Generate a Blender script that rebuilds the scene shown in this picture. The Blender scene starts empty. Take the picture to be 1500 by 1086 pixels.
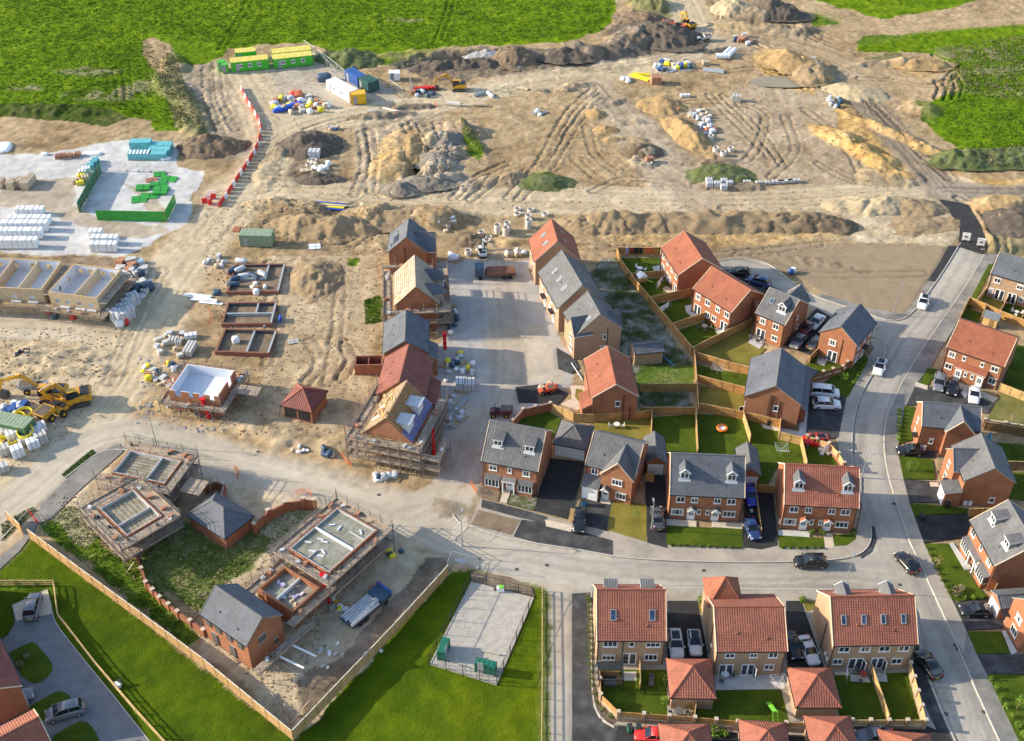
import bpy, bmesh, math, random
import numpy as np
from mathutils import Vector, Matrix
from mathutils.geometry import tessellate_polygon
random.seed(11)
S = bpy.context.scene
COL = S.collection
R = math.radians
# camera
CAM_H, PITCH, FPX = 120.0, R(38.5),1700.0      # drone height (m), downward tilt, focal length in pixels of a 1500 px wide frame
cd = bpy.data.cameras.new('camera'); cam = bpy.data.objects.new('camera', cd); COL.objects.link(cam)
cd.sensor_fit = 'HORIZONTAL'; cd.sensor_width = 36.0; cd.lens = 36.0*FPX/1500
cd.clip_start = 1.0; cd.clip_end = 20000
cam.location = (0,0, CAM_H); cam.rotation_euler = (math.pi/2-PITCH, 0,0)
S.camera = cam
# world, sun, exposure
SUN_EL = R(21)
SHDIR = Vector((1.0,-0.10,0)).normalized()     # ground direction in which shadows fall
W = bpy.data.worlds.new('World'); S.world = W; W.use_nodes = True
wn = W.node_tree; bg = wn.nodes['Background']
sky = wn.nodes.new('ShaderNodeTexSky'); sky.sky_type = 'NISHITA'; sky.sun_disc = False
sky.sun_elevation = SUN_EL
toS = -SHDIR                                      # horizontal direction towards the sun
sky.sun_rotation = math.atan2(toS.x, toS.y)
sky.altitude = 50; sky.air_density = 1.0; sky.dust_density = 1.2
bg.inputs['Strength'].default_value = 0.15
wn.links.new(sky.outputs[0], bg.inputs['Color'])
sl = bpy.data.lights.new('sun', 'SUN'); sl.energy = 3.9; sl.angle = R(0.5); sl.color = (1.0,0.87,0.68)
so = bpy.data.objects.new('sun', sl); COL.objects.link(so)
ld = Vector((SHDIR.x*math.cos(SUN_EL), SHDIR.y*math.cos(SUN_EL),-math.sin(SUN_EL)))
so.rotation_euler = ld.to_track_quat('-Z', 'Y').to_euler()
so.location = (-200,100,200)
S.view_settings.view_transform = 'Standard'; S.view_settings.look = 'None'
S.view_settings.exposure = 1.06; S.view_settings.gamma = 1
S.view_settings.use_curve_mapping = False
def at(u, v, z=0.0):
 a = (u-750)/FPX; b = (v-543)/FPX
 dy = math.cos(PITCH)-b*math.sin(PITCH); dz = -math.sin(PITCH)-b*math.cos(PITCH)
 t = (z-CAM_H)/dz
 return Vector((a*t, dy*t, z))
def pts(l, z=0.0):
 return [at(u, v, z) for u, v in l]
# materials
M = {}
def nodes(name):
 m = bpy.data.materials.new(name); m.use_nodes = True
 nt = m.node_tree; b = nt.nodes['Principled BSDF']
 M[name] = m
 return m, nt, b
def N(nt, t, **kw):
 n = nt.nodes.new(t)
 for k, v in kw.items():
  if k.startswith('i_'): n.inputs[k[2:].replace('_', ' ')].default_value = v
  else: setattr(n, k, v)
 return n
def L(nt, a, b): nt.links.new(a, b)
def mixc(nt, blend, fac, a, b):
 n = N(nt, 'ShaderNodeMix', data_type='RGBA', blend_type=blend)
 for sock, val in ((n.inputs[0], fac),(n.inputs[6], a),(n.inputs[7], b)):
  if hasattr(val, 'is_output') or hasattr(val, 'links'): L(nt, val, sock)
  else: sock.default_value = val if not isinstance(val, tuple) or len(val) == 4 else (*val, 1)
 return n.outputs[2]
def ramp(nt, src, stops):
 n = N(nt, 'ShaderNodeValToRGB'); cr = n.color_ramp
 while len(cr.elements) < len(stops): cr.elements.new(0.5)
 for e, (p, c) in zip(cr.elements, stops):
  e.position = p; e.color = (*c, 1) if len(c) == 3 else c
 L(nt, src, n.inputs[0]); return n.outputs[0]
def noise(nt, vec, scale, detail=4, rough=.6):
 n = N(nt, 'ShaderNodeTexNoise'); n.inputs['Scale'].default_value = scale
 n.inputs['Detail'].default_value = detail; n.inputs['Roughness'].default_value = rough
 L(nt, vec, n.inputs['Vector']); return n.outputs['Fac']
def bump(nt, b, h, dist, strength=1.0):
 n = N(nt, 'ShaderNodeBump'); n.inputs['Distance'].default_value = dist; n.inputs['Strength'].default_value = strength
 L(nt, h, n.inputs['Height']); L(nt, n.outputs[0], b.inputs['Normal'])
def plain(name, col, rough=.7, var=.12, sc=1.5, metal=0, spec=None, bmp=0, bsc=20, stain=None):
 """a painted / woven / cast surface: base colour with patchy wear and fine grain"""
 m, nt, b = nodes(name)
 g = N(nt, 'ShaderNodeNewGeometry').outputs['Position']
 n1 = noise(nt, g, sc, 5); n2 = noise(nt, g, sc*7,3)
 v = mixc(nt, 'MIX', .5, n1, n2)
 lo = tuple(max(0, c*(1-2.2*var)) for c in col); hi = tuple(min(1, c*(1+2.2*var)) for c in col)
 c = ramp(nt, v, [(.32, lo),(.68, hi)])
 if stain:
  s = ramp(nt, noise(nt, g, sc*.6,6,.7),[(.45,(0,0,0)),(.62,(1,1,1))])
  c = mixc(nt, 'MIX', s, c, stain)
 L(nt, c, b.inputs['Base Color']); b.inputs['Roughness'].default_value = rough
 b.inputs['Metallic'].default_value = metal
 if spec is not None: b.inputs['Specular IOR Level'].default_value = spec
 if bmp: bump(nt, b, noise(nt, g, bsc, 4), bmp)
 return m
def brickmat(name, c1, c2, mortar, soil=.25):
 m, nt, b = nodes(name)
 tc = N(nt, 'ShaderNodeTexCoord').outputs['Object']
 sp = N(nt, 'ShaderNodeSeparateXYZ'); L(nt, tc, sp.inputs[0])
 ad = N(nt, 'ShaderNodeMath', operation='ADD'); L(nt, sp.outputs[0], ad.inputs[0]); L(nt, sp.outputs[1], ad.inputs[1])
 cb = N(nt, 'ShaderNodeCombineXYZ'); L(nt, ad.outputs[0], cb.inputs[0]); L(nt, sp.outputs[2], cb.inputs[1])
 br = N(nt, 'ShaderNodeTexBrick'); L(nt, cb.outputs[0], br.inputs['Vector'])
 br.inputs['Scale'].default_value = 1; br.inputs['Brick Width'].default_value = .225; br.inputs['Row Height'].default_value = .075
 br.inputs['Mortar Size'].default_value = .009; br.inputs['Bias'].default_value = -.1
 br.inputs['Color1'].default_value = (*c1,1); br.inputs['Color2'].default_value = (*c2,1); br.inputs['Mortar'].default_value = (*mortar, 1)
 g = N(nt, 'ShaderNodeNewGeometry').outputs['Position']
 n1 = ramp(nt, noise(nt, g, .55,5),[(.3,(1-soil,)*3),(.7,(1+soil*.3,)*3)])
 nb = N(nt, 'ShaderNodeMapping'); nb.inputs['Scale'].default_value = (1.2,5.5,1); L(nt, cb.outputs[0], nb.inputs[0])
 n2 = ramp(nt, noise(nt, nb.outputs[0],1.3,5,.8),[(.3,(.8,.8,.8)),(.7,(1.18,1.15,1.12))])
 c = mixc(nt, 'MULTIPLY', 1.0, br.outputs['Color'], n1); c = mixc(nt, 'MULTIPLY', 1.0, c, n2)
 L(nt, c, b.inputs['Base Color']); b.inputs['Roughness'].default_value = .9
 bump(nt, b, br.outputs['Fac'],-.008)
 return m
def tilemat(name, c1, c2, joint, tw, rl, wave=0.0, patch=.17):
 """roof tiles: UV in metres, u along the eaves, v up the slope"""
 m, nt, b = nodes(name)
 uv = N(nt, 'ShaderNodeUVMap').outputs[0]
 br = N(nt, 'ShaderNodeTexBrick'); L(nt, uv, br.inputs['Vector']); br.offset = 0.0 if wave else 0.5
 br.inputs['Scale'].default_value = 1; br.inputs['Brick Width'].default_value = tw; br.inputs['Row Height'].default_value = rl
 br.inputs['Mortar Size'].default_value = .014 if wave else .006; br.inputs['Mortar Smooth'].default_value = .3
 br.inputs['Color1'].default_value = (*c1,1); br.inputs['Color2'].default_value = (*c2,1); br.inputs['Mortar'].default_value = (*joint, 1)
 g = N(nt, 'ShaderNodeNewGeometry').outputs['Position']
 n1 = ramp(nt, noise(nt, g, .45,6,.65),[(.3,(1-patch*1.6,)*3),(.7,(1+patch,)*3)])
 c = mixc(nt, 'MULTIPLY', 1.0, br.outputs['Color'], n1)
 n2 = ramp(nt, noise(nt, uv, 5.0,4,.8),[(.3,(.86,.86,.86)),(.7,(1.12,1.12,1.12))])
 c = mixc(nt, 'MULTIPLY', 1.0, c, n2)
 L(nt, c, b.inputs['Base Color']); b.inputs['Roughness'].default_value = .78
 b.inputs['Specular IOR Level'].default_value = .35
 if wave:
  sp = N(nt, 'ShaderNodeSeparateXYZ'); L(nt, uv, sp.inputs[0])
  mu = N(nt, 'ShaderNodeMath', operation='MULTIPLY'); mu.inputs[1].default_value = 2*math.pi/tw; L(nt, sp.outputs[0], mu.inputs[0])
  si = N(nt, 'ShaderNodeMath', operation='SINE'); L(nt, mu.outputs[0], si.inputs[0])
  bump(nt, b, si.outputs[0], wave)
 else:
  bump(nt, b, br.outputs['Fac'],-.006)
 return m
def groundmat(name, cols, sc, fine, bmp, rough=.95, cracks=None, streak=None):
 m, nt, b = nodes(name)
 g = N(nt, 'ShaderNodeNewGeometry').outputs['Position']
 n1 = noise(nt, g, sc, 7,.62)
 c = ramp(nt, n1, cols)
 n2 = ramp(nt, noise(nt, g, sc*9,5,.75),[(.3,(1-fine,)*3),(.7,(1+fine*.7,)*3)])
 c = mixc(nt, 'MULTIPLY', 1.0, c, n2)
 n3 = ramp(nt, noise(nt, g, sc*60,2,.6),[(.3,(1-fine*.8,)*3),(.72,(1+fine*.6,)*3)])
 c = mixc(nt, 'MULTIPLY', 1.0, c, n3)
 if streak:
  mp = N(nt, 'ShaderNodeMapping'); mp.inputs['Rotation'].default_value = (0,0, streak[0]); mp.inputs['Scale'].default_value = (.06,1.6,1)
  L(nt, g, mp.inputs[0])
  s = ramp(nt, noise(nt, mp.outputs[0],1.0,6,.7),[(.42,(0,0,0)),(.6,(streak[2],)*3)])
  c = mixc(nt, 'MIX', s, c, streak[1])
 L(nt, c, b.inputs['Base Color']); b.inputs['Roughness'].default_value = rough
 b.inputs['Specular IOR Level'].default_value = .25
 if bmp: bump(nt, b, noise(nt, g, max(sc*18,6),5,.7), bmp)
 return m
def glassy(name, col, rough=.08, spec=.6):
 m, nt, b = nodes(name)
 g = N(nt, 'ShaderNodeNewGeometry').outputs['Position']
 c = ramp(nt, noise(nt, g, 1.1,2),[(.4, tuple(x*.6 for x in col)),(.62, tuple(x*1.6 for x in col))])
 L(nt, c, b.inputs['Base Color']); b.inputs['Roughness'].default_value = rough; b.inputs['Specular IOR Level'].default_value = spec
 return m
def paint(name, col, rough=.28, coat=.6):
 m, nt, b = nodes(name)
 g = N(nt, 'ShaderNodeNewGeometry').outputs['Position']
 c = ramp(nt, noise(nt, g, 3.0,4),[(.35, tuple(x*.86 for x in col)),(.7, tuple(min(1, x*1.08) for x in col))])
 L(nt, c, b.inputs['Base Color']); b.inputs['Roughness'].default_value = rough
 b.inputs['Coat Weight'].default_value = coat; b.inputs['Coat Roughness'].default_value = .06
 return m
brickmat('red_brick', (.44,.155,.058),(.32,.1,.042),(.31,.2,.13))
brickmat('dark_brick', (.33,.10,.055),(.21,.062,.04),(.3,.22,.18))
brickmat('buff_brick', (.46,.29,.165),(.35,.205,.11),(.43,.36,.28),.15)
brickmat('block_wall', (.5,.5,.5),(.42,.42,.43),(.5,.49,.47))
tilemat('slate_tile', (.13,.142,.165),(.108,.118,.138),(.075,.081,.093),.33,.30)
tilemat('grey_tile', (.155,.157,.163),(.122,.124,.13),(.08,.081,.086),.33,.34,.012)
tilemat('red_tile', (.35,.128,.082),(.29,.102,.066),(.15,.052,.036),.30,.33,.017)
tilemat('clay_tile', (.315,.112,.062),(.28,.095,.054),(.16,.05,.03),.27,.28)
tilemat('brown_tile', (.27,.1,.075),(.22,.078,.06),(.07,.02,.018),.30,.33,.025)
plain('ridge_grey', (.13,.133,.14),.8); plain('ridge_red', (.27,.085,.05),.8)
plain('white_upvc', (.78,.78,.76),.35,.03); plain('white_render', (.72,.68,.58),.85,.08)
plain('black_plastic', (.02,.02,.022),.45,.2); plain('grey_lead', (.2,.21,.22),.6)
plain('mortar_verge', (.62,.5,.36),.85)
plain('stone_coping', (.5,.42,.32),.85); plain('cast_stone', (.5,.47,.42),.85, bmp=.004)
plain('fence_wood', (.43,.235,.075),.8,.22,.8); plain('fence_wood_pale', (.56,.38,.16),.8,.16,.8)
plain('fence_wood_dark', (.25,.14,.06),.85,.2,.8)
plain('hoarding_wood', (.45,.28,.12),.8,.15,.7); plain('post_wood', (.38,.23,.1),.85)
plain('scaffold_board', (.4,.31,.22),.9,.25,2.5, stain=(.22,.19,.16)); plain('scaffold_steel', (.3,.27,.25),.5,.15, metal=.6)
plain('new_timber', (.47,.33,.17),.8,.2,2.0); plain('batten_timber', (.5,.27,.09),.8,.2,2.0)
plain('membrane_tan', (.36,.28,.2),.85,.14,1.2, stain=(.45,.38,.3)); plain('membrane_blue', (.012,.09,.34),.5,.25)
plain('membrane_silver', (.6,.62,.66),.45,.1); plain('insulation_white', (.62,.65,.7),.7,.07)
plain('osb_board', (.48,.37,.24),.85,.16,2.5); plain('wrap_white', (.8,.82,.84),.4,.08, bmp=.02, bsc=6)
plain('wrap_teal', (.12,.42,.46),.4,.2, bmp=.02, bsc=6); plain('wrap_clear', (.5,.53,.56),.35,.25,4, bmp=.03, bsc=7)
plain('concrete', (.4,.37,.32),.9,.14,1.2, bmp=.004); plain('concrete_ring', (.56,.52,.47),.9,.12, bmp=.004)
plain('concrete_floor', (.2,.2,.15),.8,.22,.9, stain=(.32,.31,.27))
plain('block_pack', (.52,.53,.55),.85,.12,2.0, bmp=.01, bsc=9); plain('brick_pack', (.4,.19,.11),.9,.2,3.0, bmp=.01, bsc=9)
plain('buff_pack', (.52,.42,.3),.9,.2,3.0, bmp=.01, bsc=9); plain('slab_grey', (.5,.49,.46),.9,.1,1)
plain('paving_beige', (.55,.47,.36),.9,.1,1.2)
plain('hoard_green', (.03,.30,.035),.5,.12,.5); plain('hoard_dark_green', (.03,.17,.08),.55,.12,.5)
plain('cabin_green', (.06,.46,.03),.5,.12,.8); plain('cabin_roof', (.66,.55,.12),.7,.15,.8)
plain('container_blue', (.03,.1,.33),.5,.15); plain('container_dark_green', (.03,.1,.08),.5,.2)
plain('container_grey_green', (.22,.3,.2),.55,.12); plain('container_olive', (.1,.2,.1),.55,.15); plain('olive_roof', (.26,.33,.22),.7,.15)
plain('cabinet_green', (.015,.14,.09),.45,.08); plain('cabin_white', (.82,.82,.8),.45,.05)
plain('yellow_paint', (.72,.42,.015),.4,.1); plain('plant_yellow', (.68,.34,.015),.4,.15,3, stain=(.4,.22,.05))
plain('bright_yellow', (.8,.66,.03),.5,.08); plain('bright_blue', (.02,.09,.5),.5,.12)
plain('barrier_red', (.62,.035,.03),.45,.1); plain('barrier_white', (.8,.78,.74),.45,.06)
plain('barrier_orange', (.62,.17,.06),.5,.08); plain('chute_red', (.75,.01,.012),.4,.05)
plain('dumper_orange', (.75,.13,.05),.5,.12); plain('skip_blue', (.04,.08,.13),.5,.2)
plain('rubber', (.02,.02,.02),.9,.2); plain('track_steel', (.07,.065,.06),.8,.25)
plain('rust_steel', (.22,.09,.05),.8,.2); plain('clay_pipe', (.36,.13,.06),.7); plain('grey_pipe', (.34,.37,.38),.4,.12)
plain('steel_grey', (.32,.34,.36),.5,.1, metal=.3); plain('galvanised', (.5,.52,.54),.45,.1, metal=.4)
plain('white_cloth', (.8,.8,.84),.85,.04); plain('purple_cloth', (.45,.4,.62),.8)
plain('garden_furniture', (.12,.115,.11),.7); plain('play_orange', (.8,.2,.02),.5); plain('play_green', (.2,.6,.05),.5)
plain('play_blue', (.05,.3,.6),.5); plain('bin_black', (.025,.03,.03),.5)
plain('dpc_dark', (.07,.075,.085),.5,.2); plain('paver_strip', (.4,.39,.37),.9)
plain('blind_cloth', (.42,.4,.37),.8); plain('red_door', (.3,.05,.03),.5); plain('opening_shade', (.09,.085,.08),.95,.3)  # last one: dark colour standing in for shade inside empty window openings
plain('kerb_stone', (.47,.44,.39),.9,.1); plain('kerb_pale', (.66,.6,.5),.9,.08)
glassy('window_glass', (.03,.04,.055)); glassy('car_glass', (.012,.016,.022),.05); glassy('lamp_glass', (.6,.6,.58),.15)
glassy('tail_red', (.35,.012,.01),.2); glassy('solar_glass', (.03,.05,.1),.12)
paint('car_white', (.74,.75,.76)); paint('car_silver', (.17,.18,.2),.3); paint('car_black', (.012,.013,.015))
paint('car_grey', (.07,.075,.085)); paint('car_blue', (.02,.05,.16)); paint('car_royal', (.01,.03,.42))
paint('car_red', (.35,.02,.025)); paint('car_maroon', (.14,.015,.02)); paint('car_bright_red', (.6,.025,.015))
groundmat('asphalt_drive', [(.3,(.035,.036,.038)),(.5,(.06,.06,.062)),(.7,(.11,.11,.11))],.5,.22,.006)
groundmat('asphalt_new', [(.3,(.025,.026,.028)),(.6,(.045,.045,.046)),(.8,(.09,.085,.08))],.4,.2,.006)
groundmat('pavement_worn', [(.3,(.15,.145,.135)),(.5,(.23,.22,.2)),(.7,(.33,.31,.275))],.3,.18,.006)
groundmat('pavement_pale', [(.3,(.27,.24,.2)),(.5,(.36,.32,.265)),(.7,(.45,.4,.32))],.3,.1,.004)
groundmat('block_paving', [(.3,(.15,.155,.165)),(.55,(.19,.192,.2)),(.75,(.23,.23,.23))],.6,.14,.008)
groundmat('lawn_green', [(.3,(.04,.07,.002)),(.5,(.062,.10,.003)),(.72,(.105,.135,.006))],.35,.25,.05)
groundmat('lawn_dull', [(.3,(.12,.13,.03)),(.5,(.17,.16,.045)),(.72,(.24,.21,.08))],.35,.18,.03)
groundmat('lawn_olive', [(.3,(.14,.12,.02)),(.5,(.2,.17,.03)),(.72,(.26,.22,.05))],.3,.14,.03)
groundmat('bare_soil', [(.3,(.16,.115,.08)),(.5,(.23,.17,.115)),(.72,(.31,.24,.17))],.5,.22,.06)
groundmat('dark_soil', [(.3,(.09,.07,.055)),(.5,(.14,.11,.085)),(.72,(.2,.165,.13))],.6,.25,.06)
groundmat('weedy_soil', [(.3,(.05,.07,.02)),(.48,(.11,.12,.055)),(.6,(.26,.25,.2)),(.75,(.36,.35,.3))],1.1,.25,.06)
groundmat('sand_gold', [(.3,(.36,.235,.11)),(.5,(.48,.325,.155)),(.72,(.6,.42,.2))],.7,.3,.25)
groundmat('sand_pale', [(.3,(.42,.33,.2)),(.55,(.52,.42,.265)),(.75,(.6,.5,.34))],.6,.2,.15)
groundmat('heap_brown', [(.3,(.17,.125,.085)),(.55,(.26,.195,.13)),(.75,(.36,.28,.19))],.8,.3,.3)
groundmat('heap_tan', [(.3,(.33,.235,.135)),(.55,(.45,.335,.2)),(.75,(.5,.38,.24))],.7,.3,.3)
groundmat('heap_dark', [(.3,(.11,.088,.07)),(.55,(.18,.148,.118)),(.75,(.27,.225,.18))],.8,.3,.3)
groundmat('heap_grey', [(.3,(.3,.3,.3)),(.55,(.42,.42,.42)),(.75,(.56,.56,.56))],.9,.25,.1)
groundmat('heap_grassy', [(.3,(.10,.1,.05)),(.5,(.11,.14,.045)),(.72,(.21,.2,.12))],.5,.28,.1)
groundmat('geotextile', [(.3,(.62,.64,.66)),(.55,(.7,.71,.72)),(.75,(.76,.76,.75))],.3,.06,.02,.85)
groundmat('puddle_mud', [(.3,(.26,.22,.14)),(.7,(.3,.26,.17))],.3,.03,.0,.12)
groundmat('shrub_leaf', [(.3,(.05,.09,.015)),(.55,(.1,.15,.025)),(.75,(.2,.22,.05))],2.5,.3,.0)
groundmat('weed_leaf', [(.3,(.09,.17,.015)),(.55,(.14,.25,.025)),(.75,(.24,.33,.05))],.8,.25,.0)
groundmat('dry_leaf', [(.3,(.2,.17,.09)),(.55,(.28,.24,.13)),(.75,(.36,.31,.2))],.8,.25,.0)
# mesh building
class MB:
 """collects faces (with a material slot each) and links them as one mesh object"""
 def __init__(s): s.v = []; s.f = []; s.mi = []; s.uv = []; s.mats = []
 def slot(s, m):
  if m not in s.mats: s.mats.append(m)
  return s.mats.index(m)
 def face(s, vs, m, uv=None):
  i = len(s.v); s.v += [tuple(p) for p in vs]; s.f.append(tuple(range(i, i+len(vs)))); s.mi.append(s.slot(m)); s.uv.append(uv)
 def box(s, x0, x1, y0, y1, z0, z1, m):
  i = len(s.v)
  s.v += [(x0, y0, z0),(x1, y0, z0),(x1, y1, z0),(x0, y1, z0),(x0, y0, z1),(x1, y0, z1),(x1, y1, z1),(x0, y1, z1)]
  for q in ((0,3,2,1),(4,5,6,7),(0,1,5,4),(1,2,6,5),(2,3,7,6),(3,0,4,7)):
   s.f.append(tuple(i+k for k in q)); s.mi.append(s.slot(m)); s.uv.append(None)
  return s
 def obox(s, c, a, hx, hy, z0, z1, m):
  """box centred at c (x,y), turned by a"""
  ca, sa = math.cos(a), math.sin(a); i = len(s.v)
  for z in (z0, z1):
   for sx, sy in ((-1,-1),(1,-1),(1,1),(-1,1)):
    s.v.append((c[0]+sx*hx*ca-sy*hy*sa, c[1]+sx*hx*sa+sy*hy*ca, z))
  for q in ((0,3,2,1),(4,5,6,7),(0,1,5,4),(1,2,6,5),(2,3,7,6),(3,0,4,7)):
   s.f.append(tuple(i+k for k in q)); s.mi.append(s.slot(m)); s.uv.append(None)
  return s
 def prism(s, prof, axis, a, b, m):
  """profile (list of 2D points, ccw) pushed along an axis; 'x': profile is (y,z), 'y': profile is (x,z), 'z': (x,y)"""
  def P(p, t): return {'x': (t, p[0], p[1]), 'y': (p[0], t, p[1]), 'z': (p[0], p[1], t)}[axis]
  n = len(prof); i = len(s.v)
  s.v += [P(p, a) for p in prof]+[P(p, b) for p in prof]
  k = s.slot(m)
  s.f.append(tuple(range(i, i+n))[::-1]); s.f.append(tuple(range(i+n, i+2*n)))
  for j in range(n): s.f.append((i+j, i+(j+1) % n, i+n+(j+1) % n, i+n+j))
  s.mi += [k]*(n+2); s.uv += [None]*(n+2)
  return s
 def tube(s, p, q, r, m, n=6, r2=None, caps=True):
  p, q = Vector(p), Vector(q); d = (q-p).normalized(); r2 = r if r2 is None else r2
  u = d.orthogonal().normalized(); w = d.cross(u); i = len(s.v); k = s.slot(m)
  for c, rr in ((p, r),(q, r2)):
   for j in range(n):
    t = 2*math.pi*j/n; s.v.append(tuple(c+u*rr*math.cos(t)+w*rr*math.sin(t)))
  for j in range(n): s.f.append((i+j, i+(j+1) % n, i+n+(j+1) % n, i+n+j)); s.mi.append(k); s.uv.append(None)
  if caps:
   s.f.append(tuple(range(i, i+n))[::-1]); s.f.append(tuple(range(i+n, i+2*n))); s.mi += [k, k]; s.uv += [None, None]
  return s
 def ring(s, c, ro, ri, z0, z1, m, n=14):
  """hollow cylinder standing on c"""
  i = len(s.v); k = s.slot(m)
  for r, z in ((ro, z0),(ro, z1),(ri, z1),(ri, z0)):
   for j in range(n):
    t = 2*math.pi*j/n; s.v.append((c[0]+r*math.cos(t), c[1]+r*math.sin(t), z))
  for a in range(4):
   for j in range(n):
    b_ = (a+1) % 4
    s.f.append((i+a*n+j, i+a*n+(j+1) % n, i+b_*n+(j+1) % n, i+b_*n+j)); s.mi.append(k); s.uv.append(None)
  return s
 def torus(s, c, R_, r, ax, m, n=20, k=6):
  c = Vector(c); ax = Vector(ax).normalized(); u = ax.orthogonal().normalized(); w = ax.cross(u); i = len(s.v); sl_ = s.slot(m)
  for a in range(n):
   t = 2*math.pi*a/n; d = u*math.cos(t)+w*math.sin(t)
   for b_ in range(k):
    q = 2*math.pi*b_/k; s.v.append(tuple(c+d*(R_+r*math.cos(q))+ax*r*math.sin(q)))
  for a in range(n):
   for b_ in range(k):
    s.f.append((i+a*k+b_, i+((a+1) % n)*k+b_, i+((a+1) % n)*k+(b_+1) % k, i+a*k+(b_+1) % k)); s.mi.append(sl_); s.uv.append(None)
  return s
 def loft(s, rings, m, cap=True, mats=None):
  i = len(s.v); n = len(rings[0])
  for r in rings: s.v += [tuple(p) for p in r]
  for a in range(len(rings)-1):
   for j in range(n):
    s.f.append((i+a*n+j, i+a*n+(j+1) % n, i+(a+1)*n+(j+1) % n, i+(a+1)*n+j))
    mm = mats(a, j) if mats else m
    s.mi.append(s.slot(mm)); s.uv.append(None)
  if cap:
   s.f.append(tuple(range(i, i+n))[::-1]); s.f.append(tuple(i+(len(rings)-1)*n+j for j in range(n)))
   s.mi += [s.slot(m)]*2; s.uv += [None, None]
  return s
 def mesh(s, name, smooth=False):
  me = bpy.data.meshes.new(name); me.from_pydata(s.v, [], s.f)
  for m in s.mats: me.materials.append(M[m])
  me.polygons.foreach_set('material_index', s.mi)
  if any(u is not None for u in s.uv):
   ul = me.uv_layers.new(name='UVMap'); li = 0; flat = []
   for f, u in zip(s.f, s.uv): flat += [c for p in (u or [(0,0)]*len(f)) for c in p]
   ul.data.foreach_set('uv', flat)
  if smooth: me.polygons.foreach_set('use_smooth', [True]*len(s.f))
  me.update(); return me
 def link(s, name, parent=None, smooth=False):
  return link(name, s.mesh(name, smooth), parent)
def fixn(me):
 bm = bmesh.new(); bm.from_mesh(me); bmesh.ops.remove_doubles(bm, verts=bm.verts, dist=1e-4)
 bmesh.ops.recalc_face_normals(bm, faces=bm.faces); bm.to_mesh(me); bm.free()
def link(name, me, parent=None, loc=None, rot=None, scale=None):
 o = bpy.data.objects.new(name, me); COL.objects.link(o); o.parent = parent
 if loc is not None: o.location = loc
 if rot is not None: o.rotation_euler = rot
 if scale is not None: o.scale = scale
 return o
def tag(o, label, cat, group=None):
 o['label'] = label; o['category'] = cat
 if group: o['group'] = group
 return o
def thing(name, label, cat, loc=(0,0,0), rz=0.0, group=None):
 o = bpy.data.objects.new(name, None); COL.objects.link(o)
 o.location = Vector(loc); o.rotation_euler = (0,0, rz); o.empty_display_size = .5
 return tag(o, label, cat, group)
def kids(o): return [c for c in o.children]
def dup(root, loc, rz=None, label=None, group=None):
 r = root.copy(); COL.objects.link(r); r.location = Vector(loc)
 if rz is not None: r.rotation_euler = (0,0, rz)
 if label: r['label'] = label
 if group: r['group'] = group
 for ch in list(root.children):
  c = ch.copy(); COL.objects.link(c); c.parent = r
  for g in list(ch.children):
   d = g.copy(); COL.objects.link(d); d.parent = c
 return r
_cache = {}
def shared(key, fn):
 if key not in _cache: _cache[key] = fn()
 return _cache[key]
def stuff(o): o['kind'] = 'stuff'; return o
def struct(o, label=None):
 o['kind'] = 'structure'
 if label: o['label'] = label
 return o
# the ground: one sheet of terrain
def vnoise(x, y, seed=0):
 xi = np.floor(x).astype(np.int64); yi = np.floor(y).astype(np.int64); fx = x-xi; fy = y-yi
 fx = fx*fx*(3-2*fx); fy = fy*fy*(3-2*fy)
 def h(a, b):
  n = (a*374761393+b*668265263+seed*1442695041) & 0x7fffffff
  n = ((n ^ (n >> 13))*1274126177) & 0x7fffffff
  return ((n ^ (n >> 16)) & 0xffff)/65535.0
 a = h(xi, yi); b = h(xi+1, yi); c = h(xi, yi+1); d = h(xi+1, yi+1)
 return (a*(1-fx)+b*fx)*(1-fy)+(c*(1-fx)+d*fx)*fy
def fbm(x, y, sc, oct=4, seed=0, g=.55):
 t = 0; a = 1; s = 0
 for i in range(oct):
  t = t+a*vnoise(x/sc+17.3*i, y/sc-9.1*i, seed+i); s += a; a *= g; sc = sc/2.03
 return t/s
def inpoly(x, y, P_):
 r = np.zeros(x.shape, bool); n = len(P_)
 bx0 = min(p[0] for p in P_); bx1 = max(p[0] for p in P_); by0 = min(p[1] for p in P_); by1 = max(p[1] for p in P_)
 m = (x >= bx0) & (x <= bx1) & (y >= by0) & (y <= by1)
 if not m.any(): return r
 xs, ys = x[m], y[m]; rr = np.zeros(xs.shape, bool)
 for i in range(n):
  x1, y1 = P_[i][0], P_[i][1]; x2, y2 = P_[(i+1) % n][0], P_[(i+1) % n][1]
  if y1 == y2: continue
  rr ^= ((y1 > ys) != (y2 > ys)) & (xs < (x2-x1)*(ys-y1)/(y2-y1)+x1)
 r[m] = rr; return r
def curve(P_, step=1.0):
 """smooth line through points"""
 P_ = [np.array(p[:2], float) for p in P_]; out = []
 Q = [2*P_[0]-P_[1]]+P_+[2*P_[-1]-P_[-2]]
 for i in range(1, len(Q)-2):
  n = max(2, int(np.linalg.norm(Q[i+1]-Q[i])/step))
  for k in range(n):
   t = k/n; a, b, c, d = Q[i-1], Q[i], Q[i+1], Q[i+2]
   out.append(.5*((2*b)+(-a+c)*t+(2*a-5*b+4*c-d)*t*t+(-a+3*b-3*c+d)*t**3))
 out.append(P_[-1]); return out
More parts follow.
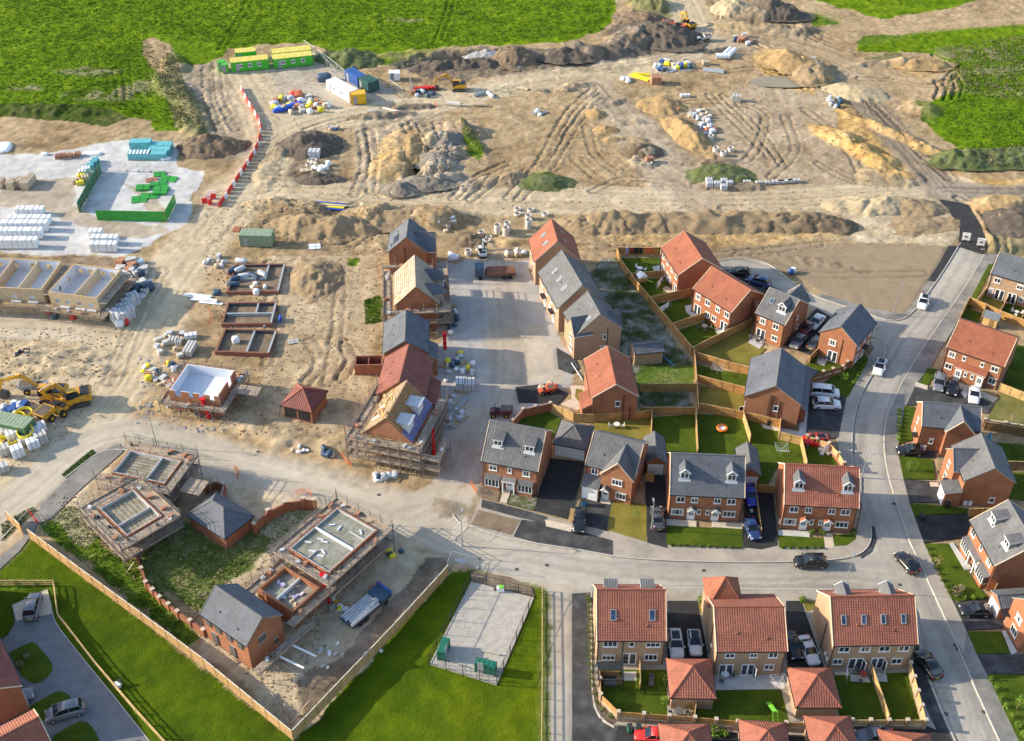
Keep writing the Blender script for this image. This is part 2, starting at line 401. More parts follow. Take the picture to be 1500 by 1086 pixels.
def dist_line(x, y, line, wmax):
 """signed distance and run length to a polyline, only near it"""
 D = np.full(x.shape, 1e9); T = np.zeros(x.shape); run = 0
 for a, b in zip(line[:-1], line[1:]):
  dx, dy = b[0]-a[0], b[1]-a[1]; l2 = dx*dx+dy*dy; l = math.sqrt(l2)
  if l < 1e-6: continue
  m = (x > min(a[0], b[0])-wmax) & (x < max(a[0], b[0])+wmax) & (y > min(a[1], b[1])-wmax) & (y < max(a[1], b[1])+wmax)
  if m.any():
   px = x[m]-a[0]; py = y[m]-a[1]; t = np.clip((px*dx+py*dy)/l2,0,1)
   ex = px-t*dx; ey = py-t*dy; d = np.sqrt(ex*ex+ey*ey); sg = np.where(px*dy-py*dx > 0,1,-1)
   Dm = D[m]; k = d < np.abs(Dm); Dm[k] = (d*sg)[k]; D[m] = Dm
   Tm = T[m]; Tm[k] = (run+t*l)[k]; T[m] = Tm
  run += l
 return D, T
def grow(a, b, n, far):
 r = [b]; st = (b-a)*0.004
 while r[-1] < far: st *= 1.35; r.append(r[-1]+st)
 return r[1:]
gx = np.arange(-158,158.01,.37); gy = np.arange(70,330.01,.37)
ext = grow(0,150,0,6000)
gxs = np.concatenate([-(np.array(ext)-150+158)[::-1], gx, np.array(ext)-150+158])
gys = np.concatenate([70-(np.array(ext)-150)[::-1], gy, 330+(np.array(ext)-150)])
NX, NY = len(gxs), len(gys)
X, Y = np.meshgrid(gxs, gys); X = X.ravel(); Y = Y.ravel()
core = (X > -165) & (X < 165) & (Y > 62) & (Y < 336)
wx = X+(fbm(X, Y, 4,3,5)-.5)*2.6; wy = Y+(fbm(X, Y, 4,3,9)-.5)*2.6       # ragged edges
wx2 = X+(fbm(X, Y, 1.2,2,15)-.5)*.7; wy2 = Y+(fbm(X, Y, 1.2,2,19)-.5)*.7
nA = fbm(X, Y, 14,5,1); nB = fbm(X, Y, 3.2,4,2); nC = fbm(X, Y, 1.3,3,3); nD = fbm(X, Y, 38,3,4)
col = np.zeros((X.size, 3)); hgt = np.zeros(X.size); grassy = np.ones(X.size); rgh = np.full(X.size, 1.0)
def mixto(m, c, a=1.0):
 c = np.array(c)
 if np.ndim(a): a = a[:, None] if a.shape == m.shape else a
 if m.dtype == bool: col[m] = col[m]*(1-(a if np.ndim(a) == 0 else a[m]))+c*(a if np.ndim(a) == 0 else a[m])
 else: col[:] = col*(1-m[:, None]*a)+c*m[:, None]*a
def lerp3(n, stops):
 n = np.clip(n, 0,1); return np.stack([np.interp(n, [s[0] for s in stops],[s[1][k] for s in stops]) for k in range(3)],1)
streak = fbm(X*.35+Y*.1, Y*1.6,2.2,4,8)
col[:] = lerp3(nA*.3+streak*.45+nB*.3-.01,[(.25,(.05,.085,.004)),(.4,(.085,.152,.005)),(.54,(.115,.195,.006)),(.75,(.17,.255,.011))])
rgh[:] = 1.35
FIELD = dict(col=None)
TAN = [(.25,(.235,.16,.088)),(.4,(.33,.235,.133)),(.55,(.4,.295,.172)),(.75,(.49,.372,.232))]
GREY = [(.25,(.24,.185,.125)),(.42,(.34,.27,.19)),(.57,(.415,.335,.24)),(.77,(.49,.405,.3))]
PALE = [(.22,(.36,.28,.18)),(.4,(.455,.365,.24)),(.55,(.52,.43,.29)),(.75,(.6,.5,.355))]
DARK = [(.2,(.1,.08,.065)),(.45,(.16,.13,.1)),(.6,(.22,.18,.14)),(.8,(.3,.25,.2))]
BROWN = [(.2,(.25,.19,.12)),(.45,(.285,.22,.145)),(.6,(.31,.24,.16)),(.8,(.35,.275,.19))]
WHITE = [(.2,(.42,.41,.39)),(.45,(.5,.49,.475)),(.6,(.56,.555,.54)),(.8,(.63,.63,.62))]
GOLD = [(.2,(.36,.21,.07)),(.4,(.47,.29,.105)),(.6,(.56,.37,.15)),(.8,(.62,.45,.22))]
MOWN = [(.25,(.038,.066,.001)),(.45,(.062,.103,.001)),(.58,(.088,.132,.002)),(.75,(.145,.175,.006))]
ROADC = [(.25,(.26,.24,.205)),(.45,(.335,.31,.268)),(.6,(.4,.37,.32)),(.8,(.46,.42,.36))]
DUSTY = [(.25,(.34,.295,.23)),(.45,(.42,.37,.295)),(.6,(.475,.42,.335)),(.8,(.54,.48,.385))]
WILD = [(.2,(.045,.085,.008)),(.4,(.08,.14,.012)),(.6,(.13,.2,.02)),(.8,(.25,.25,.09))]
OLIVE = [(.2,(.11,.12,.05)),(.45,(.17,.17,.075)),(.6,(.23,.21,.11)),(.8,(.31,.27,.16))]
def region(P_, stops, r=1.0, g=0.0, soft=True, nz=None, amt=1.0, crisp=False):
 q = pts(P_)
 m = inpoly(wx if not crisp else wx2, wy if not crisp else wy2, q)
 n = nz if nz is not None else nA*.35+nB*.45+nC*.4-.09
 c = lerp3(n[m], stops)
 col[m] = col[m]*(1-amt)+c*amt; rgh[m] = r; grassy[m] = g
 return m
region([(-700,120),(0,172),(53,173),(160,184),(187,171),(219,176),(227,192),(262,192),(288,203),(292,178),(267,133),(232,107),(214,96),(208,60),(227,54),(248,64),(256,88),(267,99),(302,93),(326,83),(335,70),(455,62),(480,75),(500,96),(560,97),(610,92),(640,78),(690,66),(770,66),(830,62),(880,48),(900,28),(905,-10),(985,-60),(1100,-60),(1130,-5),(1190,12),(1225,45),(1262,52),(1250,75),(1370,80),(1400,105),(1402,132),(1380,142),(1345,158),(1362,192),(1400,215),(1425,245),(1600,250),(2600,260),(2600,1300),(-700,1300)], TAN, .78)
region([(1100,-30),(1200,3),(1290,28),(1400,12),(1450,-5),(1700,-30),(1700,38),(1500,34),(1400,42),(1330,48),(1290,58),(1250,55),(1200,42),(1130,12)], TAN, .8)
region([(1192,14),(1242,26),(1218,38),(1190,40)], WILD, 1.2,1)
region([(1262,52),(1345,50),(1320,60),(1258,66)], WILD, 1.2,1)
region([(1262,84),(1320,78),(1325,88),(1280,92)], OLIVE, 1,1)
region([(248,66),(262,98),(290,150),(300,195),(285,205),(262,190),(235,130),(240,100)], OLIVE, 1.6,1)
region([(-300,150),(0,150),(60,153),(170,165),(190,172),(160,184),(50,174),(0,172),(-300,170)],[(.2,(.04,.07,.01)),(.5,(.07,.1,.02)),(.8,(.14,.13,.06))],1.6,1)
region([(1420,228),(1510,215),(1700,215),(1700,250),(1430,248)], OLIVE, 1.6,1)
region([(925,-20),(975,-20),(988,25),(955,28),(925,42)], OLIVE, 1.6,1)
region([(-300,226),(0,226),(60,226),(195,203),(268,210),(256,243),(297,250),(285,285),(270,330),(230,352),(180,376),(0,372),(-300,372)], WHITE, .35)
region([(0,262),(60,262),(112,262),(108,300),(150,325),(250,330),(240,300),(180,262),(250,345),(170,352),(70,310),(0,300)], GREY, .35, amt=.8)
region([(345,100),(455,90),(500,100),(560,118),(590,150),(540,162),(470,185),(400,185),(375,150)],[(.2,(.34,.29,.225)),(.5,(.42,.365,.285)),(.8,(.5,.44,.36))],.35)
region([(255,100),(325,88),(345,120),(372,190),(378,230),(330,240),(300,200),(290,150)], GREY, 1.3)
region([(390,200),(470,190),(480,230),(470,270),(400,275)], DARK, 1.6, amt=.75)
region([(590,100),(700,70),(800,72),(900,62),(960,70),(1000,90),(940,105),(830,108),(760,112),(640,120)], DARK, 1.8, amt=.8)
region([(905,20),(960,30),(1010,70),(980,100),(900,90),(860,75),(900,55)], DARK, 2.0, amt=.75)
region([(1040,0),(1130,10),(1180,40),(1210,60),(1180,80),(1060,50)], BROWN, 2.0, amt=.7)
region([(520,180),(640,165),(680,240),(700,290),(520,285)], GREY, 1.5, amt=.9)
region([(880,150),(930,150),(1060,270),(1050,310),(960,300),(900,200)], GREY, .8, amt=.9)
region([(1020,170),(1100,120),(1230,140),(1320,210),(1340,260),(1250,280),(1130,270),(1060,260)], GREY, .55, amt=.7)
region([(1130,88),(1185,100),(1215,118),(1190,140),(1150,130),(1110,100)], GOLD, 1.2, amt=.8)
region([(1218,142),(1258,150),(1345,245),(1345,275),(1300,268),(1235,205)], GOLD, 1.3, amt=.95)
region([(1262,135),(1300,140),(1380,235),(1420,262),(1700,268),(1700,280),(1400,282),(1345,245)], GOLD, 1.2, amt=.95)
region([(1315,88),(1370,85),(1392,105),(1350,118),(1320,112)], GOLD, 1.2, amt=.6)
region([(850,305),(960,312),(1230,315),(1240,345),(1100,362),(930,358),(840,340)], GOLD, 1.2, amt=.45)
region([(420,295),(560,305),(560,370),(430,345),(360,330)], TAN, 1.8)
region([(1040,386),(1060,362),(1240,356),(1390,360),(1375,400),(1330,455),(1290,462),(1225,440),(1150,395)], BROWN, .12, crisp=True, nz=nA*.35+nC*.3+.15)
region([(395,375),(550,375),(545,560),(525,640),(400,640),(385,540)],[(.25,(.3,.22,.13)),(.42,(.4,.305,.19)),(.57,(.47,.37,.24)),(.77,(.55,.45,.31))],.55, nz=nA*.4+nB*.3+nC*.3)
region([(765,500),(835,500),(840,560),(770,562)],[(.3,(.3,.2,.13)),(.6,(.42,.3,.2)),(.8,(.5,.42,.33))],.2, amt=.8)
region([(1225,296),(1260,290),(1390,292),(1412,340),(1385,362),(1240,352)], PALE, 1.0)
region([(745,240),(830,240),(835,275),(775,280)], TAN, 1, amt=.2)
region([(780,252),(812,252),(824,268),(805,278),(775,274)], WILD, 2,1)
region([(1045,246),(1075,246),(1078,264),(1045,266)], WILD, 2,1)
region([(672,178),(690,190),(706,225),(700,238),(684,230),(680,200)], WILD, 2,1)
region([(1340,152),(1362,158),(1372,185),(1352,180)], WILD, 1.5,1)
region([(533,440),(556,432),(558,472),(535,476)], WILD, 2,1)
region([(513,378),(530,380),(525,392),(515,390)], WILD, 2,1)
region([(880,378),(915,380),(960,460),(1010,530),(1018,600),(935,605),(900,505),(860,400)],[(.2,(.045,.065,.02)),(.45,(.09,.1,.045)),(.56,(.2,.2,.155)),(.8,(.36,.36,.31))],1.0,.4, nz=nC*.65+nB*.4-.02)
region([(935,535),(1018,535),(1018,572),(935,572)],[(.2,(.07,.12,.02)),(.5,(.11,.17,.03)),(.8,(.25,.24,.1))],.6,1)
region([(55,772),(92,738),(120,745),(165,812),(205,818),(290,935),(272,946)], WILD, 1.6,1)
region([(205,815),(268,765),(320,800),(380,765),(430,742),(468,745),(400,800),(330,860),(295,900),(240,860)],[(.2,(.06,.09,.02)),(.45,(.11,.15,.035)),(.62,(.17,.19,.06)),(.8,(.36,.33,.22))],.9,1)
region([(-400,840),(0,828),(40,788),(52,790),(440,1090),(470,1400),(-700,1400)], MOWN, .45,1, crisp=True, nz=nA*.5+nB*.3+nC*.2)
region([(432,1088),(658,838),(700,836),(806,860),(812,1100),(812,1400),(470,1400)], MOWN, .45,1, crisp=True, nz=nA*.5+nB*.3+nC*.2)
region([(-100,852),(60,850),(78,856),(82,860),(60,864),(-100,866)], WILD, 1.5,1)
region([(90,695),(135,658),(140,664),(95,700)], WILD, 1.4,1)
region([(0,768),(48,742),(54,748),(6,792),(0,795)], WILD, 1.4,1)
region([(285,930),(330,915),(420,1000),(560,800),(650,818),(655,842),(435,1078),(300,960)], PALE, .7)
region([(590,870),(620,820),(652,818),(655,842),(500,1000),(440,1050),(430,1000)], DARK, 1.0, amt=.85)
region([(60,760),(90,720),(270,640),(460,700),(600,770),(590,850),(470,900),(400,960),(330,860),(400,790),(300,700),(200,720),(130,800)], PALE, .7, amt=.7)
region([(455,820),(600,780),(610,830),(500,960),(400,1000),(400,930)], PALE, .4, amt=.8)
region([(640,384),(775,382),(800,440),(845,560),(760,640),(705,700),(640,720),(640,560)],[(.2,(.33,.31,.285)),(.45,(.4,.38,.35)),(.6,(.46,.43,.39)),(.8,(.54,.5,.44))],.22, nz=nA*.5+nB*.4)
region([(700,480),(790,475),(830,560),(740,560)], PALE, .3, amt=.5)
region([(0,460),(200,470),(190,560),(150,620),(60,650),(-200,760),(-200,430)], PALE, .7, amt=.8)
region([(0,455),(60,455),(190,480),(150,500),(0,495)], WHITE, .4, amt=.7)
region([(-300,375),(0,374),(180,378),(200,372),(190,392),(0,384),(-300,384)], DARK, 1, amt=.6)
NEDGE = [(662,752),(672,765),(687,770),(734,786),(787,797),(848,806),(898,815),(950,820),(1020,823),(1100,824),(1180,823),(1232,819),(1256,813),(1270,803),(1276,788),(1275,768),(1267,748),(1257,725),(1251,695),(1248,663),(1249,629),(1256,594),(1267,567),(1280,546),(1291,531),(1297,517),(1296,506),(1287,497),(1268,488),(1240,475),(1215,463),(1180,446),(1150,430),(1120,414),(1098,405),(1070,398),(1052,394)]
CULN = [(1046,384),(1075,379),(1102,381),(1126,388),(1150,405),(1175,424),(1201,437),(1240,450),(1271,460),(1298,469),(1322,468),(1340,454),(1359,430),(1385,392),(1404,361)]
EEDGE = [(1442,373),(1418,414),(1383,465),(1359,500),(1340,529),(1322,560),(1310,585),(1298,615),(1295,650),(1300,690),(1311,730),(1326,777),(1344,818),(1370,874),(1392,923),(1417,982),(1441,1036),(1466,1090),(1500,1165)]
SWEDGE = [(1432,1165),(1400,1088),(1379,1040),(1361,994),(1352,958),(1346,925),(1341,897),(1328,877),(1303,868),(1213,864),(1140,863),(1080,863),(977,862),(900,861),(872,864),(866,874),(866,940),(867,1000),(870,1030),(880,1052),(900,1066),(960,1075),(1060,1079),(1180,1083),(1180,1170),(806,1170),(807,1000),(808,872),(795,858),(742,846),(700,834),(680,826)]
SITE = [(-60,775),(0,722),(60,672),(110,640),(150,622),(200,617),(260,628),(330,652),(400,677),(470,699),(540,716),(590,724),(630,717),(655,706),(706,712),(704,731),(686,745),(672,752),(690,768),(760,790),(740,846),(680,828),(610,790),(575,772),(520,742),(470,728),(400,714),(330,702),(280,684),(230,668),(180,659),(145,664),(95,700),(45,744),(0,792),(-60,848)]
nR = nA*.4+nB*.25+nC*.2+.06
mroad = region(NEDGE+CULN+EEDGE+SWEDGE, ROADC, .03, nz=nR, crisp=True); msite = region(SITE, DUSTY, .06, nz=nR)
region([(690,770),(800,795),(900,815),(900,861),(808,860),(700,834)], DUSTY, .03, nz=nR, amt=.6); region([(808,860),(848,860),(846,1000),(842,1170),(806,1170)], DUSTY, .03, nz=nR, amt=.5)
for k, (u, v, a, b) in enumerate([(130,105,9,3),(155,140,12,3.5),(50,128,8,2),(1440,80,16,5),(1475,130,12,4),(1460,105,10,3),(600,30,9,1.5),(960,5,9,3),(205,128,7,4)]):
 p = at(u, v); d = ((wx-p.x)/a)**2+((wy-p.y)/b)**2
 m = np.clip(1.2-d, 0,1)*np.clip((nB-.42)*6,0,1); mixto(m, (.3,.25,.16),.75)
TR = [
([(352,105),(385,165),(395,215),(375,262),(335,310),(300,345),(262,390),(225,450),(195,520),(150,590),(110,640)],5.2,.05, PALE, .85),
([(395,215),(450,185),(540,165),(640,150),(760,122),(880,105),(985,88),(1020,60),(1010,20),(985,-30)],4.5,.06, PALE, .85),
([(330,285),(420,280),(540,288),(680,296),(800,292),(950,296),(1100,296),(1240,290),(1330,285),(1400,275)],5.0,.06, PALE, .8),
([(870,125),(900,165),(950,225),(1000,265),(1030,300)],4.2,.06, GREY, .8),
([(985,88),(1070,62),(1150,60),(1230,95),(1270,130),(1310,190),(1370,262),(1400,290)],4.2,.08, GREY, .6),
([(1060,45),(1120,55),(1200,75),(1260,100),(1340,120),(1395,110)],3.0,.12, TAN, .6),
([(1190,10),(1250,32),(1320,42),(1420,34),(1520,28)],2.6,.08, TAN, .7),
([(-60,800),(0,740),(60,690),(110,640)],7.0,.03, PALE, .7),
([(300,345),(340,300),(372,290)],3.5,.08, PALE, .6),
([(1240,120),(1330,125),(1390,130)],2.5,.1, TAN, .5),
([(-60,810),(0,756),(60,706),(120,656),(180,636),(260,648),(330,675),(420,698),(500,718),(590,750),(680,792),(760,818),(860,835)],3.4,.0, DUSTY, .8),
([(590,760),(640,745),(668,715),(690,660),(700,600),(705,520)],3.2,.0, DUSTY, .6),
([(760,818),(900,840),(1100,845),(1240,842),(1320,850)],2.6,.0, ROADC, .8),([(1422,366),(1370,450),(1320,515),(1285,590),(1272,660),(1285,740),(1310,800),(1350,880),(1400,990),(1440,1080)],2.4,.0, ROADC, .8),
([(826,860),(826,1000),(824,1120)],2.2,.0, DUSTY, .15),
([(1262,146),(1300,186),(1350,240),(1386,280)],3.8,.07,[(.25,(.12,.095,.07)),(.45,(.2,.16,.12)),(.7,(.32,.26,.19))],1.0),([(1386,280),(1430,282),(1600,284)],3.0,.06,[(.25,(.13,.11,.085)),(.45,(.22,.185,.15)),(.7,(.33,.28,.22))],1.0),
([(725,385),(738,470),(742,560),(706,650)],3.6,.0, GREY, .45),([(690,390),(690,480),(705,580)],2.4,.0,[(.3,(.34,.33,.32)),(.7,(.46,.45,.43))],.5),
([(80,560),(140,540),(190,480),(230,420)],5,.03, PALE, .7),([(0,478),(90,482),(170,500)],4,.02, PALE, .6),
]
RUTS = [
([(285,130),(300,165),(310,195)],1.0),([(302,100),(305,150),(325,195)],1.0),([(318,92),(322,140),(345,190)],1.0),
([(170,100),(178,140),(168,160)],1.0),([(185,90),(190,150),(205,165)],1.0),
([(665,-20),(655,25),(640,62)],1.0),([(372,-10),(350,30),(325,72)],.8),
([(540,190),(548,230),(542,280)],1.1),([(530,195),(535,240),(520,285)],1.1),([(595,185),(612,215),(598,265)],1.6),([(604,180),(620,220),(606,268)],1.4),
([(640,180),(650,220),(640,280)],1.5),([(665,290),(700,260),(740,240)],1.4),([(690,292),(730,262),(760,250)],1.2),
([(745,290),(790,240),(830,170),(870,130)],1.2),([(760,292),(805,245),(845,180),(880,140)],1.2),
([(860,185),(872,225),(900,250)],1),([(840,230),(880,262),(930,270)],1),([(870,280),(920,262),(1000,270)],.9),
([(1010,150),(1070,150),(1120,170),(1100,230),(1060,245)],1),([(1040,140),(1090,190),(1130,230)],1),([(1060,140),(1110,190),(1145,240)],1),
([(1150,170),(1165,220),(1130,260)],.9),([(1180,160),(1230,200),(1260,250)],.9),([(1200,240),(1250,265),(1320,270)],.9),
([(1090,60),(1130,80),(1180,130)],1.5),([(1110,62),(1150,85),(1195,128)],1.5),([(1010,90),(1060,105),(1110,100),(1160,120)],1.3),
([(1170,45),(1230,70),(1300,80),(1380,92)],1.3),([(1160,30),(1220,60),(1330,78)],1.2),
([(1260,115),(1310,118),(1370,125),(1400,100),(1370,82)],1.5),([(1375,120),(1380,130),(1375,145)],2),([(1388,118),(1395,130),(1388,145)],2),([(1400,112),(1404,125),(1400,142)],2),
([(1275,150),(1330,205),(1390,262)],1.6),([(1405,290),(1440,310),(1462,345),(1468,372)],1.8),
([(660,330),(690,345),(700,380)],1),([(450,190),(500,175),(570,168)],1),([(600,90),(640,82),(700,84)],1.8),([(590,100),(640,92),(715,95)],1.8),
([(500,420),(490,520),(480,560)],.8),([(505,505),(515,530),(500,552)],1.4),([(455,500),(470,530),(450,560)],.9),
([(395,385),(398,450),(392,530)],.8),([(410,345),(470,362),(520,355),(545,335)],1.5),([(390,335),(450,350),(500,345)],1.5),
([(1060,305),(1150,303),(1300,305)],1),([(850,362),(950,366),(1060,372),(1200,358)],1.2),
([(1080,375),(1180,400),(1280,402),(1350,400)],.3),
([(240,395),(205,470),(170,560)],.5),([(228,395),(195,470),(160,560)],.5),
([(430,300),(470,312),(520,300)],1.6),([(640,395),(650,420)],.5),
]
TR = [(l, w*1.15, d, s, min(1, a+.1)) for l, w, d, s, a in TR]
for line, w, dep, stops, amt in TR:
 ln = curve(pts(line),2.0); D, T = dist_line(wx2, wy2, ln, w+3)
 m = np.clip((w+1.0-np.abs(D))/2.2,0,1)*amt*(.92+.4*(nB-.4))
 m = np.clip(m, 0,1); ac = vnoise(D*1.7+40, T*.03,31)*.65+vnoise(D*4.5+9, T*.06,33)*.35
 c = lerp3(ac*.6+nA*.35+.05, stops); col[:] = col*(1-m[:, None])+c*m[:, None]
 rgh[:] = rgh*(1-m*.7)+.3*m*.7; hgt += -(np.clip(.45-ac, 0,1))*dep*4*np.clip(m*1.5,0,1)
for line, s in RUTS:
 ln = curve(pts(line),1.5); q = random.uniform(0,90); D, T = dist_line(wx2, wy2, ln, 2.6)
 fade = np.clip((2.3-np.abs(D))/.6,0,1)
 prof = np.exp(-((np.abs(D)-.95)/.27)**2)*(.6+.8*vnoise(T*.35+q, D*0,41))
 hgt += -prof*.17*s+np.exp(-((np.abs(D)-1.5)/.25)**2)*.08*s
 m = np.clip(prof*.55,0,.7)*fade; g_ = grassy*.8
 col[:] = col*(1-m[:, None])+col*m[:, None]*np.array([.52,.5,.5])[None]
rt = random.Random(5)
for k in range(70):
 u, v, an, ln_ = rt.uniform(330,1330), rt.uniform(110,300), rt.uniform(-.9,.9), rt.uniform(12,45)
 if k % 3 == 0: u, v = rt.uniform(120,640), rt.uniform(380,700)
 c_ = at(u, v); cur = rt.uniform(-.03,.03); P_ = []; h_ = an+(math.pi/2 if k % 4 == 0 else 0); x_, y_ = c_.x, c_.y
 for j in range(8): P_.append((x_, y_)); x_ += math.cos(h_)*ln_/8; y_ += math.sin(h_)*ln_/8; h_ += cur*ln_/8
 D, T = dist_line(wx2, wy2, curve(P_, 2.0),2.2); s = rt.uniform(.35,1.0)
 prof = (np.exp(-((np.abs(D)-.95)/.24)**2))*np.clip(rgh, 0,1)*(grassy < .5)*np.clip(T/3,0,1)*np.clip((ln_-T)/3,0,1)
 hgt += -prof*.09*s; m = prof*s*.5; col[:] = col*(1-m[:, None])+col*m[:, None]*np.array([.6,.57,.54] if k % 3 else [1.3,1.3,1.32])[None]
MOUNDS = [
(255,95,7,4,1.9,1.2, OLIVE, .3),(262,140,16,4,2.2,1.6, OLIVE, .6),(285,185,6,4,1.9,1.4, OLIVE, .5),
(60,162,34,3,0,1.0, None, 0),(590,215,6,9,0,.9, GOLD, .5),(572,245,5,7,0,.8, GOLD, .55),(606,235,1.6,11,.05,-1.7, BROWN, .7),
(665,90,16,5,.1,-2.0, DARK, .9),(640,78,20,3,.15,.9, TAN, .4),(820,85,18,3,.12,1.6, DARK, .6),(880,78,14,4,.1,1.6, DARK, .7),(930,60,10,6,.5,2.6, DARK, .6),
(1120,25,10,4,.2,2.2, DARK, .7),(1090,42,12,3,-.3,1.2, TAN, .3),(1160,45,9,4,0,1.3, BROWN, .4),
(1165,95,9,5,-.5,2.0, GOLD, .7),(1195,115,5,6,-.5,1.6, GOLD, .6),(1150,122,8,3.2,-.15,-.7, TAN, .3),(1070,75,8,2.4,0,-1.0, DARK, .8),
(1250,215,4,14,.62,1.2, GOLD, .9),(1288,258,6,5,.6,.8, TAN, .3),(1325,205,2.2,20,.65,1.0, GOLD, .6),(1350,160,5,5,.6,1.2, TAN, .3),
(1345,95,9,2.4,0,1.3, GOLD, .6),(1290,95,12,2,.1,.8, GREY, .5),
(640,205,4,3,.5,1.5, GREY, .8),(655,225,4,3.5,-.4,1.7, GREY, .8),(642,245,4,3,.3,1.4, GREY, .8),(630,270,4,2.6,.2,1.5, GREY, .8),(660,262,4,3,.6,1.3, GREY, .8),(665,190,4,3,0,1.4, GREY, .7),(605,280,4,2,0,1.0, GREY, .8),(585,283,3.5,2,0,1.1, GREY, .7),
(420,222,4,3,.6,1.2, DARK, .7),(465,262,5,2,0,.9, DARK, .7),(850,125,4.5,1.6,.2,.9, GREY, .6),(830,132,3,1.4,0,.7, GREY, .6),(790,133,3,1.4,0,.6, GREY, .6),
(600,158,7,1.6,.1,.9, DARK, .8),(560,170,9,2,.1,.9, DARK, .8),(690,195,5,3,-.9,1.0, DARK, .6),
(945,225,4,3,0,1.4, GREY, .5),(940,240,3.5,2,0,.8, GREY, .3),(885,150,6,3,.2,.8, GREY, .5),(915,180,6,1.6,0,.6, GREY, .4),(912,205,6,1.4,0,.7, GOLD, .4),
(1075,273,9,2,-.1,.9, DARK, .4),(1040,240,8,1.6,0,.8, DARK, .4),(1330,265,5,3,.5,.7, BROWN, .4),
(600,322,16,5,0,1.6, TAN, .3),(545,318,6,3,0,1.0, TAN, .3),(640,322,6,4,0,1.1, TAN, .3),(440,308,7,3,.1,1.0, BROWN, .5),(400,300,8,2.5,.1,1.0, TAN, .3),(760,355,9,1.4,0,.6, GOLD, .3),
(1465,300,8,4,.2,1.1, GOLD, .4),(1490,325,8,5,.2,1.4, DARK, .5),(1480,360,8,4,0,.9, OLIVE, .6),(1430,340,2.4,8,.2,.8, TAN, .3),
(250,590,3,3,0,.6, TAN, .2),(300,600,14,2,-.1,.5, TAN, .3),(60,520,14,3,0,.5, TAN, .3),(90,545,12,2,0,.5, TAN, .3),(420,640,12,2.5,-.3,.7, PALE, .4),(520,655,6,3,-.4,.7, TAN, .3),(660,745,2.5,2.5,0,.6, BROWN, .5),
(800,265,4,3,0,.8, None, 0),(1060,255,5,2.8,0,1.2, None, 0),(1445,238,14,4,.05,1.6, OLIVE, .8),(950,8,8,5,-.8,2.4, OLIVE, .7),(1275,235,2,12,.6,.5, GOLD, .6),
(690,205,1.6,10,.35,.7, None, 0),(390,255,3,9,0,.4, TAN, .2),(700,270,6,3,.4,.7, GREY, .6),(735,262,5,2.4,.5,.8, TAN, .4),(1160,380,14,1.5,-.3,.15, None, 0),(780,268,1,1,0,.1, None, 0),
]
for u, v, a, b, t, h, stops, tint in MOUNDS:
 p = at(u, v); dx = wx-p.x; dy = wy-p.y; ca, sa = math.cos(t), math.sin(t)
 e = ((dx*ca+dy*sa)/a)**2+((-dx*sa+dy*ca)/b)**2
 k = np.clip(1-e, 0,1); prof = k*k*(3-2*k)
 hgt += h*prof*(.65+.7*nB)
 if stops:
  m = np.clip((1.15-e)*2.2,0,1)*tint; c = lerp3(nB*.5+nC*.5, stops); col[:] = col*(1-m[:, None])+c*m[:, None]
 rgh[:] = np.where(e < 1.1, np.maximum(rgh, 1.1), rgh)
spk = fbm(X, Y, .8,2,61); dd = grassy < .5
col[dd] *= (1+(np.clip(spk[dd],.2,.8)-.5)*.55*np.clip(rgh[dd],.1,1))[:, None]
dmp = np.clip((fbm(X, Y, 9,5,71)-.56)*7,0,1)*(grassy < .5)*np.clip(rgh, .15,1)
col *= (1-.22*dmp)[:, None]
weed = np.clip((fbm(X, Y, 3,4,81)-.66)*9,0,1)*(grassy < .5)*(rgh > .7)*.25
col[:] = col*(1-weed[:, None])+np.array((.13,.15,.05))*weed[:, None]
hgt += rgh*((nB-.5)*.4+(nC-.5)*.3+(fbm(X, Y, .75,2,91)-.5)*.17)+np.where(grassy > .5,(streak-.5)*.18*np.clip(rgh-.4,0,1),0)
hgt[~core] *= .3; hgt[mroad] = 0; hgt[msite] *= .3
for _u in (nA,): mow = vnoise((X*.6-Y*.8)/1.1, X*0+3,77); mm = (grassy > .5) & (rgh == .45); col[mm] *= (.93+.14*mow[mm])[:, None]
FLAT = []          # polygons (world) where sheets lie and the terrain keeps just below them
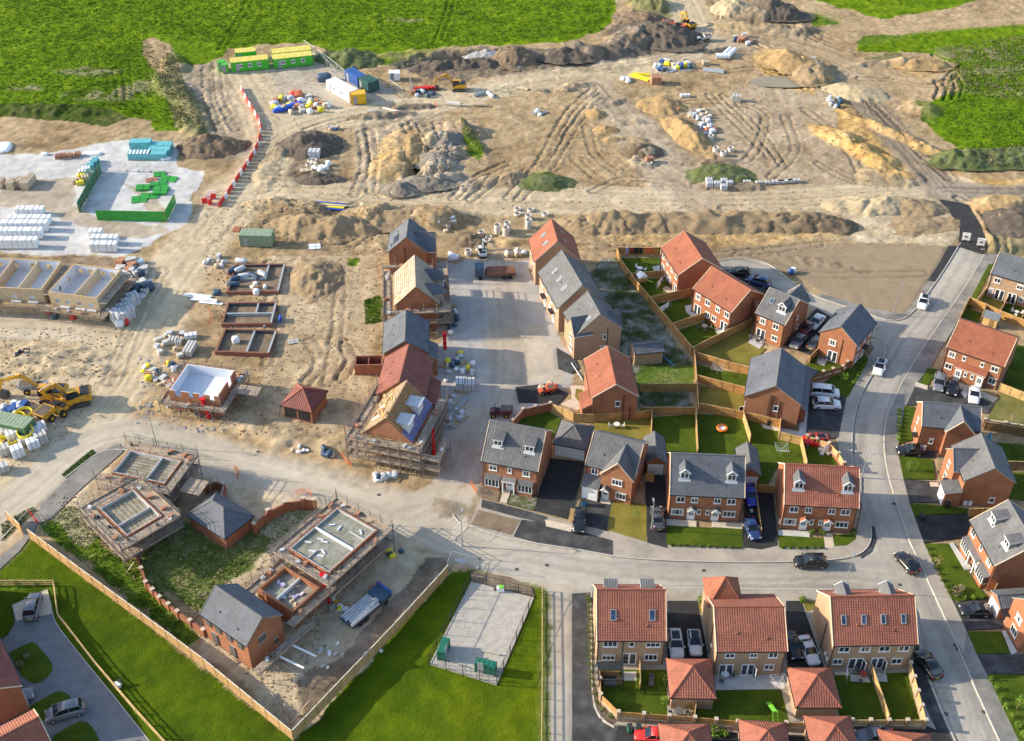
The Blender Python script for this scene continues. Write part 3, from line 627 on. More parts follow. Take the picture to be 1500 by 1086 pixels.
def finish_terrain():
 fl = np.zeros(X.size, bool); cand = core
 xs, ys = X[cand], Y[cand]; f = np.zeros(xs.size, bool)
 for q in FLAT:
  cx = sum(p[0] for p in q)/len(q); cy = sum(p[1] for p in q)/len(q)
  f |= inpoly(xs, ys, q)
 fl[cand] = f
 G2 = fl.reshape(NY, NX); g = G2.copy()
 g[1:] |= G2[:-1]; g[:-1] |= G2[1:]; g[:, 1:] |= G2[:, :-1]; g[:, :-1] |= G2[:, 1:]
 H2 = hgt.copy(); H2[g.ravel()] = np.minimum(H2[g.ravel()],-.06)
 H2[G2.ravel()] = -.12
 me = bpy.data.meshes.new('ground')
 n = X.size; me.vertices.add(n); co = np.empty((n, 3), np.float32); co[:, 0] = X; co[:, 1] = Y; co[:, 2] = H2
 me.vertices.foreach_set('co', co.ravel())
 i = np.arange(NX*NY).reshape(NY, NX); q = np.stack([i[:-1, :-1], i[:-1,1:], i[1:, 1:], i[1:, :-1]],-1).reshape(-1,4)
 nf = len(q); me.loops.add(nf*4); me.loops.foreach_set('vertex_index', q.ravel().astype(np.int32))
 me.polygons.add(nf); me.polygons.foreach_set('loop_start', np.arange(0, nf*4,4, dtype=np.int32))
 me.update(calc_edges=True)
 me.polygons.foreach_set('use_smooth', np.ones(nf, bool))
 ca = me.color_attributes.new('soil', 'FLOAT_COLOR', 'POINT')
 c4 = np.ones((n, 4), np.float32); c4[:, :3] = np.clip(col, 0.005,.9); c4[:, 3] = np.clip(np.where(grassy > .5, rgh+.5, rgh*1.1),.08,1); ca.data.foreach_set('color', c4.ravel())
 m, nt, b = nodes('earth')
 at_ = N(nt, 'ShaderNodeAttribute', attribute_name='soil'); g0 = N(nt, 'ShaderNodeNewGeometry').outputs['Position']
 n1 = ramp(nt, noise(nt, g0,1.6,6,.7),[(.28,(.82,.81,.8)),(.5,(1,1,1)),(.72,(1.15,1.15,1.13))])
 n2 = ramp(nt, noise(nt, g0,7.0,4,.7),[(.3,(.78,.78,.78)),(.7,(1.2,1.2,1.2))])
 c = mixc(nt, 'MULTIPLY', at_.outputs['Alpha'], at_.outputs['Color'], n1); c = mixc(nt, 'MULTIPLY', at_.outputs['Alpha'], c, n2)
 n3 = ramp(nt, noise(nt, g0,.35,6,.65),[(.3,(.88,.88,.87)),(.7,(1.08,1.08,1.08))]); c = mixc(nt, 'MULTIPLY', 1.0, c, n3)
 L(nt, c, b.inputs['Base Color']); b.inputs['Roughness'].default_value = .96; b.inputs['Specular IOR Level'].default_value = .05
 bump(nt, b, noise(nt, g0,3.2,7,.72),.16); L(nt, at_.outputs['Alpha'],[n for n in nt.nodes if n.type == 'BUMP'][0].inputs['Strength'])
 me.materials.append(m)
 struct(link('ground', me), 'trodden building land with haul roads and ruts, green field beyond')
def height_at(x, y):
 ix = int(np.clip(np.searchsorted(gxs, x),1, NX-1)); iy = int(np.clip(np.searchsorted(gys, y),1, NY-1))
 return float(hgt[iy*NX+ix])
# roads, pavements, drives and lawns
SN = 0
def slab(name, px, mat, z, label, depth=.35, rounded=False, flat=True):
 global SN; SN += 1; z += (SN % 9)*.0006; q = pts(px)
 if rounded: q = [Vector((p[0], p[1],0)) for p in curve(q+[q[0]],1.2)[:-1]]
 ar = sum(q[i].x*q[(i+1) % len(q)].y-q[(i+1) % len(q)].x*q[i].y for i in range(len(q)))
 if ar < 0: q = q[::-1]
 mb = MB(); tri = tessellate_polygon([q]); n = len(q); k = mb.slot(mat)
 mb.v = [(p.x, p.y, z) for p in q]+[(p.x, p.y, z-depth) for p in q]
 for t in tri:
  a, b, c = (q[j] for j in t)
  if (b.x-a.x)*(c.y-a.y)-(b.y-a.y)*(c.x-a.x) < 0: t = t[::-1]
  mb.f.append(tuple(t)); mb.mi.append(k); mb.uv.append(None)
 for j in range(n):
  mb.f.append((j, n+j, n+(j+1) % n, (j+1) % n)); mb.mi.append(k); mb.uv.append(None)
 o = struct(mb.link(name), label)
 if flat: FLAT.append([(p.x, p.y) for p in q])
 return o
def kerb(px, mat='kerb_stone', w=.15, z=.13, label='pale kerb stones along the road edge'):
 ln = curve(pts(px),1.5); mb = MB(); k = 0
 for a, b in zip(ln[:-1], ln[1:]):
  d = b-a; l = np.linalg.norm(d)
  if l < .05: continue
  mb.obox(((a[0]+b[0])/2,(a[1]+b[1])/2), math.atan2(d[1], d[0]), l/2-.008, w/2,-.2, z+(k % 3)*.001, mat); k += 1
 return struct(mb.link('kerb'), label)
slab('road_surface', [(1404,361),(1442,373),(1447,360),(1436,330),(1418,300),(1400,296),(1375,292),(1392,312),(1406,335)], 'asphalt_new', .015, 'fresh black tarmac patch beyond the closed end of the road')
Z1, Z2, Z3 = .100,.106,.112
PV = 'pavement'
slab(PV, [(704,731),(760,745),(803,757),(850,770),(900,780),(950,786),(976,790),(1090,796),(1141,793),(1240,790),(1256,775),(1262,745),(1262,700),(1232,680),(1225,640),(1228,600),(1240,575),(1262,540),(1280,510),(1270,495),(1287,498),(1296,507),(1297,517),(1291,531),(1280,546),(1267,567),(1256,594),(1249,629),(1248,663),(1251,695),(1257,725),(1267,748),(1275,768),(1276,788),(1270,803),(1256,813),(1232,819),(1180,823),(1100,824),(1020,823),(950,820),(898,815),(848,806),(787,797),(734,786),(689,770),(695,748)], 'pavement_pale', Z1, 'pale dusty footway in front of the middle row of houses')
slab(PV, [(764,762),(803,767),(840,776),(898,793),(898,814),(848,805),(787,796),(752,787)], 'asphalt_drive', Z2, 'dark tarmac crossover beside the bare planting bed')
slab(PV, [(706,732),(760,746),(802,758),(800,768),(760,759),(705,744)], 'asphalt_drive', Z2, 'black tarmac footpath above the bare planting bed')
slab('planting_bed', [(701,748),(762,763),(750,785),(690,769)], 'bare_soil', Z2+.004, 'bare brown planting bed at the road corner')
slab(PV, [(1442,373),(1462,374),(1445,402),(1420,442),(1392,490),(1376,515),(1364,538),(1352,550),(1340,568),(1328,593),(1316,650),(1316,668),(1323,702),(1332,737),(1353,796),(1393,877),(1415,923),(1445,988),(1475,1045),(1494,1090),(1530,1165)]+EEDGE[::-1][:-1], 'pavement_worn', Z1, 'grey footway along the right side of the road')
slab(PV, [(1316,668),(1323,702),(1332,737),(1353,796),(1393,877),(1415,923),(1412,960),(1392,923),(1370,874),(1344,818),(1326,777),(1311,730),(1300,690),(1298,668)], 'pavement_pale', Z2, 'pale dusty stretch of the right-hand footway')
slab(PV, [(1200,430),(1240,441),(1271,452),(1322,460),(1334,450),(1372,392),(1389,360),(1404,361),(1385,392),(1359,430),(1340,454),(1322,468),(1298,469),(1271,460),(1240,450),(1201,437)], 'pavement_worn', Z1, 'dark footway round the bare corner plot')
slab(PV, [(1372,392),(1389,361),(1403,361),(1385,391),(1370,414),(1358,412)], 'asphalt_new', Z2, 'black new tarmac footway beside the closed road end')
slab(PV, [(868,862),(977,862),(1080,863),(1213,864),(1303,868),(1328,877),(1341,897),(1346,925),(1352,958),(1361,994),(1379,1040),(1400,1088),(1400,1170),(1180,1170),(1180,1079),(1060,1075),(960,1071),(902,1062),(884,1050),(872,1028),(869,1000),(868,940)], 'pavement_pale', Z1, 'pale footway in front of the bottom row of houses')
slab(PV, [(1342,925),(1348,960),(1358,994),(1376,1040),(1397,1088),(1380,1088),(1352,1030),(1334,985)], 'asphalt_drive', Z2, 'dark tarmac footway beside the bottom right garden wall')
slab(PV, [(838,870),(864,868),(865,1000),(868,1035),(878,1056),(900,1068),(960,1077),(960,1100),(838,1100)], 'asphalt_drive', .012, 'dark tarmac strip of the side street')
slab('service_yard', [(905,1064),(1060,1073),(1180,1078),(1180,1066),(1352,1062),(1376,1072),(1396,1088),(1396,1170),(880,1170)], 'asphalt_new', Z2, 'black tarmac yard behind the bottom gardens')
slab(PV, [(1260,812),(1271,803),(1277,788),(1276,770),(1281,772),(1284,790),(1276,808),(1262,818)], 'asphalt_drive', .02, 'dark tarmac patch round the footway corner')
DW = 'driveway'
for px, mt, lb in [
([(806,672),(857,678),(834,761),(780,747)], 'asphalt_new', 'black tarmac drive in front of the white double garage doors'),
([(856,722),(898,732),(890,779),(836,766)], 'asphalt_drive', 'grey tarmac drive with a black car beside the olive lawn'),
([(945,694),(977,697),(978,804),(948,796)], 'asphalt_new', 'narrow black drive left of the grey-roofed pair'),
([(1093,700),(1132,720),(1140,800),(1115,806),(1088,803)], 'asphalt_new', 'black shared drive between the grey-roofed and red-roofed pairs'),
([(977,881),(1022,881),(1038,967),(978,967)], 'asphalt_new', 'black drive with two parked white cars'),
([(1151,881),(1174,881),(1207,978),(1153,980)], 'asphalt_new', 'black drive with one white car beside the big buff house'),
([(1186,569),(1240,583),(1228,642),(1180,645)], 'asphalt_drive', 'tarmac drive with two white cars side by side'),
([(1150,505),(1196,452),(1218,466),(1200,522),(1186,520)], 'asphalt_new', 'black drive between the two corner houses'),
([(1340,567),(1358,571),(1376,560),(1456,592),(1447,606),(1352,594),(1328,594)], 'asphalt_drive', 'wide grey drive below the red-roofed semis'),
([(1323,703),(1374,706),(1380,737),(1332,736)], 'asphalt_drive', 'grey drive to the front gabled house'),
([(1339,757),(1427,753),(1416,787),(1353,796)], 'asphalt_new', 'dark drive left of the dormered house'),
([(1397,884),(1453,877),(1470,921),(1416,923)], 'asphalt_drive', 'drive with a black car at the right edge'),
([(1430,959),(1560,959),(1560,988),(1445,988)], 'asphalt_drive', 'long shaded drive at the lower right edge'),
([(1312,660),(1334,652),(1372,662),(1368,672),(1316,668)], 'asphalt_drive', 'short drive with a dark car in front of the brick wing'),
([(1044,394),(1085,398),(1150,430),(1140,440),(1110,428),(1060,405)], 'asphalt_drive', 'parking strip behind the two red-roofed houses')]:
 slab(DW, px, mt, Z2, lb)
def curved(px): return px
LAWN = [
([(889,777),(897,734),(947,739),(947,795)], 'lawn_olive', 'parched olive front lawn with a sapling'),
([(976,771),(1087,776),(1088,804),(976,799)], 'lawn_green', 'green front lawn below the grey-roofed pair'),
([(1140,785),(1206,789),(1208,803),(1141,803)], 'lawn_green', 'left front lawn of the red-roofed pair'),
([(1220,785),(1254,783),(1253,791),(1240,800),(1220,801)], 'lawn_green', 'small right front lawn of the red-roofed pair'),
([(748,622),(770,605),(800,603),(822,614),(812,640),(800,650)], 'lawn_green', 'walled back garden lawn of the dormered corner house'),
([(868,628),(872,608),(953,610),(953,652),(930,648)], 'lawn_olive', 'yellowish garden behind the gabled house'),
([(957,612),(1018,608),(1022,668),(980,672),(957,650)], 'lawn_green', 'left garden behind the grey-roofed pair'),
([(1019,607),(1087,611),(1097,646),(1094,672),(1022,668)], 'lawn_green', 'garden with the orange toy'),
([(1090,612),(1142,624),(1140,642),(1170,640),(1178,682),(1137,685),(1120,722),(1108,715),(1105,660)], 'lawn_green', 'large garden between the garage and the red-roofed pair'),
([(1180,650),(1222,670),(1232,684),(1182,684)], 'lawn_green', 'small shaded garden behind the red car'),
([(905,380),(966,378),(968,402),(919,408)], 'lawn_green', 'topmost fenced garden with washing on the fence'),
([(921,410),(976,408),(992,434),(950,443)], 'lawn_green', 'garden with the wooden play tower'),
([(952,448),(1012,436),(1012,450),(1028,466),(985,482)], 'lawn_green', 'garden with a white washing line'),
([(990,486),(1038,470),(1068,487),(1012,514)], 'lawn_green', 'garden with a round table and chairs'),
([(1018,519),(1100,477),(1097,500),(1122,512),(1097,535)], 'lawn_olive', 'wedge-shaped olive garden of the dormered house'),
([(1022,536),(1096,550),(1091,573),(1022,560)], 'lawn_green', 'narrow garden with a rotary dryer'),
([(1026,565),(1091,578),(1088,606),(1024,598)], 'lawn_olive', 'plain brownish garden left of the large brick gable'),
([(1178,538),(1196,520),(1243,537),(1230,547),(1190,558)], 'lawn_green', 'corner garden with bright toys'),
([(1198,566),(1230,547),(1267,520),(1272,528),(1242,583),(1228,581)], 'lawn_green', 'dark green verge outside the corner garden wall'),
([(1448,388),(1455,388),(1423,452),(1416,449)], 'lawn_green', 'thin green strip beside the buff house'),
([(1358,540),(1374,542),(1359,565),(1348,561)], 'lawn_green', 'small lawn beside the silver car'),
([(1467,575),(1500,585),(1560,610),(1560,650),(1500,634),(1440,627)], 'lawn_dull', 'large parched lawn at the right edge'),
([(1443,431),(1470,439),(1462,460),(1427,450)], 'lawn_olive', 'brown back garden of the buff house'),
([(1472,445),(1510,452),(1500,478),(1463,466)], 'lawn_green', 'dark green garden with white furniture'),
([(1417,453),(1437,459),(1433,472),(1406,467)], 'lawn_green', 'small shaded garden left of the yellow shed'),
([(1447,648),(1540,656),(1540,688),(1460,688)], 'lawn_green', 'shaded garden under the big leafy shrub at the right edge'),
([(1462,693),(1540,693),(1540,740),(1480,730),(1470,712)], 'lawn_green', 'dark garden strip above the dormered house'),
([(1487,505),(1530,515),(1530,585),(1470,562)], 'lawn_green', 'shaded side lawn beside the red-roofed semis'),
([(1325,595),(1341,597),(1336,645),(1316,651)], 'lawn_green', 'strip of lawn left of the grey-roofed wing'),
([(1316,668),(1366,674),(1370,703),(1323,702)], 'lawn_green', 'front lawn below the dark parked car'),
([(1332,738),(1381,742),(1418,746),(1416,752),(1339,756)], 'lawn_green', 'narrow lawn between two drives'),
([(1356,797),(1391,797),(1430,858),(1447,876),(1404,882),(1392,876)], 'lawn_green', 'front lawn of the dormered house at the right'),
([(1416,926),(1467,926),(1479,958),(1430,958)], 'lawn_green', 'square shaded lawn at the lower right'),
([(1446,989),(1490,989),(1560,1000),(1560,1110),(1503,1110)], 'lawn_green', 'hedged lawn in the lower right corner'),
([(880,982),(977,982),(977,1056),(904,1050),(879,1026)], 'lawn_green', 'garden lawn with a dark pergola'),
([(1016,1038),(1050,1011),(1144,1011),(1158,1066),(1016,1062)], 'lawn_green', 'wide garden with a green climbing frame'),
([(1216,986),(1274,988),(1298,1056),(1230,1054)], 'lawn_green', 'left of the two narrow walled gardens'),
([(1281,988),(1332,986),(1350,1057),(1301,1057)], 'lawn_green', 'right of the two narrow walled gardens'),
([(1022,883),(1032,881),(1031,897),(1026,900)], 'lawn_olive', 'tiny lawn beside the two white cars'),
([(1176,882),(1193,880),(1196,893),(1181,897)], 'lawn_olive', 'tiny lawn behind the big buff house'),
([(13,957),(46,941),(60,952),(77,974),(72,990),(51,1002),(30,988)], 'lawn_green', 'rounded dark lawn left of the paved court'),
([(13,1054),(70,1020),(88,1013),(102,1020),(100,1032),(64,1056),(20,1070)], 'lawn_green', 'rounded lawn strip between two grey cars'),
([(78,1078),(117,1057),(134,1064),(146,1086),(152,1110),(80,1110)], 'lawn_green', 'rounded lawn at the bottom of the paved court'),
]
slab('paved_court', [(18,887),(69,864),(75,887),(81,911),(112,953),(165,1018),(219,1086),(240,1115),(-80,1115),(-80,965),(0,940),(12,930),(22,912)], 'block_paving', .02, 'blue-grey block-paved court in the lower left')
slab('paved_bay', [(18,887),(69,864),(74,884),(78,899),(24,910)], 'paving_beige', .03, 'brownish paved parking bay with one car')
for px, mt, lb in LAWN:
 slab('lawn', px, mt, Z3 if px[0][0] > 200 else .05, lb, rounded=px[0][0] < 200)
for px, mt, lb in [
([(976,761),(1020,764),(1020,773),(976,770)], 'paving_beige', 'paved path left of the grey-roofed pair'),
([(1043,765),(1088,768),(1087,776),(1043,773)], 'paving_beige', 'paved path right of the grey-roofed pair'),
([(1140,777),(1186,780),(1186,788),(1140,785)], 'slab_grey', 'paved path left of the red-roofed pair'),
([(1207,782),(1219,783),(1222,803),(1209,804)], 'paving_beige', 'paved path to the red-roofed pair'),
([(738,718),(748,720),(742,738),(732,736)], 'paving_beige', 'straight path to the white porch'),
([(709,711),(733,717),(729,735),(704,728)], 'bare_soil', 'bare soil bed left of the porch path'),
([(750,722),(788,730),(782,748),(744,739)], 'weedy_soil', 'weedy soil bed right of the porch path'),
([(1048,989),(1149,987),(1149,1010),(1048,1012)], 'slab_grey', 'long grey patio behind the middle buff house'),
([(911,985),(932,985),(932,998),(914,998)], 'slab_grey', 'small grey patio by the french doors'),
([(879,984),(909,984),(911,1004),(882,1004)], 'fence_wood_dark', 'dark timber deck under the pergola'),
([(1245,989),(1273,990),(1275,1001),(1246,999)], 'slab_grey', 'small patio left of the dividing fence'),
([(1281,987),(1298,988),(1300,1000),(1284,999)], 'slab_grey', 'small patio right of the dividing fence'),
([(1222,985),(1245,986),(1245,990),(1222,990)], 'paving_beige', 'narrow paved strip under the kitchen window'),
([(798,762),(840,771),(836,780),(800,772)], 'paving_beige', 'pale flagged threshold of the black drive'),
([(878,730),(895,733),(894,740),(880,738)], 'paving_beige', 'front step paving at the white door'),
([(1100,490),(1110,497),(1120,503),(1112,512),(1096,503)], 'slab_grey', 'crowded stone patio behind the dormered house'),
([(1198,523),(1212,528),(1207,537),(1196,533)], 'slab_grey', 'small patio in the corner garden'),
([(990,425),(1000,432),(986,437),(970,424),(975,420)], 'paving_beige', 'paved patio beside the top house'),
([(955,392),(966,389),(972,400),(960,402)], 'slab_grey', 'small patio in the topmost garden'),
([(1003,449),(1013,447),(1024,460),(1014,466),(1005,458)], 'slab_grey', 'stone patio in the washing line garden'),
([(1046,482),(1060,480),(1066,488),(1052,492)], 'slab_grey', 'small round patio by the glass doors'),
([(1170,625),(1180,590),(1186,570),(1180,640),(1172,648)], 'slab_grey', 'paved strip right of the large brick gable'),
([(1115,622),(1172,634),(1174,640),(1118,628)], 'slab_grey', 'paved alley behind the garden fence'),
([(1375,556),(1380,552),(1462,584),(1456,590)], 'paving_beige', 'paved strip below the red-roofed semis'),
([(1340,560),(1359,566),(1358,572),(1341,567)], 'paving_beige', 'pale flagged crossing at the drive mouth'),
([(1407,576),(1417,567),(1424,570),(1413,585)], 'slab_grey', 'paved path between parked cars'),
([(1390,797),(1396,796),(1424,834),(1412,836)], 'slab_grey', 'path beside the bay windows'),
([(1467,925),(1473,925),(1490,956),(1482,960)], 'slab_grey', 'thin path beside the shaded lawn'),
([(1361,707),(1374,707),(1376,714),(1363,714)], 'paving_beige', 'doorstep paving at the grey porch'),
([(836,566),(858,566),(862,600),(846,601),(822,592),(838,585)], 'paving_beige', 'forked new path to the red-roofed house'),
([(844,570),(854,572),(856,588),(850,592),(842,582)], 'lawn_olive', 'small scruffy lawn inside the forked path'),
([(755,568),(800,563),(832,577),(815,595),(786,590),(760,590)], 'asphalt_new', 'half laid black tarmac turning head'),
([(815,510),(842,526),(848,540),(838,548),(818,540)], 'asphalt_drive', 'short tarmac drive below the buff gable'),
([(859,870),(868,868),(871,1000),(880,1030),(905,1052),(901,1061),(880,1054),(867,1025)], 'dark_soil', 'planted strip outside the curved garden wall'),
([(836,745),(848,748),(843,768),(832,765)], 'sand_gold', 'gravel bed beside the black car'),
]:
 slab('paving' if mt[:4] in ('pavi', 'slab') else 'bed' if 'soil' in mt or 'sand' in mt else 'deck' if 'wood' in mt else 'lawn' if 'lawn' in mt else 'tarmac', px, mt, Z3+.006, lb)
slab('compound_floor', [(690,852),(783,876),(728,1004),(629,973)], 'concrete', .06, 'pale beige concrete floor of the fenced compound')
slab('bare_strip', [(690,837),(745,845),(778,860),(784,875),(690,851)], 'bare_soil', .02, 'bare soil strip above the fenced compound')
slab('footpath', [(-60,862),(0,816),(34,788),(40,770),(52,752),(60,758),(50,778),(30,806),(0,834),(-60,880)], 'pavement_worn', .03, 'grey footpath beside the left grass')
slab('footpath', [(60,740),(95,705),(135,668),(175,650),(180,662),(120,715),(75,760),(52,770)], 'pavement_worn', .035, 'dusty footpath below the left site road')
kerb(NEDGE[:29]); kerb(EEDGE); kerb([p for p in SWEDGE if p[0] > 860 and p[1] < 1092 and p != (1379,1040)][::1][:0] or [(1400,1088),(1379,1040),(1361,994),(1352,958),(1346,925),(1341,897),(1328,877),(1303,868),(1213,864),(1080,863),(900,861),(872,864),(866,874),(866,940),(867,1000),(870,1030),(880,1052),(900,1066)])
kerb(CULN, label='pale kerb stones round the bare corner plot')
kerb([(95,700),(145,664),(180,659),(230,668),(280,684)], z=.08, label='kerb along the inside of the site road bend')
kerb([(69,864),(75,887),(81,911),(112,953),(165,1018),(219,1086)], 'kerb_stone', .1,.06, 'thin pale edging along the paved court'); kerb([(18,887),(69,864)], 'kerb_stone', .1,.06, 'thin pale edging at the top of the paved bay')
kerb([(45,744),(0,792)], z=.08, label='kerb at the far left of the site road')
for k, (u, v) in enumerate([(1249,664),(1256,596),(1285,536),(1296,648),(1309,738),(1399,945),(1403,951),(1386,1046),(1441,1043),(1031,836),(1318,857),(1405,895),(702,818),(757,834),(801,828),(555,725),(378,662),(1371,858),(1172,430)]):
 p = at(u, v); mb = MB()
 mb.obox((0,0),0,.25,.22,.0,.012, 'track_steel')
 for j in range(4): mb.obox((0,-.15+.1*j),0,.2,.02,.012,.02, 'track_steel')
 o = mb.link('drain_cover'); tag(o, 'small dark iron gulley cover set in the road surface', 'drain cover', 'drain covers in the roads'); o.location = (p.x, p.y, .01); o.rotation_euler.z = random.uniform(-.3,.3)
p = at(674,822); o = MB().box(-.8,.8,-.35,.35,0,.04, 'slab_grey').box(-.7,.7,-.28,.28,.04,.05, 'galvanised').link('manhole_cover'); tag(o, 'pale rectangular cover slab beside the fence end', 'manhole cover'); o.location = (p.x, p.y, .005); o.rotation_euler.z = -.2
# houses
OE, OV = .26,.12           # overhang at eaves / verges
def bar_frame(mb, x0, x1, z0, z1, t, y0, y1, m, lights=1, mid=.06):
 mb.box(x0, x0+t, y0, y1, z0, z1, m); mb.box(x1-t, x1, y0, y1, z0, z1, m)
 mb.box(x0+t, x1-t, y0, y1, z0, z0+t, m); mb.box(x0+t, x1-t, y0, y1, z1-t, z1, m)
 for i in range(1, lights):
  x = x0+(x1-x0)*i/lights; mb.box(x-mid/2-.01, x+mid/2+.01, y0+.004, y1-.004, z0+t, z1-t, m)
def win_mesh(w, h, n):
 mb = MB(); bar_frame(mb, -w/2, w/2,0, h, .085,-.06,.04, 'white_upvc', n)
 mb.box(-w/2-.06, w/2+.06,-.12,.03,-.07,-.002, 'white_upvc'); mb.box(-w/2-.1, w/2+.1,-.03,.03, h+.002, h+.15, 'cast_stone')
 return mb.mesh('window')
def pane_mesh(w, h, v=0):
 if v: mb = MB().box(-w/2+.086, w/2-.086,-.02,.0,.086, h-.086, 'window_glass'); mb.box(-w/2+.1, w/2-.1,-.03,-.021, h*(.62 if v == 1 else .1), h-.1, 'blind_cloth') if v == 1 else (mb.box(-w/2+.09,-w/2+.09+w*.17,-.03,-.021,.1, h-.1, 'blind_cloth'), mb.box(w/2-.09-w*.17, w/2-.09,-.03,-.021,.1, h-.1, 'blind_cloth')); return mb.mesh('pane')
 return MB().box(-w/2+.086, w/2-.086,-.02,.0,.086, h-.086, 'window_glass').mesh('pane')
def french_mesh(w, h):
 mb = MB(); bar_frame(mb, -w/2, w/2,0, h, .11,-.07,.04, 'white_upvc', 2,.2); return mb.mesh('patio_door')
def door_mesh(w, h, m='white_upvc'):
 mb = MB(); mb.box(-w/2, w/2,-.05,.04,0, h, m); bar_frame(mb, -w/2-.07, w/2+.07,0, h+.07,.07,-.09,.03, 'white_upvc')
 mb.box(w/2-.16, w/2-.1,-.1,-.05,1.0,1.12, 'steel_grey'); return mb.mesh('door')
def dglass_mesh(w, h):
 mb = MB(); mb.box(-w*.28,-w*.06,-.07,-.05, h*.42, h*.85, 'window_glass'); mb.box(w*.06, w*.28,-.07,-.05, h*.42, h*.85, 'window_glass'); return mb.mesh('pane')
def gdoor_mesh(w, h, m='white_upvc'):
 mb = MB(); mb.box(-w/2, w/2,-.03,.04,0, h, m)
 for i in range(7): mb.box(-w/2+.08, w/2-.08,-.05,-.03,.12+i*(h-.2)/7,.12+(i+.75)*(h-.2)/7, m)
 bar_frame(mb, -w/2-.09, w/2+.09,-.02, h+.09,.09,-.08,.03, 'white_upvc'); return mb.mesh('garage_door')
def slope(mb, a, b, c, d, m, course=.33, lip=.028, seg=1):
 """tiled slope a-b along the eaves, c-d along the top (c above b); each course laps the one below"""
 a, b, c, d = map(Vector, (a, b, c, d)); nrm = (b-a).cross(d-a).normalized()
 if nrm.z < 0: nrm = -nrm
 L_ = ((d+c)/2-(a+b)/2).length
 e = (b-a).normalized(); up = ((d-a)-e*(d-a).dot(e)); H_ = up.length; n = max(2, round(H_/course)); ue = up.normalized()
 def uvp(p): q = p-a; return (q.dot(e), q.dot(ue))
 for k in range(n):
  t0, t1 = k/n, (k+1)/n
  p0, p1 = a.lerp(d, t0), b.lerp(c, t0); q0, q1 = a.lerp(d, t1), b.lerp(c, t1)
  lo0, lo1 = p0+nrm*lip, p1+nrm*lip
  f = [lo0, lo1, q1+nrm*.004, q0+nrm*.004]
  mb.face(f, m, [uvp(x) for x in f])
  f = [p0, p1, lo1, lo0]; mb.face(f, m, [uvp(x) for x in f])
def under(mb, a, b, c, d, m, t=.12):
 a, b, c, d = map(Vector, (a, b, c, d)); o = Vector((0,0,-t))
 mb.face([d+o, c+o, b+o, a+o], m); mb.face([a+o, b+o, b, a], m); mb.face([b+o, c+o, c, b], m); mb.face([d+o, a+o, a, d], m)
def strip_on(mb, p, q, w, h, m, lift=.0):
 """square bar from p to q (verge, ridge or hip tiles)"""
 p, q = Vector(p), Vector(q); d = (q-p).normalized(); s = d.cross(Vector((0,0,1))).normalized()*w/2; u = s.cross(d).normalized()*h
 if u.z < 0: u = -u
 l = Vector((0,0, lift))
 mb.loft([[x-s+l-u*.3, x+s+l-u*.3, x+s*.55+l+u*.7, x-s*.55+l+u*.7] for x in (p, q)], m)
RMAT = {'slate_tile': 'ridge_grey', 'grey_tile': 'ridge_grey', 'red_tile': 'ridge_red', 'clay_tile': 'ridge_red', 'brown_tile': 'ridge_red', 'olive_roof': 'olive_roof'}
class Frame:
 """a wall's own axes: s to the right seen from outside, t outwards, z up, expressed in the house's axes"""
 def __init__(f, o, ang): f.o = Vector((o[0], o[1],0)); f.a = ang; f.s = Vector((math.cos(ang), math.sin(ang),0)); f.t = Vector((math.sin(ang),-math.cos(ang),0))
 def p(f, s, t, z): return f.o+f.s*s+f.t*t+Vector((0,0, z))
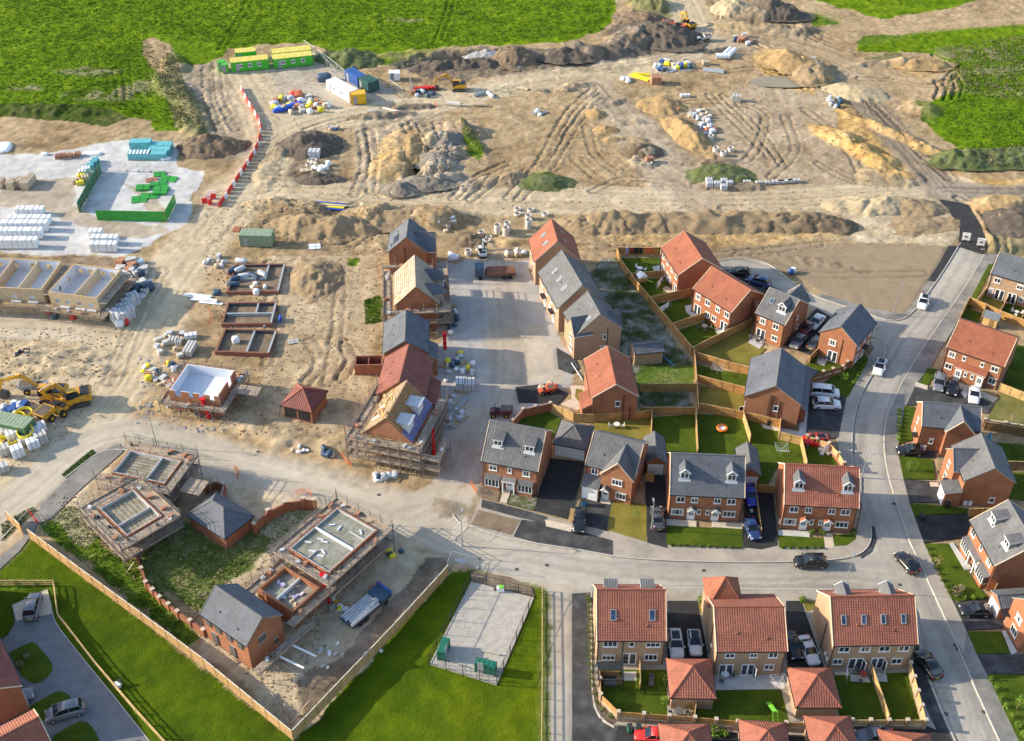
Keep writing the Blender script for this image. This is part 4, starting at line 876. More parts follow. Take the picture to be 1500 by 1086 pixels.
def house(name, label, cat, L_=None, R_=None, pos=None, ang=None, w=None, d=8.5, eh=5.0, rh=8.5, ax='x', wall='red_brick', roof='slate_tile', items=(), group=None, hip=False, pipe=True, verge='mortar_verge', gables=(), dormers=(), lights_=(), wallh=None, closed=True):
 if L_ is not None:
  a = at(*L_, eh); b = at(*R_, eh); w = w or (b-a).xy.length; ang = math.atan2(b.y-a.y, b.x-a.x); pos = (a.x, a.y)
 else: ang = R(ang)
 t = thing(name, label, cat, (pos[0], pos[1],0), ang, group)
 ox, oy = (OV, OE) if ax == 'x' else (OE, OV)
 if hip: ox = oy = OE
 x0, x1, y0, y1 = ox, w-ox, oy, d-oy
 slp = (rh-eh)/((d if ax == 'x' else w)/2)
 we = (wallh or eh)+slp*OE-.1
 rm = RMAT[roof]
 mb = MB()
 if hip: mb.box(x0, x1, y0, y1,-.3, eh-.02, wall)
 elif ax == 'x': mb.prism([(y0,-.3),(y1,-.3),(y1, we),(d/2, rh-.12),(y0, we)], 'x', x0, x1, wall)
 else: mb.prism([(x0,-.3),(x1,-.3),(x1, we),(w/2, rh-.12),(x0, we)], 'y', y0, y1, wall)
 me = mb.mesh('wall'); fixn(me); link('wall', me, t)
 pl = MB(); pl.box(x0-.03, x1+.03, y0-.03, y1+.03,-.3,.22, 'dark_brick' if wall != 'buff_brick' else 'buff_brick'); pl.link('plinth', t)
 rb = MB(); ex = MB(); gt = MB()
 if hip:
  A, B, C, D = (0,0, eh),(w, 0, eh),(w, d, eh),(0, d, eh)
  if abs(w-d) < 1.2: p = q = (w/2, d/2, rh)
  elif w > d: p, q = (d/2, d/2, rh),(w-d/2, d/2, rh)
  else: p, q = (w/2, w/2, rh),(w/2, d-w/2, rh)
  if w >= d or p == q:
   slope(rb, A, B, q, p, roof); slope(rb, C, D, p, q, roof); slope(rb, D, A, p, p, roof); slope(rb, B, C, q, q, roof)
   hips = [(A, p),(D, p),(B, q),(C, q)]
  else:
   slope(rb, A, B, p, p, roof); slope(rb, C, D, q, q, roof); slope(rb, B, C, q, p, roof); slope(rb, D, A, p, q, roof)
   hips = [(A, p),(B, p),(C, q),(D, q)]
  rb.face([(0,0, eh-.02),(0, d, eh-.02),(w, d, eh-.02),(w, 0, eh-.02)], 'white_upvc')
  for h0, h1 in hips: strip_on(ex, h0, h1,.22,.1, rm, .03)
  if p != q: strip_on(ex, p, q, .24,.1, rm, .03)
  for (u0, u1, v0, v1) in ((0, w, -.08,.0),(0, w, d, d+.08),(-.08,0,0, d),(w, w+.08,0, d)): gt.box(u0, u1, v0, v1, eh-.14, eh-.01, 'black_plastic')
 else:
  if ax == 'x':
   A, B, C, D = (0,0, eh),(w, 0, eh),(w, d, eh),(0, d, eh); p, q = (0, d/2, rh),(w, d/2, rh)
   slope(rb, A, B, q, p, roof); slope(rb, C, D, p, q, roof); under(rb, A, B, q, p, 'white_upvc'); under(rb, C, D, p, q, 'white_upvc')
   rk = [(A, p),(D, p),(B, q),(C, q)]
   gt.box(0, w, -.11,-.0, eh-.12, eh-.0, 'black_plastic'); gt.box(0, w, d, d+.11, eh-.12, eh-.0, 'black_plastic')
  else:
   A, B, C, D = (0,0, eh),(w, 0, eh),(w, d, eh),(0, d, eh); p, q = (w/2,0, rh),(w/2, d, rh)
   slope(rb, D, A, p, q, roof); slope(rb, B, C, q, p, roof); under(rb, D, A, p, q, 'white_upvc'); under(rb, B, C, q, p, 'white_upvc')
   rk = [(A, p),(B, p),(C, q),(D, q)]
   gt.box(-.11,0,0, d, eh-.12, eh, 'black_plastic'); gt.box(w, w+.11,0, d, eh-.12, eh, 'black_plastic')
  strip_on(ex, p, q, .26,.12, rm, .03)
  vb = MB()
  for h0, h1 in rk: strip_on(vb, h0, h1,.13,.1, verge, .0)
  vb.link('verge', t)
 rf = rb.link('roof', t); ex.link('ridge_tiles', rf); gt.link('gutter', t)
 if pipe:
  mb = MB(); xs = [x0+.12, x1-.12] if ax == 'x' or hip else []
  for x in xs[:1 if hip else 2]: mb.tube((x, y0-.06,0),(x, y0-.06, eh-.1),.045, 'black_plastic'); mb.tube((x, y0-.06, eh-.1),(x, -.04, eh-.02),.045, 'black_plastic')
  if not xs:
   mb.tube((w*.62, y0-.06,0),(w*.62, y0-.06, we),.05, 'black_plastic')
  mb.link('downpipe', t)
 F = {'F': Frame((x0, y0),0), 'R': Frame((x1, y0), math.pi/2), 'B': Frame((x1, y1), math.pi), 'L': Frame((x0, y1),-math.pi/2)}
 t['ww'] = x1-x0
 for g in gables:
  face, s0, s1, pr, e2, r2, back = g[:7]; f = F[face]; roof2 = g[7] if len(g) > 7 else roof
  sl2 = (r2-e2)/((s1-s0)/2+OE)
  mb = MB(); prof = [(s0,-.3),(s1,-.3),(s1, e2+sl2*OE-.1),((s0+s1)/2, r2-.12),(s0, e2+sl2*OE-.1)]
  mb.loft([[f.p(a, pr, z) for a, z in prof],[f.p(a, -.4, z) for a, z in prof]], wall)
  me = mb.mesh('gable_wall'); fixn(me); gw = link('gable_wall', me, t)
  a0, a1, m_, T0, T1 = s0-OE, s1+OE, (s0+s1)/2, pr+OV, -back
  mb = MB()
  A, B, C, D = f.p(a0, T0, e2), f.p(a1, T0, e2), f.p(a1, T1, e2), f.p(a0, T1, e2); p, q = f.p(m_, T0, r2), f.p(m_, T1, r2)
  slope(mb, D, A, p, q, roof2); slope(mb, B, C, q, p, roof2); under(mb, D, A, p, q, 'white_upvc'); under(mb, B, C, q, p, 'white_upvc')
  gr = mb.link('gable_roof', t); e_ = MB(); strip_on(e_, p, q, .24,.11, rm, .03); strip_on(e_, A, p, .13,.1, verge); strip_on(e_, B, p, .13,.1, verge); e_.link('ridge_tiles', gr)
 def put(face, s, z, me, nm, tt=0.0, pane=None, parent=t):
  f = F[face]; o = link(nm, me, parent, f.p(s, tt, z),(0,0, f.a))
  if pane: link('pane', pane, o)
  return o
 for it in items:
  k, face, s, z, iw, ih = it[:6]; tt = it[6] if len(it) > 6 else 0.0
  if k[0] == 'w':
   n = int(k[1:] or 2); vv = random.choice([0,0,0,1,2]); put(face, s, z, shared(('w', iw, ih, n), lambda: win_mesh(iw, ih, n)), 'window', tt, shared(('p', iw, ih, vv), lambda: pane_mesh(iw, ih, vv)))
  elif k == 'f': put(face, s, z, shared(('f', iw, ih), lambda: french_mesh(iw, ih)), 'patio_door', tt, shared(('fp', iw, ih), lambda: MB().box(-iw/2+.1, iw/2-.1,-.03,0,.12, ih-.12, 'window_glass').mesh('pane')))
  elif k == 'fo':      # patio doors with one leaf standing open
   o = put(face, s, z, shared(('f', iw, ih), lambda: french_mesh(iw, ih)), 'patio_door', tt, shared(('fp', iw, ih), lambda: MB().box(-iw/2+.1, iw/2-.1,-.03,0,.12, ih-.12, 'window_glass').mesh('pane')))
   mb = MB(); bar_frame(mb, 0,.75,.05, ih-.05,.1,-.03,.03, 'white_upvc'); mb.box(.1,.65,-.01,.01,.15, ih-.15, 'window_glass'); link('open_leaf', mb.mesh('open_leaf'), o, (iw/2-.08,-.08,0),(0,0, R(-75)))
  elif k[0] == 'd': put(face, s, z, shared(('d', iw, ih, k), lambda: door_mesh(iw, ih, 'red_door' if k == 'dr' else 'black_plastic' if k == 'dk' else 'white_upvc')), 'door', tt, shared(('dg', iw, ih), lambda: dglass_mesh(iw, ih)))
  elif k == 'g': put(face, s, z, shared(('g', iw, ih), lambda: gdoor_mesh(iw, ih)), 'garage_door', tt)
  elif k == 'go': put(face, s, z, MB().box(-iw/2, iw/2,-.02,.3,0, ih, 'black_plastic').mesh('garage_opening'), 'garage_opening', tt)  # solid black slab stands in for the shade inside an open bay
  elif k == 'porch' or k == 'porchr' or k == 'porcho':    # small gabled canopy
   rmat = {'porch': 'grey_tile', 'porchr': 'clay_tile', 'porcho': 'clay_tile'}[k]; mb = MB(); D_ = .85
   slope(mb, (-iw/2,0, ih*0),(-iw/2,-D_, 0),(0,-D_, iw*.42),(0,0, iw*.42), rmat, .28); slope(mb, (iw/2,-D_, 0),(iw/2,0,0),(0,0, iw*.42),(0,-D_, iw*.42), rmat, .28)
   mb.face([(-iw/2,0,-.03),(iw/2,0,-.03),(iw/2,-D_, -.03),(-iw/2,-D_, -.03)], 'white_upvc')
   strip_on(mb, (-iw/2,-D_, 0),(0,-D_, iw*.42),.1,.1, 'white_upvc'); strip_on(mb, (iw/2,-D_, 0),(0,-D_, iw*.42),.1,.1, 'white_upvc')
   mb.face([(-iw/2+.1,-D_+.06,0),(iw/2-.1,-D_+.06,0),(0,-D_+.06, iw*.38)], 'white_upvc')
   for sx in (-1,1): mb.tube((sx*(iw/2-.1),-.02,-.6),(sx*(iw/2-.1),-D_+.1,-.03),.035, 'white_upvc', 4)
   put(face, s, z, mb.mesh('porch_canopy'), 'porch_canopy', tt)
  elif k[:4] == 'flat':     # flat porch on posts or flat bay roof
   mb = MB(); D_ = .95; mb.box(-iw/2, iw/2,-D_, 0,0,.12, 'grey_lead'); mb.box(-iw/2-.04, iw/2+.04,-D_-.04,0,-.14,0, 'white_upvc')
   if k == 'flatp':
    for sx in (-1,1): mb.box(sx*(iw/2-.16)-.09, sx*(iw/2-.16)+.09,-D_+.05,-D_+.23,-z+.05,-.14, 'white_upvc')
   put(face, s, z, mb.mesh('porch_canopy'), 'porch_canopy', tt)
  elif k == 'canopy':   # black flat canopy
   mb = MB(); mb.box(-iw/2, iw/2,-.85,0,0,.13, 'black_plastic'); put(face, s, z, mb.mesh('porch_canopy'), 'porch_canopy', tt)
  elif k == 'bay':
   D_ = .75; hb = .85; o = put(face, s, z, MB().box(-iw/2, iw/2,-D_, .02,-.3, hb, wall).mesh('bay_window'), 'bay_window', tt)
   mb = MB(); bar_frame(mb, -iw/2-.03, iw/2+.03, hb, ih, .09,-D_-.05,-D_+.05, 'white_upvc', 4)
   mb.box(-iw/2-.03,-iw/2+.05,-D_+.05,0, hb, hb+.09, 'white_upvc'); mb.box(iw/2-.05, iw/2+.03,-D_+.05,0, hb, hb+.09, 'white_upvc')
   mb.box(-iw/2-.03,-iw/2+.05,-D_+.05,0, ih-.09, ih, 'white_upvc'); mb.box(iw/2-.05, iw/2+.03,-D_+.05,0, ih-.09, ih, 'white_upvc'); link('bay_frame', mb.mesh('bay_frame'), o)
   link('pane', MB().box(-iw/2+.01, iw/2-.01,-D_, .0, hb+.09, ih-.09, 'window_glass').mesh('pane'), o)
   mb = MB(); slope(mb, (-iw/2-.1,-D_-.14, ih),(iw/2+.1,-D_-.14, ih),(iw/2+.1,.0, ih+.42),(-iw/2-.1,.0, ih+.42), 'grey_tile', .3); mb.prism([(-D_-.14, ih),(0, ih+.41),(0, ih)], 'x', -iw/2-.08, iw/2+.08, 'white_upvc'); link('bay_roof', mb.mesh('bay_roof'), o)
  elif k[:4] == 'lean':    # lean-to: (kind, face, s centre, low eaves z, width, depth, _, top z)
   top = it[7]; rmt = it[8] if len(it) > 8 else roof; D_ = ih; o = put(face, s, 0, MB().box(-iw/2, iw/2,-D_, .02,-.3, z-.04, wall).mesh('lean_to'), 'lean_to', 0)
   mb = MB(); a_, b_, c_, d_ = (-iw/2-.1,-D_-.2, z-.05),(iw/2+.1,-D_-.2, z-.05),(iw/2+.1,0, top),(-iw/2-.1,0, top)
   slope(mb, a_, b_, c_, d_, rmt, .3); under(mb, a_, b_, c_, d_, 'white_upvc', .08); link('lean_to_roof', mb.mesh('lean_to_roof'), o)
   mb = MB(); mb.prism([(-D_, z-.2),(0, top-.06),(0, z-.2)], 'x', -iw/2+.002, iw/2-.002, wall); me = mb.mesh('cheek'); fixn(me); link('cheek', me, o)
  elif k == 'box':
   put(face, s, z, MB().box(-iw/2, iw/2,-.22,0,0, ih, 'white_upvc').mesh('meter_box'), 'meter_box', tt)
  elif k == 'pipe':
   put(face, s, 0, MB().tube((0,-.08,0),(0,-.08, z),.055, 'black_plastic').mesh('downpipe'), 'downpipe', tt)
 if not hip and w > 6:
  for vx, vy in ((w*.3,.42),(w*.72,.3)) if ax == 'x' else ((w*.24,.4),(w*.24,.7)):
   pz = eh+(vy*d/2 if ax == 'x' else vx)*slp; link('roof_vent', shared(('rv', rm), lambda: MB().box(-.13,.13,-.16,.16,-.1,.13, rm).mesh('roof_vent')), t, (vx, vy*d/2, pz) if ax == 'x' else (vx, vy*d, pz))
 pitch = math.atan(slp)
 for (side, s, v, dw, kind) in dormers:
  f = Frame((0,0),0) if side == 'F' else Frame((w, d), math.pi)
  zf = eh+v*slp; hgt_ = 1.25; zt = zf+hgt_
  if kind == 'gable':
   rz = zt+.62; back = (rz-eh)/slp; bk2 = (zt-eh)/slp
   mb = MB(); prof = [(-dw/2, zf-.15),(dw/2, zf-.15),(dw/2, zt),(0, rz-.06),(-dw/2, zt)]
   mb.loft([[f.p(s+a, -v, z) for a, z in prof],[f.p(s+a, -back, z) for a, z in prof]], 'grey_lead'); me = mb.mesh('dormer'); fixn(me); dm = link('dormer', me, t)
   mb = MB(); o_ = .16
   A, B, C, D = f.p(s-dw/2-o_, -v+.2, zt-.08), f.p(s+dw/2+o_, -v+.2, zt-.08), f.p(s+dw/2+o_, -bk2-.2, zt-.08), f.p(s-dw/2-o_, -bk2-.2, zt-.08); p, q = f.p(s, -v+.2, rz), f.p(s, -back, rz)
   slope(mb, D, A, p, q, 'grey_tile' if roof != 'slate_tile' else 'slate_tile', .3); slope(mb, B, C, q, p, 'grey_tile', .3)
   strip_on(mb, A, p, .1,.14, 'white_upvc'); strip_on(mb, B, p, .1,.14, 'white_upvc'); mb.link('dormer_roof', dm)
  else:
   back = (zt+.12-eh)/slp
   mb = MB(); mb.loft([[f.p(s+a, -v, z) for a, z in ((-dw/2, zf-.15),(dw/2, zf-.15),(dw/2, zt),(-dw/2, zt))],[f.p(s+a, -back, z) for a, z in ((-dw/2, zf-.15),(dw/2, zf-.15),(dw/2, zt+.05),(-dw/2, zt+.05))]], 'grey_lead')
   me = mb.mesh('dormer'); fixn(me); dm = link('dormer', me, t)
   mb = MB(); o_ = .14; bb = back+.35
   top = [f.p(s-dw/2-o_, -v+.2, zt), f.p(s+dw/2+o_, -v+.2, zt), f.p(s+dw/2+o_, -bb, zt+.32), f.p(s-dw/2-o_, -bb, zt+.32)]
   slope(mb, *top, 'grey_tile', .33); under(mb, *top, 'white_upvc', .14); mb.link('dormer_roof', dm)
  mb = MB(); bar_frame(mb, -dw/2+.04, dw/2-.04,.12, hgt_-.06,.1,-.08,.02, 'white_upvc', 2); mb.box(-dw/2+.1, dw/2-.1,-.04,-.01,.2, hgt_-.1, 'window_glass')
  link('dormer_window', mb.mesh('dormer_window'), dm, f.p(s, -v, zf),(0,0, f.a))
  mb = MB(); mb.box(-dw/2-.2, dw/2+.2,-.42,.0,-.02,.03, 'galvanised'); o = link('lead_apron', mb.mesh('lead_apron'), dm, f.p(s, -v, zf+.02), None)
  o.rotation_euler = (pitch, 0, f.a)
 for (side, s, v, lw, lh, kind) in lights_:
  f = {'F': Frame((0,0),0), 'B': Frame((w, d), math.pi), 'L': Frame((0, d),-math.pi/2), 'R': Frame((w, 0), math.pi/2)}[side]
  mb = MB(); fr_ = 'steel_grey' if kind != 'solar' else 'black_plastic'; th = .1
  bar_frame(mb, -lw/2, lw/2,-lh/2, lh/2,.09,-th, .0, fr_, 1 if kind != 'solar' else 3)
  sk = link('roof_light' if kind != 'solar' else 'solar_panel', mb.mesh('roof_light'), t, f.p(s, -v, eh+v*slp+.03))
  sk.rotation_euler = (-(math.pi/2-pitch),0, f.a)
  link('pane', MB().box(-lw/2+.09, lw/2-.09,-th+.03,-.01,-lh/2+.09, lh/2-.09, 'solar_glass' if kind != 'bright' else 'car_silver').mesh('pane'), sk)
 return t
SEMI = 'semi-detached houses'
W2, W1 = 1.05,2.35
up, dn = 3.35,.95
house('house', 'buff brick house with red pantile roof, two rooflights and a dark pergola behind', 'house', (874.3,938.8),(976.5,939.3), d=9.0, rh=9.3, wall='buff_brick', roof='red_tile', items=[
('w3', 'F', 1.6,3.55,1.75,1.05),('w1', 'F', 4.25,3.6,.65,.9),('w3', 'F', 6.9,3.55,1.75,1.05),('w3', 'F', 1.5,.95,1.6,1.0),('f', 'F', 4.1,.12,1.8,2.15),('w3', 'F', 6.8,.95,1.65,1.1),('pipe', 'F', 3.2,5,0,0),('pipe', 'L', 6.2,6,0,0)],
dormers=[('B', 2.0,1.6,1.5, 'flat'),('B', 6.6,1.6,1.5, 'flat')], lights_=[('F', 2.05,2.25,.75,1.35, 'r'),('F', 6.85,2.25,.75,1.35, 'r')])
house('house', 'detached buff brick house with red roof, hipped tower and open patio door', 'house', (1049.4,955.2),(1154.3,954.7), d=9.0, rh=8.0, wall='buff_brick', roof='red_tile', items=[
('w2', 'F', 1.7,3.55,1.15,1.0),('w2', 'F', 4.6,3.6,.9,.95),('w2', 'F', 7.0,3.55,1.15,1.0),('f', 'F', 1.5,.12,1.75,2.1),('fo', 'F', 4.2,.12,1.6,2.1),('w2', 'F', 6.8,1.2,1.2,.95),('pipe', 'L', 5.2,6,0,0),('box', 'L', 5.9,2.4,.4,.4)])
t = COL.objects[-1]
tw = [o for o in COL.objects if o.type == 'EMPTY' and 'hipped tower' in o.get('label', '')][0]
mb = MB(); mb.box(.1,4.1,8.7,11.2,-.3,5.3, 'buff_brick'); mb.link('tower_wall', tw)
mb = MB(); A, B, C, D = (-.2,6.6,5.3),(4.4,6.6,5.3),(4.4,11.5,5.3),(-.2,11.5,5.3); p = (2.1,9.0,8.4)
for q in ((A, B),(B, C),(C, D),(D, A)): slope(mb, q[0], q[1], p, p, 'clay_tile'); strip_on(mb, q[0], p, .2,.1, 'ridge_red', .03)
mb.link('tower_roof', tw)
house('house', 'wide buff brick semi-detached pair with four rooflights in its red roof', 'house', (1220.3,946.6),(1345.2,944.4), d=8.8, rh=9.0, wall='buff_brick', roof='red_tile', items=[
('w2', 'F', 1.5,3.5,1.35,1.0),('w2', 'F', 4.1,3.5,1.35,1.0),('w2', 'F', 6.5,3.5,1.35,1.0),('w2', 'F', 8.9,3.5,1.3,1.0),('w2', 'F', 1.1,1.1,1.2,1.0),('fo', 'F', 3.4,.12,1.8,2.1),('fo', 'F', 6.1,.12,1.6,2.1),('w2', 'F', 8.5,1.0,1.3,1.0),('pipe', 'L', 5,5,0,0),('box', 'L', 7,1.2,.4,.5),('box', 'L', 7.8,1.2,.4,.5)],
dormers=[('B', 2.6,1.7,1.5, 'gable'),('B', 8.2,1.7,1.5, 'gable')], lights_=[('F', 1.5,2.3,.62,1.2, 'r'),('F', 4.0,2.3,.62,1.2, 'r'),('F', 6.4,2.3,.62,1.2, 'r'),('F', 8.9,2.3,.62,1.2, 'r')])
house('house', 'red brick corner house with grey roof, two flat dormers and two white bay windows', 'house', (704.7,675.9),(788,691.7), d=9.3, rh=9.0, roof='grey_tile', wall='red_brick', items=[
('w2', 'F', 1.6,3.45,1.15,1.05),('w1', 'F', 4.1,3.5,.6,.95),('w2', 'F', 6.6,3.45,1.15,1.05),('bay', 'F', 1.6,0,2.1,2.25),('bay', 'F', 6.6,0,2.1,2.25),('dw', 'F', 4.1,.1,1.0,2.1),('flatp', 'F', 4.1,2.5,2.0,1)],
dormers=[('F', 2.0,2.0,1.35, 'flat'),('F', 6.7,2.0,1.35, 'flat')], lights_=[])
house('house', 'red brick house with grey roof, front gable and small white garage door', 'house', (856.6,681.5),(930.2,699.8), d=8.0, rh=8.1, roof='grey_tile', wall='red_brick', items=[
('w2', 'F', 1.35,3.5,1.05,1.05),('lean', 'F', 1.25,2.55,2.5,1.9,0,3.3),('g', 'F', 1.3,.12,2.15,2.05,1.9),('w3', 'F', 5.0,3.4,1.5,1.05,1.05),('w3', 'F', 5.7,.9,1.5,1.1,1.05),('dw', 'F', 3.4,.1,.95,2.05,1.05),('porch', 'F', 3.4,2.35,1.3,1,1.05)],
gables=[('F', 2.65,7.2,1.0,4.8,7.7,3.9)])
house('house', 'red brick pair with grey roof and two pointed dormers, green lawn in front', 'house', (981.1,725.2),(1091.3,730), d=8.8, rh=8.95, roof='slate_tile', wall='red_brick', items=[
('w2', 'F', 1.5,3.45,1.2,1.05),('w2', 'F', 3.45,3.5,.95,.95),('w2', 'F', 6.65,3.5,.95,.95),('w2', 'F', 8.6,3.45,1.2,1.05),('w3', 'F', 1.25,.95,1.75,1.05),('w3', 'F', 8.55,.95,1.75,1.05),('w1', 'F', 4.3,1.2,.5,.85),('w1', 'F', 5.5,1.2,.5,.85),
('dw', 'F', 3.2,.1,.95,2.05),('porch', 'F', 3.2,2.35,1.35,1),('dw', 'F', 6.6,.1,.95,2.05),('porch', 'F', 6.6,2.35,1.35,1)],
dormers=[('F', 2.0,1.75,1.3, 'gable'),('F', 8.55,1.75,1.3, 'gable')])
house('house', 'red brick pair with red pantile roof, pointed dormers and orange porch canopies', 'house', (1148.8,739.6),(1258.9,745.6), d=8.6, rh=8.75, roof='red_tile', wall='red_brick', items=[
('w2', 'F', 1.4,3.45,1.2,1.05),('w2', 'F', 3.4,3.5,.95,.95),('w2', 'F', 6.6,3.5,.95,.95),('w2', 'F', 8.5,3.45,1.25,1.05),('w3', 'F', 1.2,.95,1.75,1.05),('w3', 'F', 8.4,.95,1.75,1.05),('w1', 'F', 4.2,1.2,.5,.85),('w1', 'F', 5.4,1.2,.5,.85),
('dw', 'F', 3.1,.1,.95,2.05),('porchr', 'F', 3.1,2.35,1.35,1),('dw', 'F', 6.4,.1,.95,2.05),('porchr', 'F', 6.4,2.35,1.35,1),('box', 'L', 7.6,.6,.4,.6)],
dormers=[('F', 1.9,1.75,1.3, 'gable'),('F', 8.6,1.75,1.3, 'gable')])
house('house', 'top red-roofed brick pair beside the fence hung with washing', 'house', pos=(27.3,180.9), ang=-77, w=9.5, d=8.5, rh=8.0, roof='clay_tile', wall='red_brick', items=[
('w2', 'F', 1.2,3.4,1.1,1.05),('w2', 'F', 3.4,3.4,1.0,1.0),('w2', 'F', 5.8,3.4,1.0,1.0),('w2', 'F', 8.0,3.4,1.1,1.05),('f', 'F', 1.6,.12,1.6,2.1),('w2', 'F', 3.9,1.0,1.0,1.0),('w2', 'F', 5.3,1.0,1.0,1.0),('f', 'F', 8.0,.12,1.6,2.1),('pipe', 'R', 5.8,5.5,0,0),('w1', 'R', 7.5,3.6,.5,.8)])
house('house', 'lower red-roofed brick pair beside the garden with the round table', 'house', (1014.3,423.2),(1071.1,458.5), d=8.6, rh=7.9, roof='clay_tile', wall='red_brick', items=[
('w2', 'F', 1.2,3.35,1.1,1.05),('w2', 'F', 3.5,3.35,1.15,1.1),('w2', 'F', 5.9,3.35,1.0,1.0),('w2', 'F', 8.0,3.35,1.1,1.05),('f', 'F', 1.4,.12,1.6,2.1),('w2', 'F', 3.8,1.0,1.05,1.0),('w2', 'F', 5.3,1.0,1.05,1.0),('fo', 'F', 7.7,.12,1.6,2.1),('pipe', 'R', 5.2,5.5,0,0),('w1', 'R', 6.6,3.4,.55,.9)])
house('house', 'brick house with grey roof, single white pointed dormer and crowded stone patio', 'house', (1106,459),(1149.7,477.4), d=8.3, rh=8.1, roof='grey_tile', wall='red_brick', items=[
('w2', 'F', 1.4,3.35,1.1,1.05),('w2', 'F', 3.9,3.35,1.1,1.05),('f', 'F', 1.4,.12,1.7,2.1),('w2', 'F', 4.0,1.0,1.1,.95),('pipe', 'R', 3.4,5,0,0),('w1', 'R', 5.2,1.2,.6,.9),('w1', 'R', 4.6,3.5,.5,.8)],
dormers=[('F', 4.0,1.6,1.35, 'gable')], lights_=[('F', 1.6,2.5,.7,1.0, 'r')], gables=[('B', .3,4.2,1.4,4.9,7.4,3.5)])
house('house', 'large brick gable house with long grey roof beside two white cars on a drive', 'house', pos=(36.0,138.2), ang=-15, w=8.8, d=9.8, rh=8.0, ax='y', roof='slate_tile', wall='red_brick', verge='ridge_grey', items=[
('w1', 'F', 4.7,3.0,.75,1.0),('pipe', 'F', 3.6,6.0,0,0),('pipe', 'F', 4.05,6.0,0,0),('lean', 'R', 5.6,2.6,7.6,1.1,0,3.4),('w2', 'R', 3,3.3,1.1,1.0),('w2', 'R', 7,3.3,1.1,1.0),('fo', 'L', 8.0,.12,1.6,2.1)])
house('house', 'corner brick house with dark blue-grey roof beside the curved footway', 'house', pos=(51.0,154.9), ang=-36, w=6.8, d=8.0, rh=7.6, ax='y', roof='slate_tile', wall='red_brick', verge='ridge_grey', items=[
('w2', 'F', 2.3,3.3,1.2,1.05),('f', 'F', 2.7,.12,1.7,2.1),('w2', 'R', 1.6,3.3,1.1,1.05),('w2', 'R', 4.0,3.3,.8,1.05),('w2', 'R', 6.3,3.3,1.1,1.05),('w3', 'R', 1.6,.9,1.5,1.1),('w3', 'R', 6.2,.9,1.5,1.1),('dw', 'R', 4.0,.1,.95,2.05),('canopy', 'R', 4.0,2.35,1.4,1)])
house('house', 'brick house with blue-grey roof at the top of the unfinished row', 'house', pos=(-22.8,179.1), ang=0, w=7.4, d=6.6, rh=8.4, ax='y', roof='slate_tile', wall='red_brick', verge='ridge_grey', pipe=False, items=[('pipe', 'F', 3.0,6.0,0,0)],
lights_=[('L', 4.2,1.6,2.3,1.2, 'solar'),('L', 5.2,.75,1.2,.9, 'r'),('L', 2.2,2.9,.4,.4, 'r')], gables=[('R', .6,5.4,1.5,4.8,7.4,3.4)])
house('house', 'plain grey-roofed brick house between the scaffolded house and the red roof', 'house', pos=(-21.0,148.9), ang=3, w=7.5, d=8.6, rh=7.5, ax='y', roof='slate_tile', wall='red_brick', verge='ridge_grey', pipe=False, items=[('lean', 'R', 2.2,3.4,4.0,1.5,0,4.3),('w2', 'R', 6,1,1.2,1)])
house('house', 'red-roofed terraced house touching the timber roof frame', 'house', pos=(-21.3,138.4), ang=-5, w=8.0, d=9.6, rh=8.0, ax='y', roof='brown_tile', wall='red_brick', verge='ridge_red', pipe=False, items=[('lean', 'R', 3.4,3.3,5.6,1.6,0,4.2)])
house('house', 'buff brick house with salmon roof and two rooflights heading the street', 'house', pos=(4.0,175.9), ang=7, w=8.4, d=7.8, rh=9.1, ax='y', roof='clay_tile', wall='buff_brick', verge='ridge_grey', pipe=False, items=[
('w2', 'L', 2,3.4,1.1,1),('w2', 'L', 5.5,3.4,1.1,1),('dr', 'L', 3.8,.1,1,2.1)], lights_=[('L', 2.6,2.4,.8,1.2, 'bright'),('L', 5.4,2.4,.8,1.2, 'bright'),('R', 2.6,2.6,.6,.8, 'bright'),('R', 5.4,2.6,.6,.8, 'bright')])
house('house', 'long buff brick house with pale grey roof and three rooflights', 'house', pos=(7.8,161.5), ang=16, w=8.6, d=11.5, rh=9.0, ax='y', roof='grey_tile', wall='buff_brick', verge='ridge_grey', pipe=False, items=[
('w2', 'L', 2,3.4,1.1,1),('w2', 'L', 4.6,3.4,1.1,1),('w2', 'L', 7.2,3.4,1.1,1),('w2', 'L', 9.6,3.4,1.1,1),('dw', 'L', 3.6,.1,1,2.1),('canopy', 'L', 3.6,2.4,1.6,1),('dw', 'L', 8.4,.1,1,2.1),('canopy', 'L', 8.4,2.4,1.6,1),('w3', 'L', 1.4,.9,1.6,1.1),('w3', 'L', 6.2,.9,1.6,1.1)],
lights_=[('L', 3.2,2.1,.8,1.2, 'bright'),('L', 5.8,2.1,.8,1.2, 'bright'),('L', 8.6,2.1,.8,1.2, 'bright'),('R', 3.2,2.6,.6,.8, 'bright'),('R', 6.8,2.6,.6,.8, 'bright')])
house('house', 'buff brick house with dark side gable roof and two white gable windows', 'house', pos=(10.5,153.7), ang=15, w=8.3, d=6.9, rh=8.7, ax='y', roof='grey_tile', wall='buff_brick', verge='ridge_grey', pipe=False, items=[
('w1', 'F', 4.9,3.3,.6,.95),('w1', 'F', 4.7,.9,.9,1.0),('pipe', 'F', 5.4,5.6,0,0),('w2', 'L', 5.2,3.4,1.1,1,0.45),('w3', 'L', 5.2,1.0,1.5,1.1,0.45)], lights_=[('L', 5.8,2.6,.7,.9, 'bright')],
gables=[('L', 2.9,6.7,.4,4.9,7.4,2.8, 'slate_tile'),('R', 1.5,4.4,.5,4.9,6.8,2.2)])
